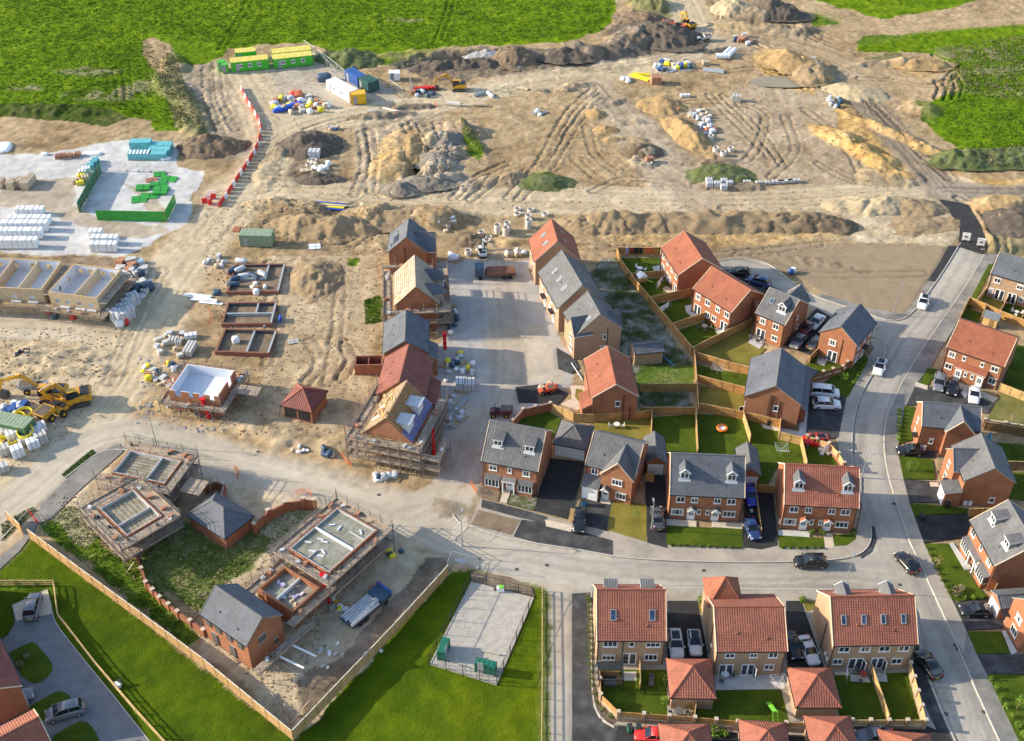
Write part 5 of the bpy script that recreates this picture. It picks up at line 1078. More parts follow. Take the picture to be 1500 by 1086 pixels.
house('house', 'red-roofed brick house above the orange garden fence with a lower porch roof', 'house', pos=(12.2,137.6), ang=4, w=7.5, d=9.8, rh=7.6, ax='y', roof='clay_tile', wall='red_brick', verge='mortar_verge', pipe=False, items=[
('w1', 'F', 4.0,3.1,.75,1.0),('pipe', 'F', 4.9,5.3,0,0),('pipe', 'F', 6.0,3.0,0,0),('lean', 'L', 7.5,2.7,3.6,1.5,0,3.6)])
house('house', 'buff brick house with blue-grey roof in the top right corner of the estate', 'house', (1451,400.9),(1500,415.2), w=11.5, d=7.2, rh=7.6, roof='slate_tile', wall='buff_brick', items=[
('w2', 'F', 1.3,3.4,1.1,.95),('w2', 'F', 5.2,3.4,1.1,.95),('w2', 'F', .8,1.1,.8,.9),('f', 'F', 2.3,.12,1.6,2.1),('fo', 'F', 4.4,.12,1.5,2.1),('w2', 'F', 6.0,1.0,.9,.9)])
house('house', 'red brick semis with broad salmon roof and shared front porch roof, cars in front', 'house', (1386.2,509.4),(1471.1,538.4), d=9.6, rh=7.8, roof='clay_tile', wall='red_brick', items=[
('w2', 'F', 1.0,3.4,1.15,.95),('w1', 'F', 3.0,3.5,.55,.8),('w1', 'F', 5.9,3.5,.55,.8),('w2', 'F', 7.9,3.4,1.15,.95),('w2', 'F', 1.0,.95,1.15,1.0),('lean', 'F', 4.55,2.6,4.9,.9,0,3.1),('dw', 'F', 2.85,.1,.95,2.0,.9),('w1', 'F', 4.0,1.2,.5,.8,.9),('w1', 'F', 5.1,1.2,.5,.8,.9),('dw', 'F', 6.3,.1,.95,2.0,.9),('w2', 'F', 8.1,.95,1.15,1.1)])
house('house', 'grey-roofed brick wing with a small window beside a dark parked car', 'house', pos=(61.5,131.1), ang=-8, w=8.6, d=5.8, rh=7.4, roof='slate_tile', wall='red_brick', items=[('w1', 'F', 1.9,1.6,.6,.95),('w2', 'L', 2.6,3.2,.7,1.0),('w2', 'L', 2.6,1.0,.8,1.0),('canopy', 'L', 4.6,2.4,1.1,1),('box', 'F', .6,.2,.5,.9),('box', 'F', 1.2,.2,.5,.9)], gables=[('F', 3.5,7.3,.9,4.9,7.3,2.9)])
house('house', 'detached brick house with two grey gables and a small flat garage', 'house', pos=(64.2,119.3), ang=-3, w=7.4, d=7.4, rh=7.7, ax='y', roof='grey_tile', wall='red_brick', verge='ridge_grey', pipe=False, items=[
('w1', 'F', 4.6,.9,.8,.9),('box', 'F', 1.0,.3,.5,.7),('box', 'F', 1.7,.3,.5,.7),('lean', 'L', 6.2,2.7,2.6,2.3,0,3.2),('g', 'L', 6.2,.1,2.1,2.0,2.3),('w2', 'L', 2.6,3.3,.8,1.1,.95),('w2', 'L', 2.6,.9,1.0,1.2,.95),('canopy', 'L', 4.4,2.3,.9,1,.95)],
gables=[('L', .5,4.9,.95,4.8,7.1,3.2, 'slate_tile')])
house('house', 'brick house with two flat dormers and white bays facing the road on the right', 'house', (1420.1,762.6),(1456.4,829.8), d=9.0, rh=8.6, roof='grey_tile', wall='red_brick', items=[
('w2', 'F', 1.3,3.45,1.15,1.05),('w1', 'F', 4.0,3.5,.6,.95),('w2', 'F', 6.6,3.45,1.15,1.05),('bay', 'F', 1.6,0,2.1,2.25),('bay', 'F', 6.6,0,2.1,2.25),('dw', 'F', 4.1,.1,1.0,2.1),('flatp', 'F', 4.1,2.5,2.0,1)],
dormers=[('F', 2.0,2.0,1.35, 'flat'),('F', 6.4,2.0,1.35, 'flat')])
house('house', 'brick house half out of the frame at the right edge with a white front window', 'house', pos=(63.9,98.0), ang=-85, w=5.0, d=9.0, rh=7.6, ax='y', roof='grey_tile', wall='red_brick', verge='ridge_grey', pipe=False, items=[
('w3', 'F', 2.3,3.3,1.4,1.0),('w3', 'F', 2.3,.9,1.5,1.2),('dw', 'L', 8.2,.1,.9,2),('canopy', 'F', .2,2.3,.9,1)])
house('garage', 'small grey-roofed garage wing with white door at the right edge', 'garage', pos=(62.9,101.4), ang=-85, w=3.2, d=5.5, eh=2.5, rh=3.3, ax='y', roof='grey_tile', wall='red_brick', verge='ridge_grey', pipe=False, items=[('g', 'F', 1.4,.05,2.2,1.95)])
house('house', 'unfinished brick house with pale grey roof and empty window openings, lower left', 'house', pos=(-39.4,95.4), ang=-37, w=8.5, d=6.2, eh=4.9, rh=7.4, roof='slate_tile', wall='red_brick', verge='ridge_grey', pipe=False)
house('house', 'red-roofed house cut by the left edge above the silver estate car', 'house', (33,1005),(-52,826), eh=4.6, rh=6.6, d=6.8, roof='brown_tile', wall='red_brick', pipe=False, items=[('dw', 'F', 1.0,.1,1,2)])
_a, _b = at(0,1080,7.0), at(57,1050,7.0); _d = (_b-_a).normalized(); _n = Vector((-_d.y, _d.x, 0)); _p = _b-_d*8-_n*3.4
house('house', 'red-roofed house cut by the bottom left corner of the frame', 'house', pos=(_p.x, _p.y), ang=math.degrees(math.atan2(_d.y, _d.x)), w=8.0, d=6.8, eh=4.6, rh=7.0, roof='red_tile', wall='red_brick', pipe=False)
GI = [('g', 'F', 1.35,.05,2.15,2.0),('g', 'F', 3.75,.05,2.15,2.0)]
house('garage', 'brick double garage with grey hipped roof and two white doors', 'garage', (809.6,650),(858.2,659.3), d=5.5, eh=2.5, rh=4.5, hip=True, roof='grey_tile', wall='red_brick', items=[('g', 'F', 1.2,.05,2.1,2.0),('g', 'F', 3.5,.05,2.1,2.0)], pipe=False)
house('garage', 'single garage with grey gabled roof and white door beside the narrow drive', 'garage', pos=(19.7,125.8), ang=-2, w=3.2, d=5.6, eh=2.5, rh=3.8, ax='y', roof='grey_tile', wall='red_brick', verge='ridge_grey', items=[('g', 'F', 1.35,.05,2.15,2.0)], pipe=False)
house('garage', 'single garage with grey gabled roof behind the blue car', 'garage', pos=(33.2,123.2), ang=-3, w=3.2, d=5.8, eh=2.5, rh=3.8, ax='y', roof='grey_tile', wall='red_brick', verge='ridge_grey', items=[('g', 'F', 1.35,.05,2.15,2.0)], pipe=False)
house('garage', 'buff garage with red hipped roof between two walled gardens', 'garage', (981.6,1022.8),(1049.5,1023.8), d=5.8, eh=2.5, rh=4.9, hip=True, roof='red_tile', wall='buff_brick', pipe=False)
house('garage', 'buff garage with red hipped roof below the white car on the right drive', 'garage', (1165.7,1036.8),(1233,1036.8), d=5.8, eh=2.5, rh=4.9, hip=True, roof='red_tile', wall='buff_brick', pipe=False)
house('garage', 'red hipped garage roof cut by the lower frame edge, middle of four', 'garage', pos=(26.3,75.9), ang=-4, w=5.6, d=5.6, eh=2.5, rh=4.8, hip=True, roof='red_tile', wall='buff_brick', pipe=False)
house('garage', 'red hipped garage roof cut by the lower frame edge beside the white car', 'garage', pos=(34.5,76.4), ang=0, w=5.5, d=5.6, eh=2.5, rh=4.8, hip=True, roof='red_tile', wall='buff_brick', pipe=False)
house('garage', 'red hipped garage roof at the lower frame edge beside the small red car', 'garage', pos=(17.2,75.3), ang=0, w=6.0, d=5.6, eh=2.5, rh=4.9, hip=True, roof='red_tile', wall='buff_brick', pipe=False)
house('garage', 'red garage roof tip at the lower frame edge right of the white car', 'garage', pos=(42.2,74.6), ang=-6, w=6.0, d=5.6, eh=2.5, rh=4.9, hip=True, roof='clay_tile', wall='buff_brick', pipe=False)
house('garage', 'dark grey pyramid-roofed brick garage standing in the rough grass at the left', 'garage', (272.4,754.3),(329,790.3), d=5.6, eh=2.5, rh=4.7, hip=True, roof='slate_tile', wall='red_brick', pipe=False)
house('garage', 'small detached brick garage with red hipped roof and two open bays', 'garage', (410,594),(456.8,604.8), d=5.7, eh=2.5, rh=4.5, hip=True, roof='brown_tile', wall='red_brick', pipe=False, items=[('go', 'F', 1.3,0,2.1,2.0),('go', 'F', 3.65,0,2.1,2.0)])
house('garage', 'buff brick garage with flat-looking blue-grey roof behind the row', 'garage', (929.6,519.5),(973,515.3), d=3.2, eh=2.5, rh=3.3, roof='slate_tile', wall='buff_brick', verge='ridge_grey', pipe=False)
house('garage', 'brick double garage with grey pyramid roof tucked behind the large brick gable', 'garage', pos=(41.8,146.6), ang=-36, w=5.8, d=5.4, eh=2.6, rh=4.6, hip=True, roof='grey_tile', wall='red_brick', pipe=False)
lh = [o for o in COL.objects if o.type == 'EMPTY' and 'empty window openings' in o.get('label', '')][0]
for (x, z, w_, h_) in ((1.2,3.3,.9,1.0),(3.0,3.3,.9,1.0),(5.0,3.3,.9,1.0),(7.0,3.3,.9,1.0),(1.9,.3,1.0,2.0),(5.2,.3,1.0,2.0)):
 mb = MB(); mb.box(x-w_/2, x+w_/2,.1,.27, z, z+h_, 'opening_shade'); bar_frame(mb, x-w_/2-.06, x+w_/2+.06, z-.06, z+h_+.06,.06,.2,.27, 'concrete'); mb.link('window_opening', lh)  # solid dark box painted as the shade within each empty opening
for (y, z, w_, h_) in ((2.6,3.3,1.2,1.1),(4.6,.9,.6,.9)):
 mb = MB(); mb.box(8.3,8.42, y-w_/2, y+w_/2, z, z+h_, 'opening_shade'); mb.box(8.38,8.44, y-w_/2-.08, y+w_/2+.08, z-.1, z, 'concrete'); mb.box(8.38,8.44, y-w_/2-.08, y+w_/2+.08, z+h_, z+h_+.15, 'concrete'); mb.link('window_opening', lh)
# fences and walls
def panel_mesh(h, m, cap='fence_wood_pale', n=12, L0=1.8):
 mb = MB()
 for i in range(n):
  a = -L0/2+L0*i/n; mb.box(a+.004, a+L0/n-.004,-.012+(i % 2)*.016,.012+(i % 2)*.016,.08, h-.04, m)
 for z in (.25, h*.5, h-.25): mb.box(-L0/2, L0/2,-.055,-.016, z, z+.07, m)
 mb.box(-L0/2, L0/2,-.06,.05, h-.04, h, cap); return mb.mesh('fence_panel')
def fence(px, label, h=1.8, m='fence_wood', cap='fence_wood_pale', plen=1.83, name='garden_fence', cat='fence', post='post_wood', base=0.0, group=None):
 q = pts(px); t = thing(name, label, cat, (q[0].x, q[0].y, 0),0, group); o = q[0]
 pm = shared(('pan', h, m, cap), lambda: panel_mesh(h, m, cap)); po = shared(('post', h, post), lambda: MB().box(-.055,.055,-.055,.055,-.3, h+.07, post).mesh('post'))
 k = 0
 for a, b in zip(q[:-1], q[1:]):
  d = b-a; l = d.length; n = max(1, round(l/plen)); an = math.atan2(d.y, d.x)
  for i in range(n):
   c = a+d*((i+.5)/n)-o; link('fence_panel', pm, t, (c.x, c.y, base),(0,0, an),((l/n-.1)/1.8,1, random.uniform(.985,1.0)))
   e = a+d*(i/n)-o; link('post', po, t, (e.x, e.y, base),(0,0, an)); k += 1
 e = q[-1]-o; link('post', po, t, (e.x, e.y, base),(0,0, an)); return t
fence([(903,374),(909,392),(933,425),(962,460),(1016,524),(1019,565),(1022,610)], 'long orange timber fence zigzagging down behind the back gardens')
fence([(903,374),(966,374)], 'top timber garden fence hung with washing', 1.8)
fence([(918,410),(975,406)], 'timber fence between the top garden and the play tower garden', 1.5)
fence([(950,447),(1012,434)], 'timber fence between the play tower and the washing line gardens')
fence([(985,485),(1040,467)], 'timber fence above the garden with the round table')
fence([(1012,521),(1100,478)], 'timber fence under the garden with the round table')
fence([(1019,528),(1097,551)], 'timber fence above the rotary dryer garden')
fence([(1022,562),(1090,580)], 'timber fence under the rotary dryer garden')
fence([(1024,603),(1090,616),(1142,628)], 'timber fence running under the large brick gable')
fence([(1142,614),(1140,645),(1172,653),(1180,690)], 'stepped bright timber fence beside the small shaded garden', m='fence_wood_pale')
fence([(937,575),(1022,574)], 'short timber fence below the scruffy plot')
fence([(937,609),(1018,609)], 'timber fence right of the red-roofed house above the row')
fence([(806,603),(840,618),(870,620)], 'bright orange timber fence right of the curved brick wall', m='fence_wood_pale')
fence([(870,620),(937,615),(954,613)], 'orange timber fence running under the red-roofed house')
fence([(954,613),(953,648)], 'short timber fence dividing the olive garden', m='fence_wood_pale')
fence([(1018,609),(1021,672)], 'narrow timber fence dividing the two gardens behind the grey-roofed pair', m='fence_wood_pale')
fence([(1087,614),(1098,650)], 'bright timber fence right of the orange toy garden', m='fence_wood_pale')
fence([(1102,700),(1114,785)], 'low timber fence between the two black drives', 1.3)
fence([(1109,722),(1136,724)], 'short timber side gate fence by the red-roofed pair', 1.7)
fence([(945,706),(957,708)], 'short timber gate left of the single garage', 1.7)
fence([(1185,555),(1150,560)], 'timber fence left of the corner garden', 1.6)
fence([(1185,533),(1205,512)], 'timber fence above the corner garden', 1.7)
fence([(1015,1062),(1018,1040)], 'timber fence right of the round patio set', 1.7, m='fence_wood_pale')
fence([(1274,986),(1299,1060)], 'timber fence dividing the two narrow walled gardens', 1.7, m='fence_wood_pale')
fence([(937,1012),(936,978)], 'short timber screen beside the patio doors', 1.6, m='fence_wood_pale')
fence([(1462,574),(1540,604)], 'bright orange timber fence right of the red-roofed semis', m='fence_wood_pale')
fence([(1404,474),(1417,447),(1440,457),(1464,468),(1500,482),(1540,496)], 'timber fence round the shaded garden with the yellow shed')
fence([(1436,472),(1442,456)], 'timber fence left of the yellow shed', 1.7)
fence([(1462,466),(1478,436)], 'timber fence between the brown garden and the white furniture', 1.7, m='fence_wood_dark')
fence([(1427,451),(1444,430)], 'pale timber fence beside the thin green strip', 1.7, m='fence_wood_pale')
fence([(1493,476),(1510,450)], 'timber fence at the right edge beside the white furniture', 1.7)
fence([(1418,758),(1455,757)], 'timber fence between the detached house and the dark drive', 1.8)
fence([(1466,688),(1530,690)], 'dark timber fence at the right edge below the shrub', 1.8, m='fence_wood_dark')
fence([(1440,630),(1500,640),(1540,648)], 'dark fence below the parched lawn', 1.8, m='fence_wood_dark')
fence([(1449,880),(1456,868)], 'grey timber fence end above the garage wing', 1.8)
def hoarding(px, label, h=2.1):
 return fence(px, label, h, 'hoarding_wood', 'kerb_pale', 2.44, 'hoarding', 'hoarding', 'post_wood')
hoarding([(45,790),(120,846),(210,912),(300,979),(430,1086)], 'long timber hoarding along the lower left grass')
hoarding([(430,1086),(500,1012),(580,928),(657,843)], 'timber hoarding right of the lower building plots')
hoarding([(12,762),(34,783)], 'short pale hoarding panel beside the left footpath')
def wallrun(px, label, h=1.8, m='red_brick', pier_every=2.8, infill=None, name='garden_wall', low=.7, cap='stone_coping', pier=.36, caph=.0):
 q = pts(px); t = thing(name, label, 'wall', (q[0].x, q[0].y, 0)); o = q[0]; an = 0
 pm = MB().box(-pier/2, pier/2,-pier/2, pier/2,-.3, h+.12+caph, m).box(-pier/2-.05, pier/2+.05,-pier/2-.05, pier/2+.05, h+.12+caph, h+.2+caph, cap).mesh('pier')
 for a, b in zip(q[:-1], q[1:]):
  d = b-a; l = d.length; n = max(1, round(l/pier_every)); an = math.atan2(d.y, d.x)
  for i in range(n):
   c = a+d*((i+.5)/n)-o; hl = l/n/2-pier/2+.01
   if infill:
    mb = MB(); mb.box(-hl, hl, -.11,.11,-.3, low, m); mb.box(-hl, hl, -.14,.14, low, low+.07, cap); link('wall_panel', mb.mesh('wall_panel'), t, (c.x, c.y, 0),(0,0, an))
    mb = MB(); nb = max(4, int(hl*2/.15))
    for j in range(nb): mb.box(-hl+2*hl*j/nb+.01,-hl+2*hl*(j+1)/nb-.01,-.015,.015, low+.1, h-.05, infill)
    mb.box(-hl, hl, -.04,.04, h-.06, h, infill); link('fence_infill', mb.mesh('fence_infill'), t, (c.x, c.y, 0),(0,0, an))
   else:
    mb = MB(); mb.box(-hl, hl, -.11,.11,-.3, h-.08, m); mb.box(-hl, hl, -.15,.15, h-.08, h, m if cap == 'brick' else 'dark_brick' if m == 'red_brick' else cap); link('wall_panel', mb.mesh('wall_panel'), t, (c.x, c.y, 0),(0,0, an))
   e = a+d*(i/n)-o; link('pier', pm, t, (e.x, e.y, 0),(0,0, an))
 e = q[-1]-o; link('pier', pm, t, (e.x, e.y, 0),(0,0, an)); return t
wallrun([(877,985),(879,1030),(905,1056),(1016,1064),(1078,1070)], 'buff pillar wall with timber infill round the pergola garden', 1.8, 'buff_brick', 2.6, 'fence_wood')
wallrun([(1149,1071),(1176,1071)], 'short buff pillar wall between two bottom garages', 1.7, 'buff_brick', 2.6, 'fence_wood')
wallrun([(1245,1068),(1352,1068),(1330,984)], 'buff pillar wall with orange infill round the bottom right gardens', 1.8, 'buff_brick', 2.2, 'fence_wood_pale')
wallrun([(752,628),(766,612),(784,608),(806,603)], 'curved red brick garden wall with pillars beside the red car', 1.8, 'red_brick', 2.6)
wallrun([(1190,560),(1232,548),(1246,535),(1252,528)], 'curved brick wall with pale pillars round the corner garden', 1.7, 'red_brick', 2.0, 'fence_wood_dark')
wallrun([(1180,650),(1194,655),(1212,661),(1226,676),(1234,690)], 'pale timber and brick pillar wall beside the bright red car', 1.7, 'red_brick', 1.7, 'fence_wood_pale')
wallrun([(1440,625),(1500,634),(1545,640)], 'dark brick wall with pillars below the parched lawn', 1.5, 'dark_brick', 3.0)
wallrun([(375,782),(395,762),(420,750),(446,745),(462,747)], 'stepped new red brick wall with tall pillars beside the grey garage', 1.7, 'red_brick', 2.1, pier=.5, caph=.35)
wallrun([(303,722),(318,716),(330,720),(326,738)], 'short new brick wall right of the upper scaffolded plot', 1.5, 'red_brick', 2.0)
wallrun([(203,822),(216,862),(236,884),(262,905),(300,932)], 'thin brick wall with small square pillars crossing the rough grass', 1.3, 'red_brick', 2.2, pier=.45)
def railfence(px, label, h=1.1, rails=(1.02,.62,.25)):
 q = pts(px); t = thing('rail_fence', label, 'fence', (q[0].x, q[0].y, 0)); o = q[0]; po = shared(('rpost', h), lambda: MB().box(-.06,.06,-.06,.06,-.2, h, 'fence_wood_pale').mesh('post'))
 for a, b in zip(q[:-1], q[1:]):
  d = b-a; l = d.length; n = max(1, round(l/2.4)); an = math.atan2(d.y, d.x)
  for i in range(n+1):
   e = a+d*(i/n)-o
   if i < n or b is q[-1]: link('post', po, t, (e.x, e.y, 0),(0,0, an))
   if i < n:
    c = a+d*((i+.5)/n)-o
    for z in rails: link('rail', shared(('rail',), lambda: MB().box(-1.2,1.2,-.03,.03,-.05,.05, 'fence_wood_pale').mesh('rail')), t, (c.x, c.y, z),(0,0, an),(l/n/2.4,1.6 if z > 1 else 1,1))
 return t
railfence([(-60,858),(80,858),(86,905),(140,975),(200,1045),(250,1100)], 'pale post and rail fence bending round the paved court')
railfence([(794,866),(794,1000),(793,1100)], 'straight pale post and rail fence beside the side street')
def railing(px, label, h=2.0, m='black_plastic', gap=.14, name='metal_railing', mesh='stuff'):
 q = pts(px); t = thing(name, label, 'fence', (q[0].x, q[0].y, 0)); o = q[0]
 for a, b in zip(q[:-1], q[1:]):
  d = b-a; l = d.length; n = max(1, round(l/2.5)); an = math.atan2(d.y, d.x)
  for i in range(n):
   c = a+d*((i+.5)/n)-o; L2 = l/n/2; mb = MB()
   mb.box(-L2, L2,-.02,.02,.1,.15, m); mb.box(-L2, L2,-.02,.02, h-.15, h-.1, m); k = int(L2*2/gap)
   for j in range(k): x = -L2+L2*2*(j+.5)/k; mb.box(x-.012, x+.012,-.012,.012,.05, h, m)
   stuff(link('bars', mb.mesh('bars'), t, (c.x, c.y, .05),(0,0, an)))
   e = a+d*(i/n)-o; link('post', shared(('mp', h, m), lambda: MB().box(-.04,.04,-.04,.04,-.2, h+.05, m).mesh('post')), t, (e.x, e.y, .05),(0,0, an))
 return t
railing([(783,876),(728,1004),(629,973),(690,852),(783,876)], 'black metal railing round the pale concrete compound', 1.9, gap=.6)
railing([(1188,530),(1196,536),(1246,552)][:2], 'tiny black railing beside the corner patio', .9)
def ghoard(px, label, h, m):
 q = pts(px); t = thing('site_hoarding', label, 'hoarding', (q[0].x, q[0].y, 0)); o = q[0]
 for a, b in zip(q[:-1], q[1:]):
  d = b-a; l = d.length; n = max(1, round(l/2.44)); an = math.atan2(d.y, d.x)
  for i in range(n):
   c = a+d*((i+.5)/n)-o; L2 = l/n/2
   link('board', MB().box(-L2+.006, L2-.006,-.02,.02,.02, h, m).mesh('board'), t, (c.x, c.y, 0),(0,0, an)); e = a+d*(i/n)-o
   link('post', shared(('gp', h), lambda: MB().box(-.05,.05,.02,.13,0, h-.1, 'post_wood').tube((0,.1, h*.8),(0,1.1,.05),.03, 'post_wood', 4).mesh('post')), t, (e.x, e.y, 0),(0,0, an+(math.pi if a.x < -80 and abs(d.x) < 2 else 0)))
 return t
ghoard([(143,323),(244,325),(258,298)], 'bright green hoarding at the front and right of the white stone compound', 2.3, 'hoard_green')
ghoard([(116,312),(133,280),(149,252)], 'darker green hoarding along the left of the white stone compound', 2.3, 'hoard_dark_green')
def herras(px, label, m='galvanised', h=2.0, infill=True):
 q = pts(px); t = thing('mesh_fence', label, 'fence', (q[0].x, q[0].y, 0)); o = q[0]
 for a, b in zip(q[:-1], q[1:]):
  d = b-a; l = d.length; n = max(1, round(l/3.4)); an = math.atan2(d.y, d.x)
  for i in range(n):
   c = a+d*((i+.5)/n)-o; L2 = l/n/2; mb = MB()
   for s_ in (-1,1): mb.tube((s_*(L2-.05),0,0),(s_*(L2-.05),0, h),.03, m, 5)
   for z in (.12, h): mb.tube((-L2+.05,0, z),(L2-.05,0, z),.03, m, 5)
   if infill:
    for j in range(1,8): mb.box(-L2+L2*2*j/8-.008,-L2+L2*2*j/8+.008,-.004,.004,.12, h, m)
    for z in (.6,1.1,1.6): mb.box(-L2, L2,-.004,.004, z-.008, z+.008, m)
   link('mesh_panel', mb.mesh('mesh_panel'), t, (c.x, c.y, 0),(0,0, an+random.uniform(-.03,.03)))
   e = a+d*(i/n)-o; link('foot_block', shared(('hb',), lambda: MB().box(-.12,.12,-.35,.35,0,.14, 'concrete').mesh('foot_block')), t, (e.x, e.y, 0),(0,0, an))
 return t
herras([(446,70),(478,92),(510,118)], 'mesh fence running from the green cabins to the blue container')
herras([(460,78),(492,112)], 'second mesh fence line beside the white container')
herras([(572,128),(590,142),(605,138),(600,120)], 'mesh fence round the dark pit by the red pipes', h=2.0)
herras([(150,252),(185,251),(220,252),(244,254)], 'thin mesh fence along the top of the white stone compound')
herras([(60,655),(100,690)][:0] or [(148,770),(190,800),(200,815)], 'leaning mesh fence left of the lower scaffold')
herras([(656,840),(662,822),(700,832),(745,842)], 'mesh fence above the grass strip beside the road')
herras([(664,790),(684,772)], 'bright mesh gate panel at the road corner', 'barrier_white')
herras([(200,650),(235,660),(288,672)], 'green netted mesh fence along the site road bend', 'cabinet_green')
herras([(1406,358),(1440,366),(1446,376)], 'dark mesh fence across the closed road end', 'track_steel')
herras([(725,133),(745,137),(760,133)], 'green netted barrier on the haul road edge', 'cabinet_green', 1.2)
for u, v, l in ((1414,354, 'left of the two white notice boards on the closed road fence'),(1436,362, 'right of the two white notice boards on the closed road fence')):
 p = at(u, v); o = MB().box(-.75,.75,-.03,.03,.3,1.8, 'barrier_white').box(-.3,.3,-.034,-.03,.8,1.1, 'black_plastic').box(-.6,-.52,-.3,.3,0,.3, 'track_steel').box(.52,.6,-.3,.3,0,.3, 'track_steel').link('notice_board'); tag(o, l, 'notice board'); o.location = (p.x, p.y, 0); o.rotation_euler = (R(-12),0, R(-12))
bl = curve(pts([(352,128),(362,148),(374,168),(382,186),(380,205),(372,226),(358,248),(345,268),(332,288),(322,302)]),.3)
acc = 0; k = 0; prev = bl[0]; bm_ = {}
for c in ('barrier_red', 'barrier_white'):
 mb = MB(); mb.prism([(-.22,0),(.22,0),(.09,.25),(.07,1.0),(-.07,1.0),(-.09,.25)], 'x', -.55,.55, c); bm_[c] = mb.mesh('road_barrier')
for b in bl[1:]:
 acc += np.linalg.norm(b-prev)
 if acc >= 1.5:
  o = link('road_barrier', bm_['barrier_red' if k % 3 else 'barrier_white'], None, (b[0], b[1],0),(0,0, math.atan2(b[1]-prev[1], b[0]-prev[0])+random.uniform(-.12,.12)),(1.25,1, random.uniform(.95,1.02)))
  tag(o, ('red' if k % 3 else 'white')+' plastic barrier in the long red and white line beside the haul road', 'barrier', 'barriers lining the haul road'); acc = 0; k += 1
 prev = b
for k, (u, v, an, c) in enumerate([(300,297,.4, 'barrier_red'),(304,292,.3, 'barrier_white'),(308,299,1.2, 'barrier_red'),(312,291,.6, 'barrier_red'),(309,286,.1, 'barrier_white')]):
 p = at(u, v); o = link('road_barrier', bm_[c], None, (p.x, p.y, .02*k),(0, R(15*(k % 2)), an)); tag(o, ('red' if 'red' in c else 'white')+' plastic barrier in the loose heap at the lower end of the line', 'barrier', 'loose barriers heaped beside the haul road')
def obarrier(px, label, m='barrier_orange'):
 q = pts(px); t = thing('safety_barrier', label, 'barrier', (q[0].x, q[0].y, 0)); o = q[0]
 for a, b in zip(q[:-1], q[1:]):
  d = b-a; an = math.atan2(d.y, d.x); c = (a+b)/2-o; L2 = d.length/2-.03; mb = MB()
  for z in (.4,.7,1.0): mb.box(-L2, L2,-.012,.012, z-.02, z+.02, m)
  for j in range(5): mb.box(-L2+L2*j/2-.025,-L2+L2*j/2+.025,-.025,.025,.05,1.08, m)
  link('barrier_panel', mb.mesh('barrier_panel'), t, (c.x, c.y, 0),(0,0, an))
 return t
obarrier([(690,710),(694,718),(699,724)], 'orange plastic barriers beside the dormered corner house')
obarrier([(434,726),(444,722),(456,726),(460,738)], 'orange mesh barriers behind the stepped brick wall')
obarrier([(540,866),(556,858),(566,868),(560,880)], 'pale red barriers at the head of the pipe trailer', 'barrier_red')
obarrier([(306,455),(312,470),(305,480)], 'orange barriers beside the white sheeting heap')
obarrier([(344,688),(350,694),(348,704)], 'orange barriers on the paved turning beside the site road')
obarrier([(636,152),(642,160)], 'small orange barrier beside the trench')
obarrier([(577,160),(580,172)], 'small red barrier above the trench', 'barrier_red')
obarrier([(500,668),(508,680),(516,684)], 'orange barrier below the scaffolded roof', 'barrier_orange')
obarrier([(335,390),(336,402),(333,412)], 'orange barrier at the left of the top foundation')
obarrier([(43,752),(52,764),(58,770)], 'red footpath barrier by the left hoarding end', 'barrier_red')
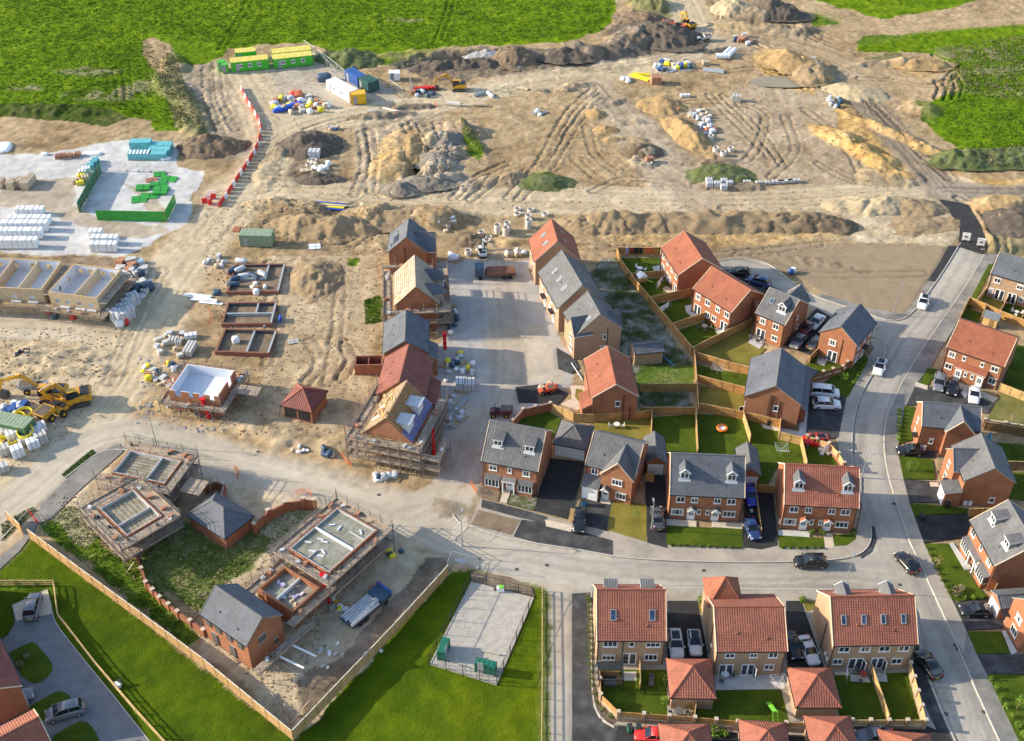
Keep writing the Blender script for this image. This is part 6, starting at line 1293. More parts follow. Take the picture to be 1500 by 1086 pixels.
# scaffolds and unfinished shells
POLE = lambda: MB().tube((0,0,0),(0,0,1),.05, 'scaffold_steel', 5).mesh('pole')
RAIL = lambda: MB().tube((-.5,0,0),(.5,0,0),.045, 'scaffold_steel', 4, caps=False).mesh('scaffold_tube')
def deck_mesh(l, wd, n=5):
 mb = MB()
 for j in range(n):
  y = -wd/2+wd*j/n; k = 0; x = -l/2
  while x < l/2-.1:
   xe = min(l/2, x+random.uniform(2.2,3.9)); mb.box(x+.01, xe-.01, y+.012, y+wd/n-.012, random.uniform(-.035,-.02), random.uniform(.004,.02), 'scaffold_board'); x = xe
 return mb.mesh('scaffold_deck')
def scaffold(t, w, d, lifts, top, wd=1.25, gap=.2, sides='FRBL', step=2.2, diag=True, cx=0, cy=0, wet=0):
 """independent scaffold round a w x d rectangle whose near left corner is the thing's origin"""
 pm = shared(('pole',), POLE); rm = shared(('rail',' s'), RAIL); out = gap+wd
 S_ = {'F': ((-out, -gap-wd/2),(w+out, -gap-wd/2),0), 'R': ((w+gap+wd/2,-out),(w+gap+wd/2, d+out), math.pi/2), 'B': ((w+out, d+gap+wd/2),(-out, d+gap+wd/2), math.pi), 'L': ((-gap-wd/2, d+out),(-gap-wd/2,-out),-math.pi/2)}
 for s in sides:
  (xa, ya),(xb, yb), an = S_[s]; a, b = Vector((cx+xa, cy+ya, 0)), Vector((cx+xb, cy+yb, 0)); dd = b-a; l = dd.length; e = dd/l; nrm = Vector((e.y, -e.x, 0)); n = max(1, round(l/step))
  for i in range(n+1):
   for o_, tp in ((wd/2, top),(-wd/2, lifts[-1]+random.uniform(.1,.9))):
    if o_ < 0 and (i in (0, n)): continue
    p = a+e*(l*i/n)+nrm*o_; link('pole', pm, t, (p.x, p.y, 0), None, (1,1, tp+random.uniform(0,.5)))
  for z in lifts:
   c = (a+b)/2; stuff(link('scaffold_deck', deck_mesh(l, wd), t, (c.x, c.y, z),(0,0, an)))
   for zz in (z+.5, z+1.0): p = c+nrm*(wd/2+.03); link('scaffold_tube', rm, t, (p.x, p.y, zz),(0,0, an),(l+random.uniform(.1,.8),1,1))
   p = c+nrm*(wd/2-.02); link('toe_board', shared(('toe',), lambda: MB().box(-.5,.5,-.02,.02,0,.2, 'scaffold_board').mesh('toe_board')), t, (p.x, p.y, z+.01),(0,0, an),(l, 1,1))
   for o_ in (wd/2,-wd/2): p = c+nrm*o_; link('scaffold_tube', rm, t, (p.x, p.y, z-.1),(0,0, an),(l+.4,1,1))
   for i in range(n+1): p = a+e*(l*i/n); link('scaffold_tube', rm, t, (p.x, p.y, z-.06),(0,0, an+math.pi/2),(wd+.6,1,1))
  for j in range(int(l/2.6)):
   p = a+e*random.uniform(.8, l-.8)+nrm*random.uniform(-.35,.35); k_ = random.randrange(4); link('brick_stack' if k_ < 3 else 'bucket', shared(('bs', k_), lambda: [MB().box(-.4,.4,-.22,.22,0,.4, 'brick_pack'), MB().box(-.3,.3,-.22,.22,0,.3, 'block_pack'), MB().box(-.5,.5,-.15,.15,0,.12, 'new_timber'), MB().tube((0,0,0),(0,0,.35),.2, 'bin_black', 8)][k_].mesh('brick_stack')), t, (p.x, p.y, lifts[-1]+.02),(0,0, random.uniform(0,3)))
  if diag:
   for i in range(0, n, 3):
    p, q = a+e*(l*i/n)+nrm*(wd/2+.06), a+e*(l*min(i+1.5, n)/n)+nrm*(wd/2+.06); mb = MB(); mb.tube((p.x, p.y, .1),(q.x, q.y, lifts[0]+.9),.03, 'scaffold_steel', 4); link('brace', mb.mesh('brace'), t)
def shell_wall(x0, x1, h, th, ops, outer, inner, z0=0, sill=.9, head=2.1):
 """one storey-high wall in its own plane with openings (centre, width, bottom, top)"""
 mb = MB(); xs = [x0]
 for c, w_, b_, t_ in sorted(ops): xs += [c-w_/2, c+w_/2]
 xs.append(x1)
 def two(a, b, c, d): 
  if b-a > .01 and d-c > .01: mb.box(a, b, 0, th*.45, c, d, outer); mb.box(a, b, th*.55, th, c, d-.01, inner)
 for i in range(0, len(xs),2): two(xs[i], xs[i+1], z0, h)
 for c, w_, b_, t_ in ops: two(c-w_/2, c+w_/2, z0, b_); two(c-w_/2, c+w_/2, t_, h)
 return mb.mesh('wall')
def shell(t, w, d, h, outer, inner, ops=None, th=.3, floor=None, floor_mat='concrete_floor', z0=0, parts=(), top=None):
 ops = ops or {}
 F4 = {'F': (0,0,0, w), 'R': (w, 0, math.pi/2, d), 'B': (w, d, math.pi, w), 'L': (0, d, -math.pi/2, d)}
 for s, (x, y, an, l) in F4.items():
  a, b = (0, l) if s in 'FB' else (th+.003, l-th-.003)
  link('wall', shell_wall(a, b, h, th, ops.get(s, []), outer, inner, z0), t, (x, y, 0),(0,0, an))
 if floor is not None: link('floor', MB().box(th, w-th, th, d-th, floor-.2, floor, floor_mat).mesh('floor'), t)
 for k, (x0_, y0_, x1_, y1_, hh, m_) in enumerate(parts): link('partition', MB().box(x0_, x1_, y0_, y1_, z0 if floor is None else floor, hh, m_).mesh('partition'), t)
def sit(name, label, cat, x, y, a): return thing(name, label, cat, (x, y, 0), R(a))
t = sit('unfinished_house', 'large unfinished brick shell with concrete upper floor beside the road bend', 'unfinished house', -29.9,106.4,-36)
shell(t, 7.4,9.6,5.05, 'red_brick', 'block_wall', {'F': [(2,1.2,.9,2.1),(5.4,1.2,.9,2.1)], 'R': [(2,1.2,.9,2.1),(5,1.2,.9,2.1),(8,1,0,2.1)]}, floor=4.75, parts=[(.3,4.9,7.1,5.15,5.08, 'insulation_white'),(3.2,.3,3.35,2.2,4.95, 'block_wall'),(4.4,7.2,7.1,7.35,4.95, 'block_wall')])
mb = MB()
for k in range(9):
 a = random.uniform(0,3); x, y = random.uniform(1,6.4), random.uniform(1,8.8); mb = MB(); mb.obox((0,0),0,.45,.11,0,.12, 'insulation_white'); o = link('stacked_lintel', mb.mesh('stacked_lintel'), t, (x, y, 4.76),(0,0, a if k > 4 else .4))
t = sit('scaffolding', 'tall scaffold wrapped round the large unfinished shell by the road bend', 'scaffolding', -29.9,106.4,-36)
scaffold(t, 7.4,9.6,[2.3,4.65],6.2)
t = sit('unfinished_house', 'low open brick shell between the big scaffold and the grey-roofed house', 'unfinished house', -33.2,100.6,-36)
shell(t, 6.4,5.0,3.6, 'red_brick', 'red_brick', {'R': [(2.5,1.2,.5,2.1)]}, floor=2.9, parts=[(3.0,.3,3.15,4.7,3.5, 'insulation_white')])
for k in range(14):
 x, y = random.uniform(.8,5.6), random.uniform(.8,4.2); link('rubble_piece', shared(('rb', k % 3), lambda: MB().obox((0,0),0,.3,.15,0,.2,['insulation_white', 'buff_pack', 'purple_cloth'][k % 3]).mesh('rubble_piece')), t, (x, y, 2.9),(0,0, random.uniform(0,3)))
t = sit('scaffolding', 'low scaffold bay with long loose boards beside the open brick shell', 'scaffolding', -33.2,100.6,-36)
scaffold(t, 6.4,5.0,[3.0],4.6, sides='LR')
t = sit('scaffolding', 'half struck scaffold frame at the gable of the grey-roofed unfinished house', 'scaffolding', -31.2,90.4,53)
scaffold(t, 6.5,.1,[1.9],3.2, sides='F', gap=.1); 
for k in range(7):
 x = .5+k*.8; mb = MB(); mb.tube((x, -1.6,1.9),(x+.4,-4.8-random.random(),1.5),.03, 'scaffold_steel', 4); link('scaffold_tube', mb.mesh('scaffold_tube'), t)
for k, x in enumerate((1.2,3.4)): link('board', MB().box(-.14,.14,-1.8,1.8,0,.05, 'barrier_white').mesh('board'), t, (x+1,-3.2,1.9),(0, R(3),.15))
for k in range(6): mb = MB(); mb.tube((.6+k, -3.2,0),(.6+k, -3.2,2.0),.03, 'scaffold_steel', 4); link('pole', mb.mesh('pole'), t)
t = sit('unfinished_house', 'unfinished shell with white inner walls, lower of the two at the left road bend', 'unfinished house', -57.8,114.8,-45)
shell(t, 7.6,5.6,4.15, 'red_brick', 'block_wall', {'F': [(2,1.2,.9,2.2)], 'R': [(3,1.2,.9,2.2)]}, floor=3.6, parts=[(4.8,.3,4.98,5.3,4.1, 'block_wall')])
for i in range(7): link('floor_joist', MB().box(.3,7.3,-.04,.04,3.62,3.68, 'new_timber').mesh('floor_joist'), t, (0,.8+i*.65,0))
t = sit('scaffolding', 'scaffold round the lower of the two left shells, boards grey and weathered', 'scaffolding', -57.8,114.8,-45)
scaffold(t, 7.6,5.6,[2.0,3.95],5.4, wd=1.6)
t = sit('unfinished_house', 'unfinished shell with white inner walls, upper of the two behind the netted fence', 'unfinished house', -57.9,122.0,-16)
shell(t, 8.6,5.2,4.15, 'red_brick', 'block_wall', {'F': [(2,1.2,.9,2.2)], 'R': [(3,1.2,.9,2.2)]}, floor=3.6, parts=[(5.4,.3,5.55,4.9,4.1, 'block_wall')])
for i in range(7): link('floor_joist', MB().box(.3,8.3,-.04,.04,3.62,3.68, 'fence_wood_dark').mesh('floor_joist'), t, (0,.7+i*.6,0))
t = sit('scaffolding', 'scaffold round the upper left shell with a boarded loading bay on its right', 'scaffolding', -57.9,122.0,-16)
scaffold(t, 8.6,5.2,[2.0,3.95],5.5, wd=1.4, sides='FRB'); stuff(link('scaffold_deck', deck_mesh(3.2,3.0,12), t, (12.4,1.4,3.4),(0,0,0)))
for x in (10.9,13.9):
 for y in (0,2.9): link('pole', shared(('pole',), POLE), t, (x, y, 0), None, (1,1,4.5))
t = sit('unfinished_house', 'roofless red brick shell lined in white with a red rubbish chute in front', 'unfinished house', -53.9,140.5,-12)
shell(t, 8.3,7.0,4.3, 'red_brick', 'insulation_white', {'F': [(1.5,1.0,3.3,4.3),(3.7,.7,3.3,4.3),(5.4,.7,3.3,4.3),(7.2,.8,3.3,4.3)], 'R': [(4.6,1.3,2.9,4.3)]}, floor=2.6, floor_mat='insulation_white')
for (x, z) in ((1.8,.9),(3.6,.9),(6.6,.9)): link('window_opening', MB().box(x-.6, x+.6,-.02,.05, z, z+1.1, 'opening_shade').mesh('window_opening'), t)  # dark panels on the wall stand in for shaded window holes
t = sit('scaffolding', 'scaffold at deck height round the white-lined brick shell', 'scaffolding', -53.9,140.5,-12)
scaffold(t, 8.3,7.0,[2.4],3.4, wd=1.1); stuff(link('scaffold_deck', deck_mesh(3.6,2.2,9), t, (11.5,4.2,2.9)))
for x in (9.9,13.2):
 for y in (3.1,5.3): link('pole', shared(('pole',), POLE), t, (x, y, 0), None, (1,1,3.8))
for k in range(5): mb = MB(); mb.tube((9.9+k*.7,3.1,.1),(10.6+k*.7,3.1,2.8),.03, 'scaffold_steel', 4); link('brace', mb.mesh('brace'), t)
def chute(u, v, n, label, top=3.6, lean=(0,0)):
 p = at(u, v); t = thing('rubbish_chute', label, 'rubbish chute', (p.x, p.y, 0))
 for k in range(n): f_ = 1-k/n; z = top*f_; link('chute_section', shared(('chs', top/n), lambda: MB().tube((0,0,0),(0,0,-top/n*1.08),.34, 'chute_red', 10,.24).mesh('chute_section')), t, (lean[0]*f_, lean[1]*f_, z),(R(-6 if lean[1] else 0),0,0))
 mb = MB(); mb.tube((0,0,0),(0,0,.5),.34, 'chute_red', 4,.55); link('hopper', mb.mesh('hopper'), t, (lean[0], lean[1], top)); return t
chute(307,613,4, "bright red rubbish chute in front of the white-lined shell", 3.2,(-.6,.5)); chute(484,884,5, "bright red rubbish chute at the near corner of the big scaffold", 4.2,(-.7,.9))
chute(636,668,4, 'red rubbish chute on the street side of the timber roof scaffold', 4.0,(-.2,.8)); chute(652,512,2, 'short red chute section on the upper scaffolded house', 3.0)
for (x, y, a, w_, lb, npart) in ((-80.7,166.4,-12,9.2, 'timber-panelled shell of two open cells, right one of the scaffolded terrace', [4.6]),(-95.4,168.3,-5,13.4, 'timber-panelled shell cut by the left edge of the frame', [4.2,8.9])):
 t = sit('unfinished_house', lb, 'unfinished house', x, y, a)
 fo = [(w_*f, .9,3.0,3.7) for f in (.15,.36,.6,.84)]
 shell(t, w_, 9.2,5.0, 'osb_board', 'insulation_white', {'F': fo, 'B': [(w_*.2,1.0,3.2,4.3),(w_*.42,.9,3.2,4.3),(w_*.66,1.0,3.2,4.3),(w_*.88,.9,3.2,4.3)], 'L': [(3,.6,3.2,4.2),(6,.6,3.2,4.2)]}, floor=2.7, floor_mat='insulation_white', th=.22, parts=[(px_, .22, px_+.2,8.98,4.95, 'osb_board') for px_ in npart])
 for s_ in ((0, w_, -.02,.24),(0, w_, 8.96,9.22)): link('top_plate', MB().box(s_[0], s_[1], s_[2], s_[3],5.0,5.08, 'new_timber').mesh('top_plate'), t)
 link('top_plate', MB().box(-.02,.24,.24,8.96,5.0,5.08, 'new_timber').mesh('top_plate'), t); link('top_plate', MB().box(w_-.24, w_+.02,.24,8.96,5.0,5.08, 'new_timber').mesh('top_plate'), t)
 for f in (.3,.62,.85): link('lintel_pack', MB().box(-.9,.9,-.5,-.1,0,.25, 'membrane_silver').mesh('lintel_pack'), t, (w_*f, 0,2.35))
 t = sit('scaffolding', 'scaffold with new orange boards round the '+('right' if w_ < 10 else 'left')+' timber-panelled shell', 'scaffolding', x, y, a)
 scaffold(t, w_, 9.2,[2.2],3.2, wd=1.5, sides='FR' if w_ < 10 else 'F'); stuff(link('scaffold_deck', deck_mesh(9.5,1.5,6), t, (w_+.95,4.6,4.2),(0,0, math.pi/2))) if w_ < 10 else stuff(link('scaffold_deck', deck_mesh(9.5,1.3,6), t, (w_+.8,4.4,4.2),(0,0, math.pi/2)))
 mb = MB()
 for j in range(int(w_/.35)): mb.box(j*.35, j*.35+.22,-1.8,-.2,2.24,2.27, 'new_timber')
 stuff(mb.link('deck_battens', t))
def foundation(x, y, a, w_, d_, h, label, parts=(), th=.34, notch=None, inner='dpc_dark'):
 t = sit('foundation', label, 'foundation', x, y, a); K = [(0, w_, 0, th),(0, w_, d_-th, d_),(0, th, th, d_-th),(w_-th, w_, th, d_-th)]+[tuple(p) for p in parts]
 for k, (a0, a1, b0, b1) in enumerate(K):
  o = link('footing_wall', MB().box(a0+.002, a1-.002, b0+.002, b1-.002,-.3, h-.06*(k > 3), 'dark_brick' if k < 4 else 'grey_pipe').box(a0, a1, b0, b1, h-.06*(k > 3), h+.03-.06*(k > 3), 'rust_steel' if k < 3 else 'grey_pipe').mesh('footing_wall'), t)
  if k < 4:
   i0, i1, j0, j1 = [(a0+th, a1-th, b1, b1+.06),(a0+th, a1-th, b0-.06, b0),(a1, a1+.06, b0, b1),(a0-.06, a0, b0, b1)][k]
   link('lining', MB().box(i0, i1, j0, j1,-.1, h-.05, inner).mesh('lining'), t)
 link('bed', MB().box(th, w_-th, th, d_-th, .0,.1, 'bare_soil').mesh('bed'), t); return t
foundation(-50.1,155.0,-3,9.2,6.7,.75, 'brown-edged foundation with a white box inside, lowest of the three', [(5.2,5.5,.34,6.36)])
foundation(-50.6,162.9,1,8.8,6.6,.75, 'brown-edged foundation with crossing inner walls, middle of the three', [(.34,8.46,3.1,3.4),(5.4,5.7,3.4,6.26)])
foundation(-51.6,172.9,1,9.4,9.2,.6, 'foundation half wrapped in black sheeting, top of the three', [(.34,6.5,4.4,4.7),(6.2,6.5,4.7,8.86)])
def gable_shell(t, w_, d_, eh, rh, wall):
 sl_ = (rh-eh)/(w_/2); mb = MB(); mb.prism([(.2,-.3),(w_-.2,-.3),(w_-.2, eh+.1),(w_/2, rh-.15),(.2, eh+.1)], 'y', .12, d_-.12, wall); me = mb.mesh('wall'); fixn(me); link('wall', me, t)
t = sit('unfinished_house', 'brick house in scaffolding with tan felted roof and brick gable', 'unfinished house', -20.2,162.3,5)
w_, d_, eh, rh = 7.8,10.0,5.0,8.8; gable_shell(t, w_, d_, eh, rh, 'red_brick')
mb = MB(); mb.face([(0, d_, eh),(0,0, eh),(w_/2,0, rh),(w_/2, d_, rh)], 'membrane_tan'); mb.face([(0, d_, eh-.1),(w_/2, d_, rh-.1),(w_/2,0, rh-.1),(0,0, eh-.1)], 'membrane_tan'); mb.link('roof_felt', t)
mb = MB(); mb.face([(w_, 0, eh),(w_, d_, eh),(w_/2, d_, rh),(w_/2,0, rh)], 'membrane_tan'); mb.face([(w_, d_, eh-.1),(w_, 0, eh-.1),(w_/2,0, rh-.1),(w_/2, d_, rh-.1)], 'membrane_tan'); mb.link('roof_felt', t)
for sx in (0,1):
 for i in range(11):
  f_ = (i+.5)/11; x = w_/2*f_ if sx == 0 else w_-w_/2*f_; z = eh+(rh-eh)*f_; link('batten', shared(('bat', d_), lambda: MB().box(-.025,.025,0, d_, 0,.05, 'scaffold_board').mesh('batten')), t, (x, 0, z+.01))
for (y0_, y1_) in ((1.5,4.2),(6.0,8.8)):
 mb = MB(); mb.prism([(y0_, 3.0),(y1_, 3.0),(y1_, 6.1),((y0_+y1_)/2,7.3),(y0_, 6.1)], 'x', 5.6,8.6, 'membrane_tan'); me = mb.mesh('front_gable'); fixn(me); link('front_gable', me, t)
 mb = MB(); m_ = (y0_+y1_)/2; slope(mb, (8.8, y0_-.2,6.0),(8.8, m_, 7.4),(5.4, m_, 7.4),(5.4, y0_-.2,6.0), 'slate_tile'); slope(mb, (8.8, m_, 7.4),(8.8, y1_+.2,6.0),(5.4, y1_+.2,6.0),(5.4, m_, 7.4), 'slate_tile'); mb.link('gable_roof', t)
for k in range(8): link('timber', MB().box(-.4,.4,-.06,.06,0,.05, 'bright_yellow' if k % 4 == 0 else 'new_timber').mesh('timber'), t, (.8+k*.25,1.0+k*1.05, eh+(.8+k*.25)*.97+.06),(0, R(-44),1.2))
t = sit('scaffolding', 'pale boarded scaffold round the felted roof house', 'scaffolding', -20.2,162.3,5)
scaffold(t, 7.8,10.0,[2.2,4.4],6.0, gap=.5, wd=1.3, sides='FRL')
t = sit('unfinished_house', 'brick house with bare golden roof timbers and blue roofing sheets in scaffolding', 'unfinished house', -22.4,129.6,-16)
w_, d_, eh, rh = 8.0,9.2,5.0,8.9; gable_shell(t, w_, d_, eh, rh, 'red_brick'); sl_ = (rh-eh)/(w_/2)
mb = MB(); mb.face([(0, d_, eh),(0,0, eh),(w_/2,0, rh),(w_/2, d_, rh)], 'membrane_tan'); mb.face([(0, d_, eh-.1),(w_/2, d_, rh-.1),(w_/2,0, rh-.1),(0,0, eh-.1)], 'new_timber'); mb.link('roof_felt', t)
for i in range(14): f_ = (i+.5)/14; link('batten', shared(('batn', d_), lambda: MB().box(-.06,.06,0, d_, 0,.06, 'new_timber').mesh('batten')), t, (w_/2*f_, 0, eh+(rh-eh)*f_))
for k in range(26): x_, y_ = random.uniform(.4, w_/2-.2), random.uniform(.5, d_-.5); link('tile_stack', shared(('ts', k % 3), lambda: MB().box(-.18,.18,-.3,.3,0,.12,['new_timber', 'batten_timber', 'rust_steel'][k % 3]).mesh('tile_stack')), t, (x_, y_, eh+x_*sl_+.08),(0,-math.atan(sl_), random.uniform(0,.4)))
for y in (2.2,4.8): link('felt_strip', MB().box(-.8,.8,-.25,.25,0,.03, 'barrier_white').mesh('felt_strip'), t, (1.5, y, eh+1.5*sl_+.08),(0,-math.atan(sl_),0))
mb = MB(); h_ = .6; mb.face([(w_, 0, eh),(w_, d_, eh),(w_/2+w_/2*h_, d_, rh-(rh-eh)*h_),(w_/2+w_/2*h_, 0, rh-(rh-eh)*h_)], 'membrane_blue'); mb.link('blue_membrane', t)
mb = MB(); mb.face([(w_/2+w_/2*h_, 0, rh-(rh-eh)*h_-.15),(w_/2+w_/2*h_, d_, rh-(rh-eh)*h_-.15),(w_/2, d_, rh-.15),(w_/2,0, rh-.15)], 'fence_wood_dark'); mb.link('roof_lining', t)
for i in range(17):
 y = .3+i*(d_-.6)/16; mb = MB(); a_, b_ = Vector((w_/2, y, rh)), Vector((w_, y, eh)); mb.loft([[q+Vector((0, s_*.05, z_)) for s_, z_ in ((-1,-.12),(1,-.12),(1,.05),(-1,.05))] for q in (a_, b_)], 'batten_timber'); link('rafter', mb.mesh('rafter'), t)
for i in range(8): f_ = (i+.5)/8*.5; link('batten', shared(('batr', d_), lambda: MB().box(-.05,.05,0, d_, 0,.05, 'new_timber').mesh('batten')), t, (w_/2+w_/2*f_, 0, rh-(rh-eh)*f_+.06))
for y0_ in (1.0,5.2):
 mb = MB(); mb.box(5.0,7.2, y0_, y0_+2.0,5.0,7.6, 'membrane_silver'); link('dormer', mb.mesh('dormer'), t); link('dormer_roof', MB().box(4.3,7.5, y0_-.2, y0_+2.2,7.6,7.72, 'galvanised').mesh('dormer_roof'), t)
for i in range(5): link('silver_strip', MB().box(4.7,6.6,-.16,.16,0,.05, 'membrane_silver').mesh('silver_strip'), t, (0,3.35+i*.38,7.35-.0),(0, R(14),0))
link('end_board', MB().box(-.3,8.3,-.14,-.06,4.75,4.95, 'new_timber').mesh('end_board'), t)
t = sit('scaffolding', 'dense rusty scaffold round the golden roof timbers', 'scaffolding', -22.4,129.6,-16)
scaffold(t, 8.0,9.2,[1.7,3.4,5.0],7.0, gap=.5, wd=1.3, sides='FRL', step=1.6); scaffold(t, 3.0,3.0,[1.9,3.9],5.0, gap=.1, wd=1.0, sides='FR', cx=8.6, cy=-.6)
t = sit('scaffolding', 'light scaffold lift along the front gable of the topmost unfinished house', 'scaffolding', -22.3,178.6,0)
scaffold(t, 6.6,.2,[2.8],4.8, sides='F', gap=.2, wd=1.1)
t = sit('brick_outhouse', 'roofless square brick store left of the plain grey-roofed house', 'outhouse', -25.9,149.6,2)
shell(t, 4.6,2.6,2.1, 'red_brick', 'dark_brick', {}, th=.22, floor=.1, parts=[(2.2,.22,2.35,2.38,2.0, 'dark_brick')])
groundmat('spoil_grey', [(.3,(.22,.19,.155)),(.5,(.31,.27,.22)),(.75,(.42,.37,.3))],.8,.3,.3)
# heaps of soil, sand and stone standing on the ground
def heap(u, v, a, b, h, rot, m, label, sharp=1.0, name='soil_heap', cat='heap', group=None, ridge=0.0):
 p = at(u, v); s_ = int(u*7+v); n = int(min(110, max(48, max(a, b)*7))); g = np.linspace(-1.25,1.25, n); GX, GY = np.meshgrid(g, g)
 x, y = GX*a+s_, GY*b+s_*.37; nx = fbm(x, y, 3.6,4, s_ % 97); n1 = fbm(x, y, 1.5,3, s_ % 83); n2 = fbm(x, y, .6,3, s_ % 89); bl = 1-np.abs(2*fbm(x, y, 2.4,3, s_ % 71)-1)
 cx, cy = GX+(nx-.5)*.5, GY+(fbm(x, y, 3.0,3, s_ % 61)-.5)*.6
 r = np.sqrt((np.clip(np.abs(cx)-ridge, 0,9)/(1-ridge))**2+cy**2)
 sm = .7 if 'sand' in name else 1.0; h *= .85 if 'sand' in name else .92
 z = h*np.clip(1-r, 0,1)**(.85/sharp)*(.72+.7*nx-.3*sm*(bl-.6))+((n1-.5)*.55+(n2-.5)*.32)*sm*np.clip((1.22-r)*3,0,1)*min(1.3,.45+h*.25)
 z = z-.1-.3*np.clip((r-1.0)*5,0,1)
 mb = MB(); mb.v = list(zip((GX*a).ravel().tolist(),(GY*b).ravel().tolist(), z.ravel().tolist())); k = mb.slot(m); R_ = r.ravel()
 for j in range(n-1):
  for i in range(n-1):
   q = (j*n+i, j*n+i+1,(j+1)*n+i+1,(j+1)*n+i)
   if min(R_[c] for c in q) > 1.18: continue
   mb.f.append(q); mb.mi.append(k); mb.uv.append(None)
 o = mb.link(name, None, True); o.location = (p.x, p.y, height_at(p.x, p.y)*.5); o.rotation_euler.z = rot
 return tag(o, label, cat, group)
heap(313,216,8.5,5.2,3.2,.1, 'heap_brown', 'brown earth heap right of the teal pallets')
heap(1040,328,27,3.8,2.9,.01, 'heap_tan', 'long tan spoil bank above the fenced gardens', ridge=.75)
heap(915,330,13,3.8,2.6,.03, 'heap_tan', 'left end of the long tan spoil bank', ridge=.5)
heap(1178,330,11,3.4,2.6,-.05, 'heap_brown', 'darker right end of the long tan spoil bank', ridge=.5)
heap(1262,302,8,3.8,2.0,.0, 'sand_pale', 'smooth pale sand pile nearest the spoil bank', name='sand_heap')
heap(1296,302,7,4.0,2.4,.2, 'sand_pale', 'pale sand pile with a sharp shadowed crest', 1.3, name='sand_heap')
heap(1335,305,8,3.8,2.0,-.1, 'heap_tan', 'lumpy tan pile right of the sand piles')
heap(480,334,11.5,4.2,2.8,-.05, 'heap_tan', 'oval tan heap below the yellow beams', ridge=.35)
heap(462,408,5.0,8.0,2.0,.05, 'heap_tan', 'square tan heap right of the top foundation')
heap(690,352,3.6,3.2,1.7,0, 'heap_brown', 'round gritty heap beside the concrete rings')
heap(575,322,10,4.4,1.8,0, 'heap_tan', 'wide tan heap left of the topmost unfinished house', ridge=.3)
heap(512,88,8.5,6,2.8,-.2, 'heap_grassy', 'grass-covered mound beside the green cabins')
heap(670,96,13,3.6,3.2,.05, 'heap_dark', 'long dark soil bank behind the yellow excavator', ridge=.5)
heap(755,88,6,5.5,3.6,.2, 'heap_brown', 'pointed brown heap beside the grey stone pile', 1.2)
heap(757,93,3.8,3,1.8,0, 'heap_grey', 'small grey stone pile in front of the pointed heap', name='stone_heap')
heap(712,80,5,2.6,1.6,0, 'heap_grey', 'low pale rubble heap at the field edge', name='stone_heap')
heap(828,86,8,4,2.0,0, 'heap_dark', 'dark soil heap at the edge of the green field')
heap(965,55,11,7,4.0,-.5, 'heap_dark', 'big dark soil heap below the orange dumper', 1.1)
heap(945,32,8,6,3.0,-.4, 'heap_brown', 'brown heap left of the orange dumper')
heap(1074,16,6.5,6,3.8,0, 'sand_pale', 'large smooth sand heap at the top of the site', 1.5, name='sand_heap')
heap(1132,22,8,5,4.0,-.3, 'heap_dark', 'dark heap right of the large sand heap', 1.2)
heap(455,215,7.5,6.5,3.2,.4, 'heap_dark', 'dark heap left of the concrete rings by the haul road', 1.1)
heap(468,264,4.5,2,1.3,0, 'heap_dark', 'small dark heap above the lower haul road')
heap(873,167,2.8,3,1.5,0, 'sand_gold', 'small golden sand pile, upper of two', name='sand_heap')
heap(888,190,3.0,2.4,1.2,0, 'sand_gold', 'small golden sand pile, lower of two', name='sand_heap')
heap(940,222,4,3,1.7,0, 'heap_brown', 'grey brown cone-shaped heap in the middle of the site', 1.2)
heap(968,155,6,5,2.4,-.4, 'sand_gold', 'golden heap above the white stone blocks', name='sand_heap')
heap(1005,197,3.6,10.5,2.8,.42, 'sand_gold', 'long golden sand bank left of the concrete rings', name='sand_heap', ridge=.0)
heap(1055,258,6.5,4.2,2.0,0, 'heap_grassy', 'grass-topped mound above the grey block stacks')
heap(799,268,5.5,3.2,1.5,0, 'heap_grassy', 'grass-topped mound with two concrete rings')
heap(1253,137,7.5,4.5,2.3,-.3, 'sand_pale', 'pale sand heap at the end of the road base', 1.3, name='sand_heap')
heap(1155,95,8,6,2.6,-.5, 'sand_gold', 'golden heap above the muddy pool', name='sand_heap')
heap(1190,112,5,6,2.6,-.3, 'heap_tan', 'steep dark-sided heap right of the muddy pool', 1.3)
heap(1352,97,7,3,1.8,0, 'sand_gold', 'sand heap at the edge of the right-hand field', name='sand_heap')
heap(746,264,4,3,1.6,.3, 'heap_tan', 'tan heap left of the grass-topped mound')
heap(1350,330,8,4,1.0,.1, 'heap_tan', 'low tan bank below the sand piles')
heap(1490,330,6,6,1.8,.1, 'heap_dark', 'dark soil heap at the right edge')
heap(1465,236,15,4,2.4,.05, 'heap_grassy', 'long grassy bank at the right edge', ridge=.6)
heap(655,205,5,4,1.9,.5, 'spoil_grey', 'rounded spoil heap, upper of the grey chain'); heap(640,235,5,3.6,1.9,-.4, 'spoil_grey', 'rounded spoil heap, middle of the grey chain')
heap(625,272,5.5,2.8,1.8,0, 'spoil_grey', 'rounded spoil heap, lowest of the grey chain'); heap(585,281,3.5,2.6,1.5,0, 'spoil_grey', 'small spoil heap beside the lower haul road')
heap(600,215,3.2,8,1.6,0, 'sand_gold', 'golden spoil bank beside the trench', name='sand_heap')
p = at(1150,122); mb = MB(); q = curve([(8.5*math.cos(t),3.4*math.sin(t)*(1.2 if math.sin(t) > 0 else .8)) for t in np.linspace(0,2*math.pi, 12)[:-1]]+[(8.5,0)],.8)
mb.face([(x, y, 0) for x, y in q[:-1]], 'puddle_mud'); o = mb.link('muddy_pool'); o.location = (p.x, p.y, .12); struct(o, 'flat greenish-brown pool of standing water')
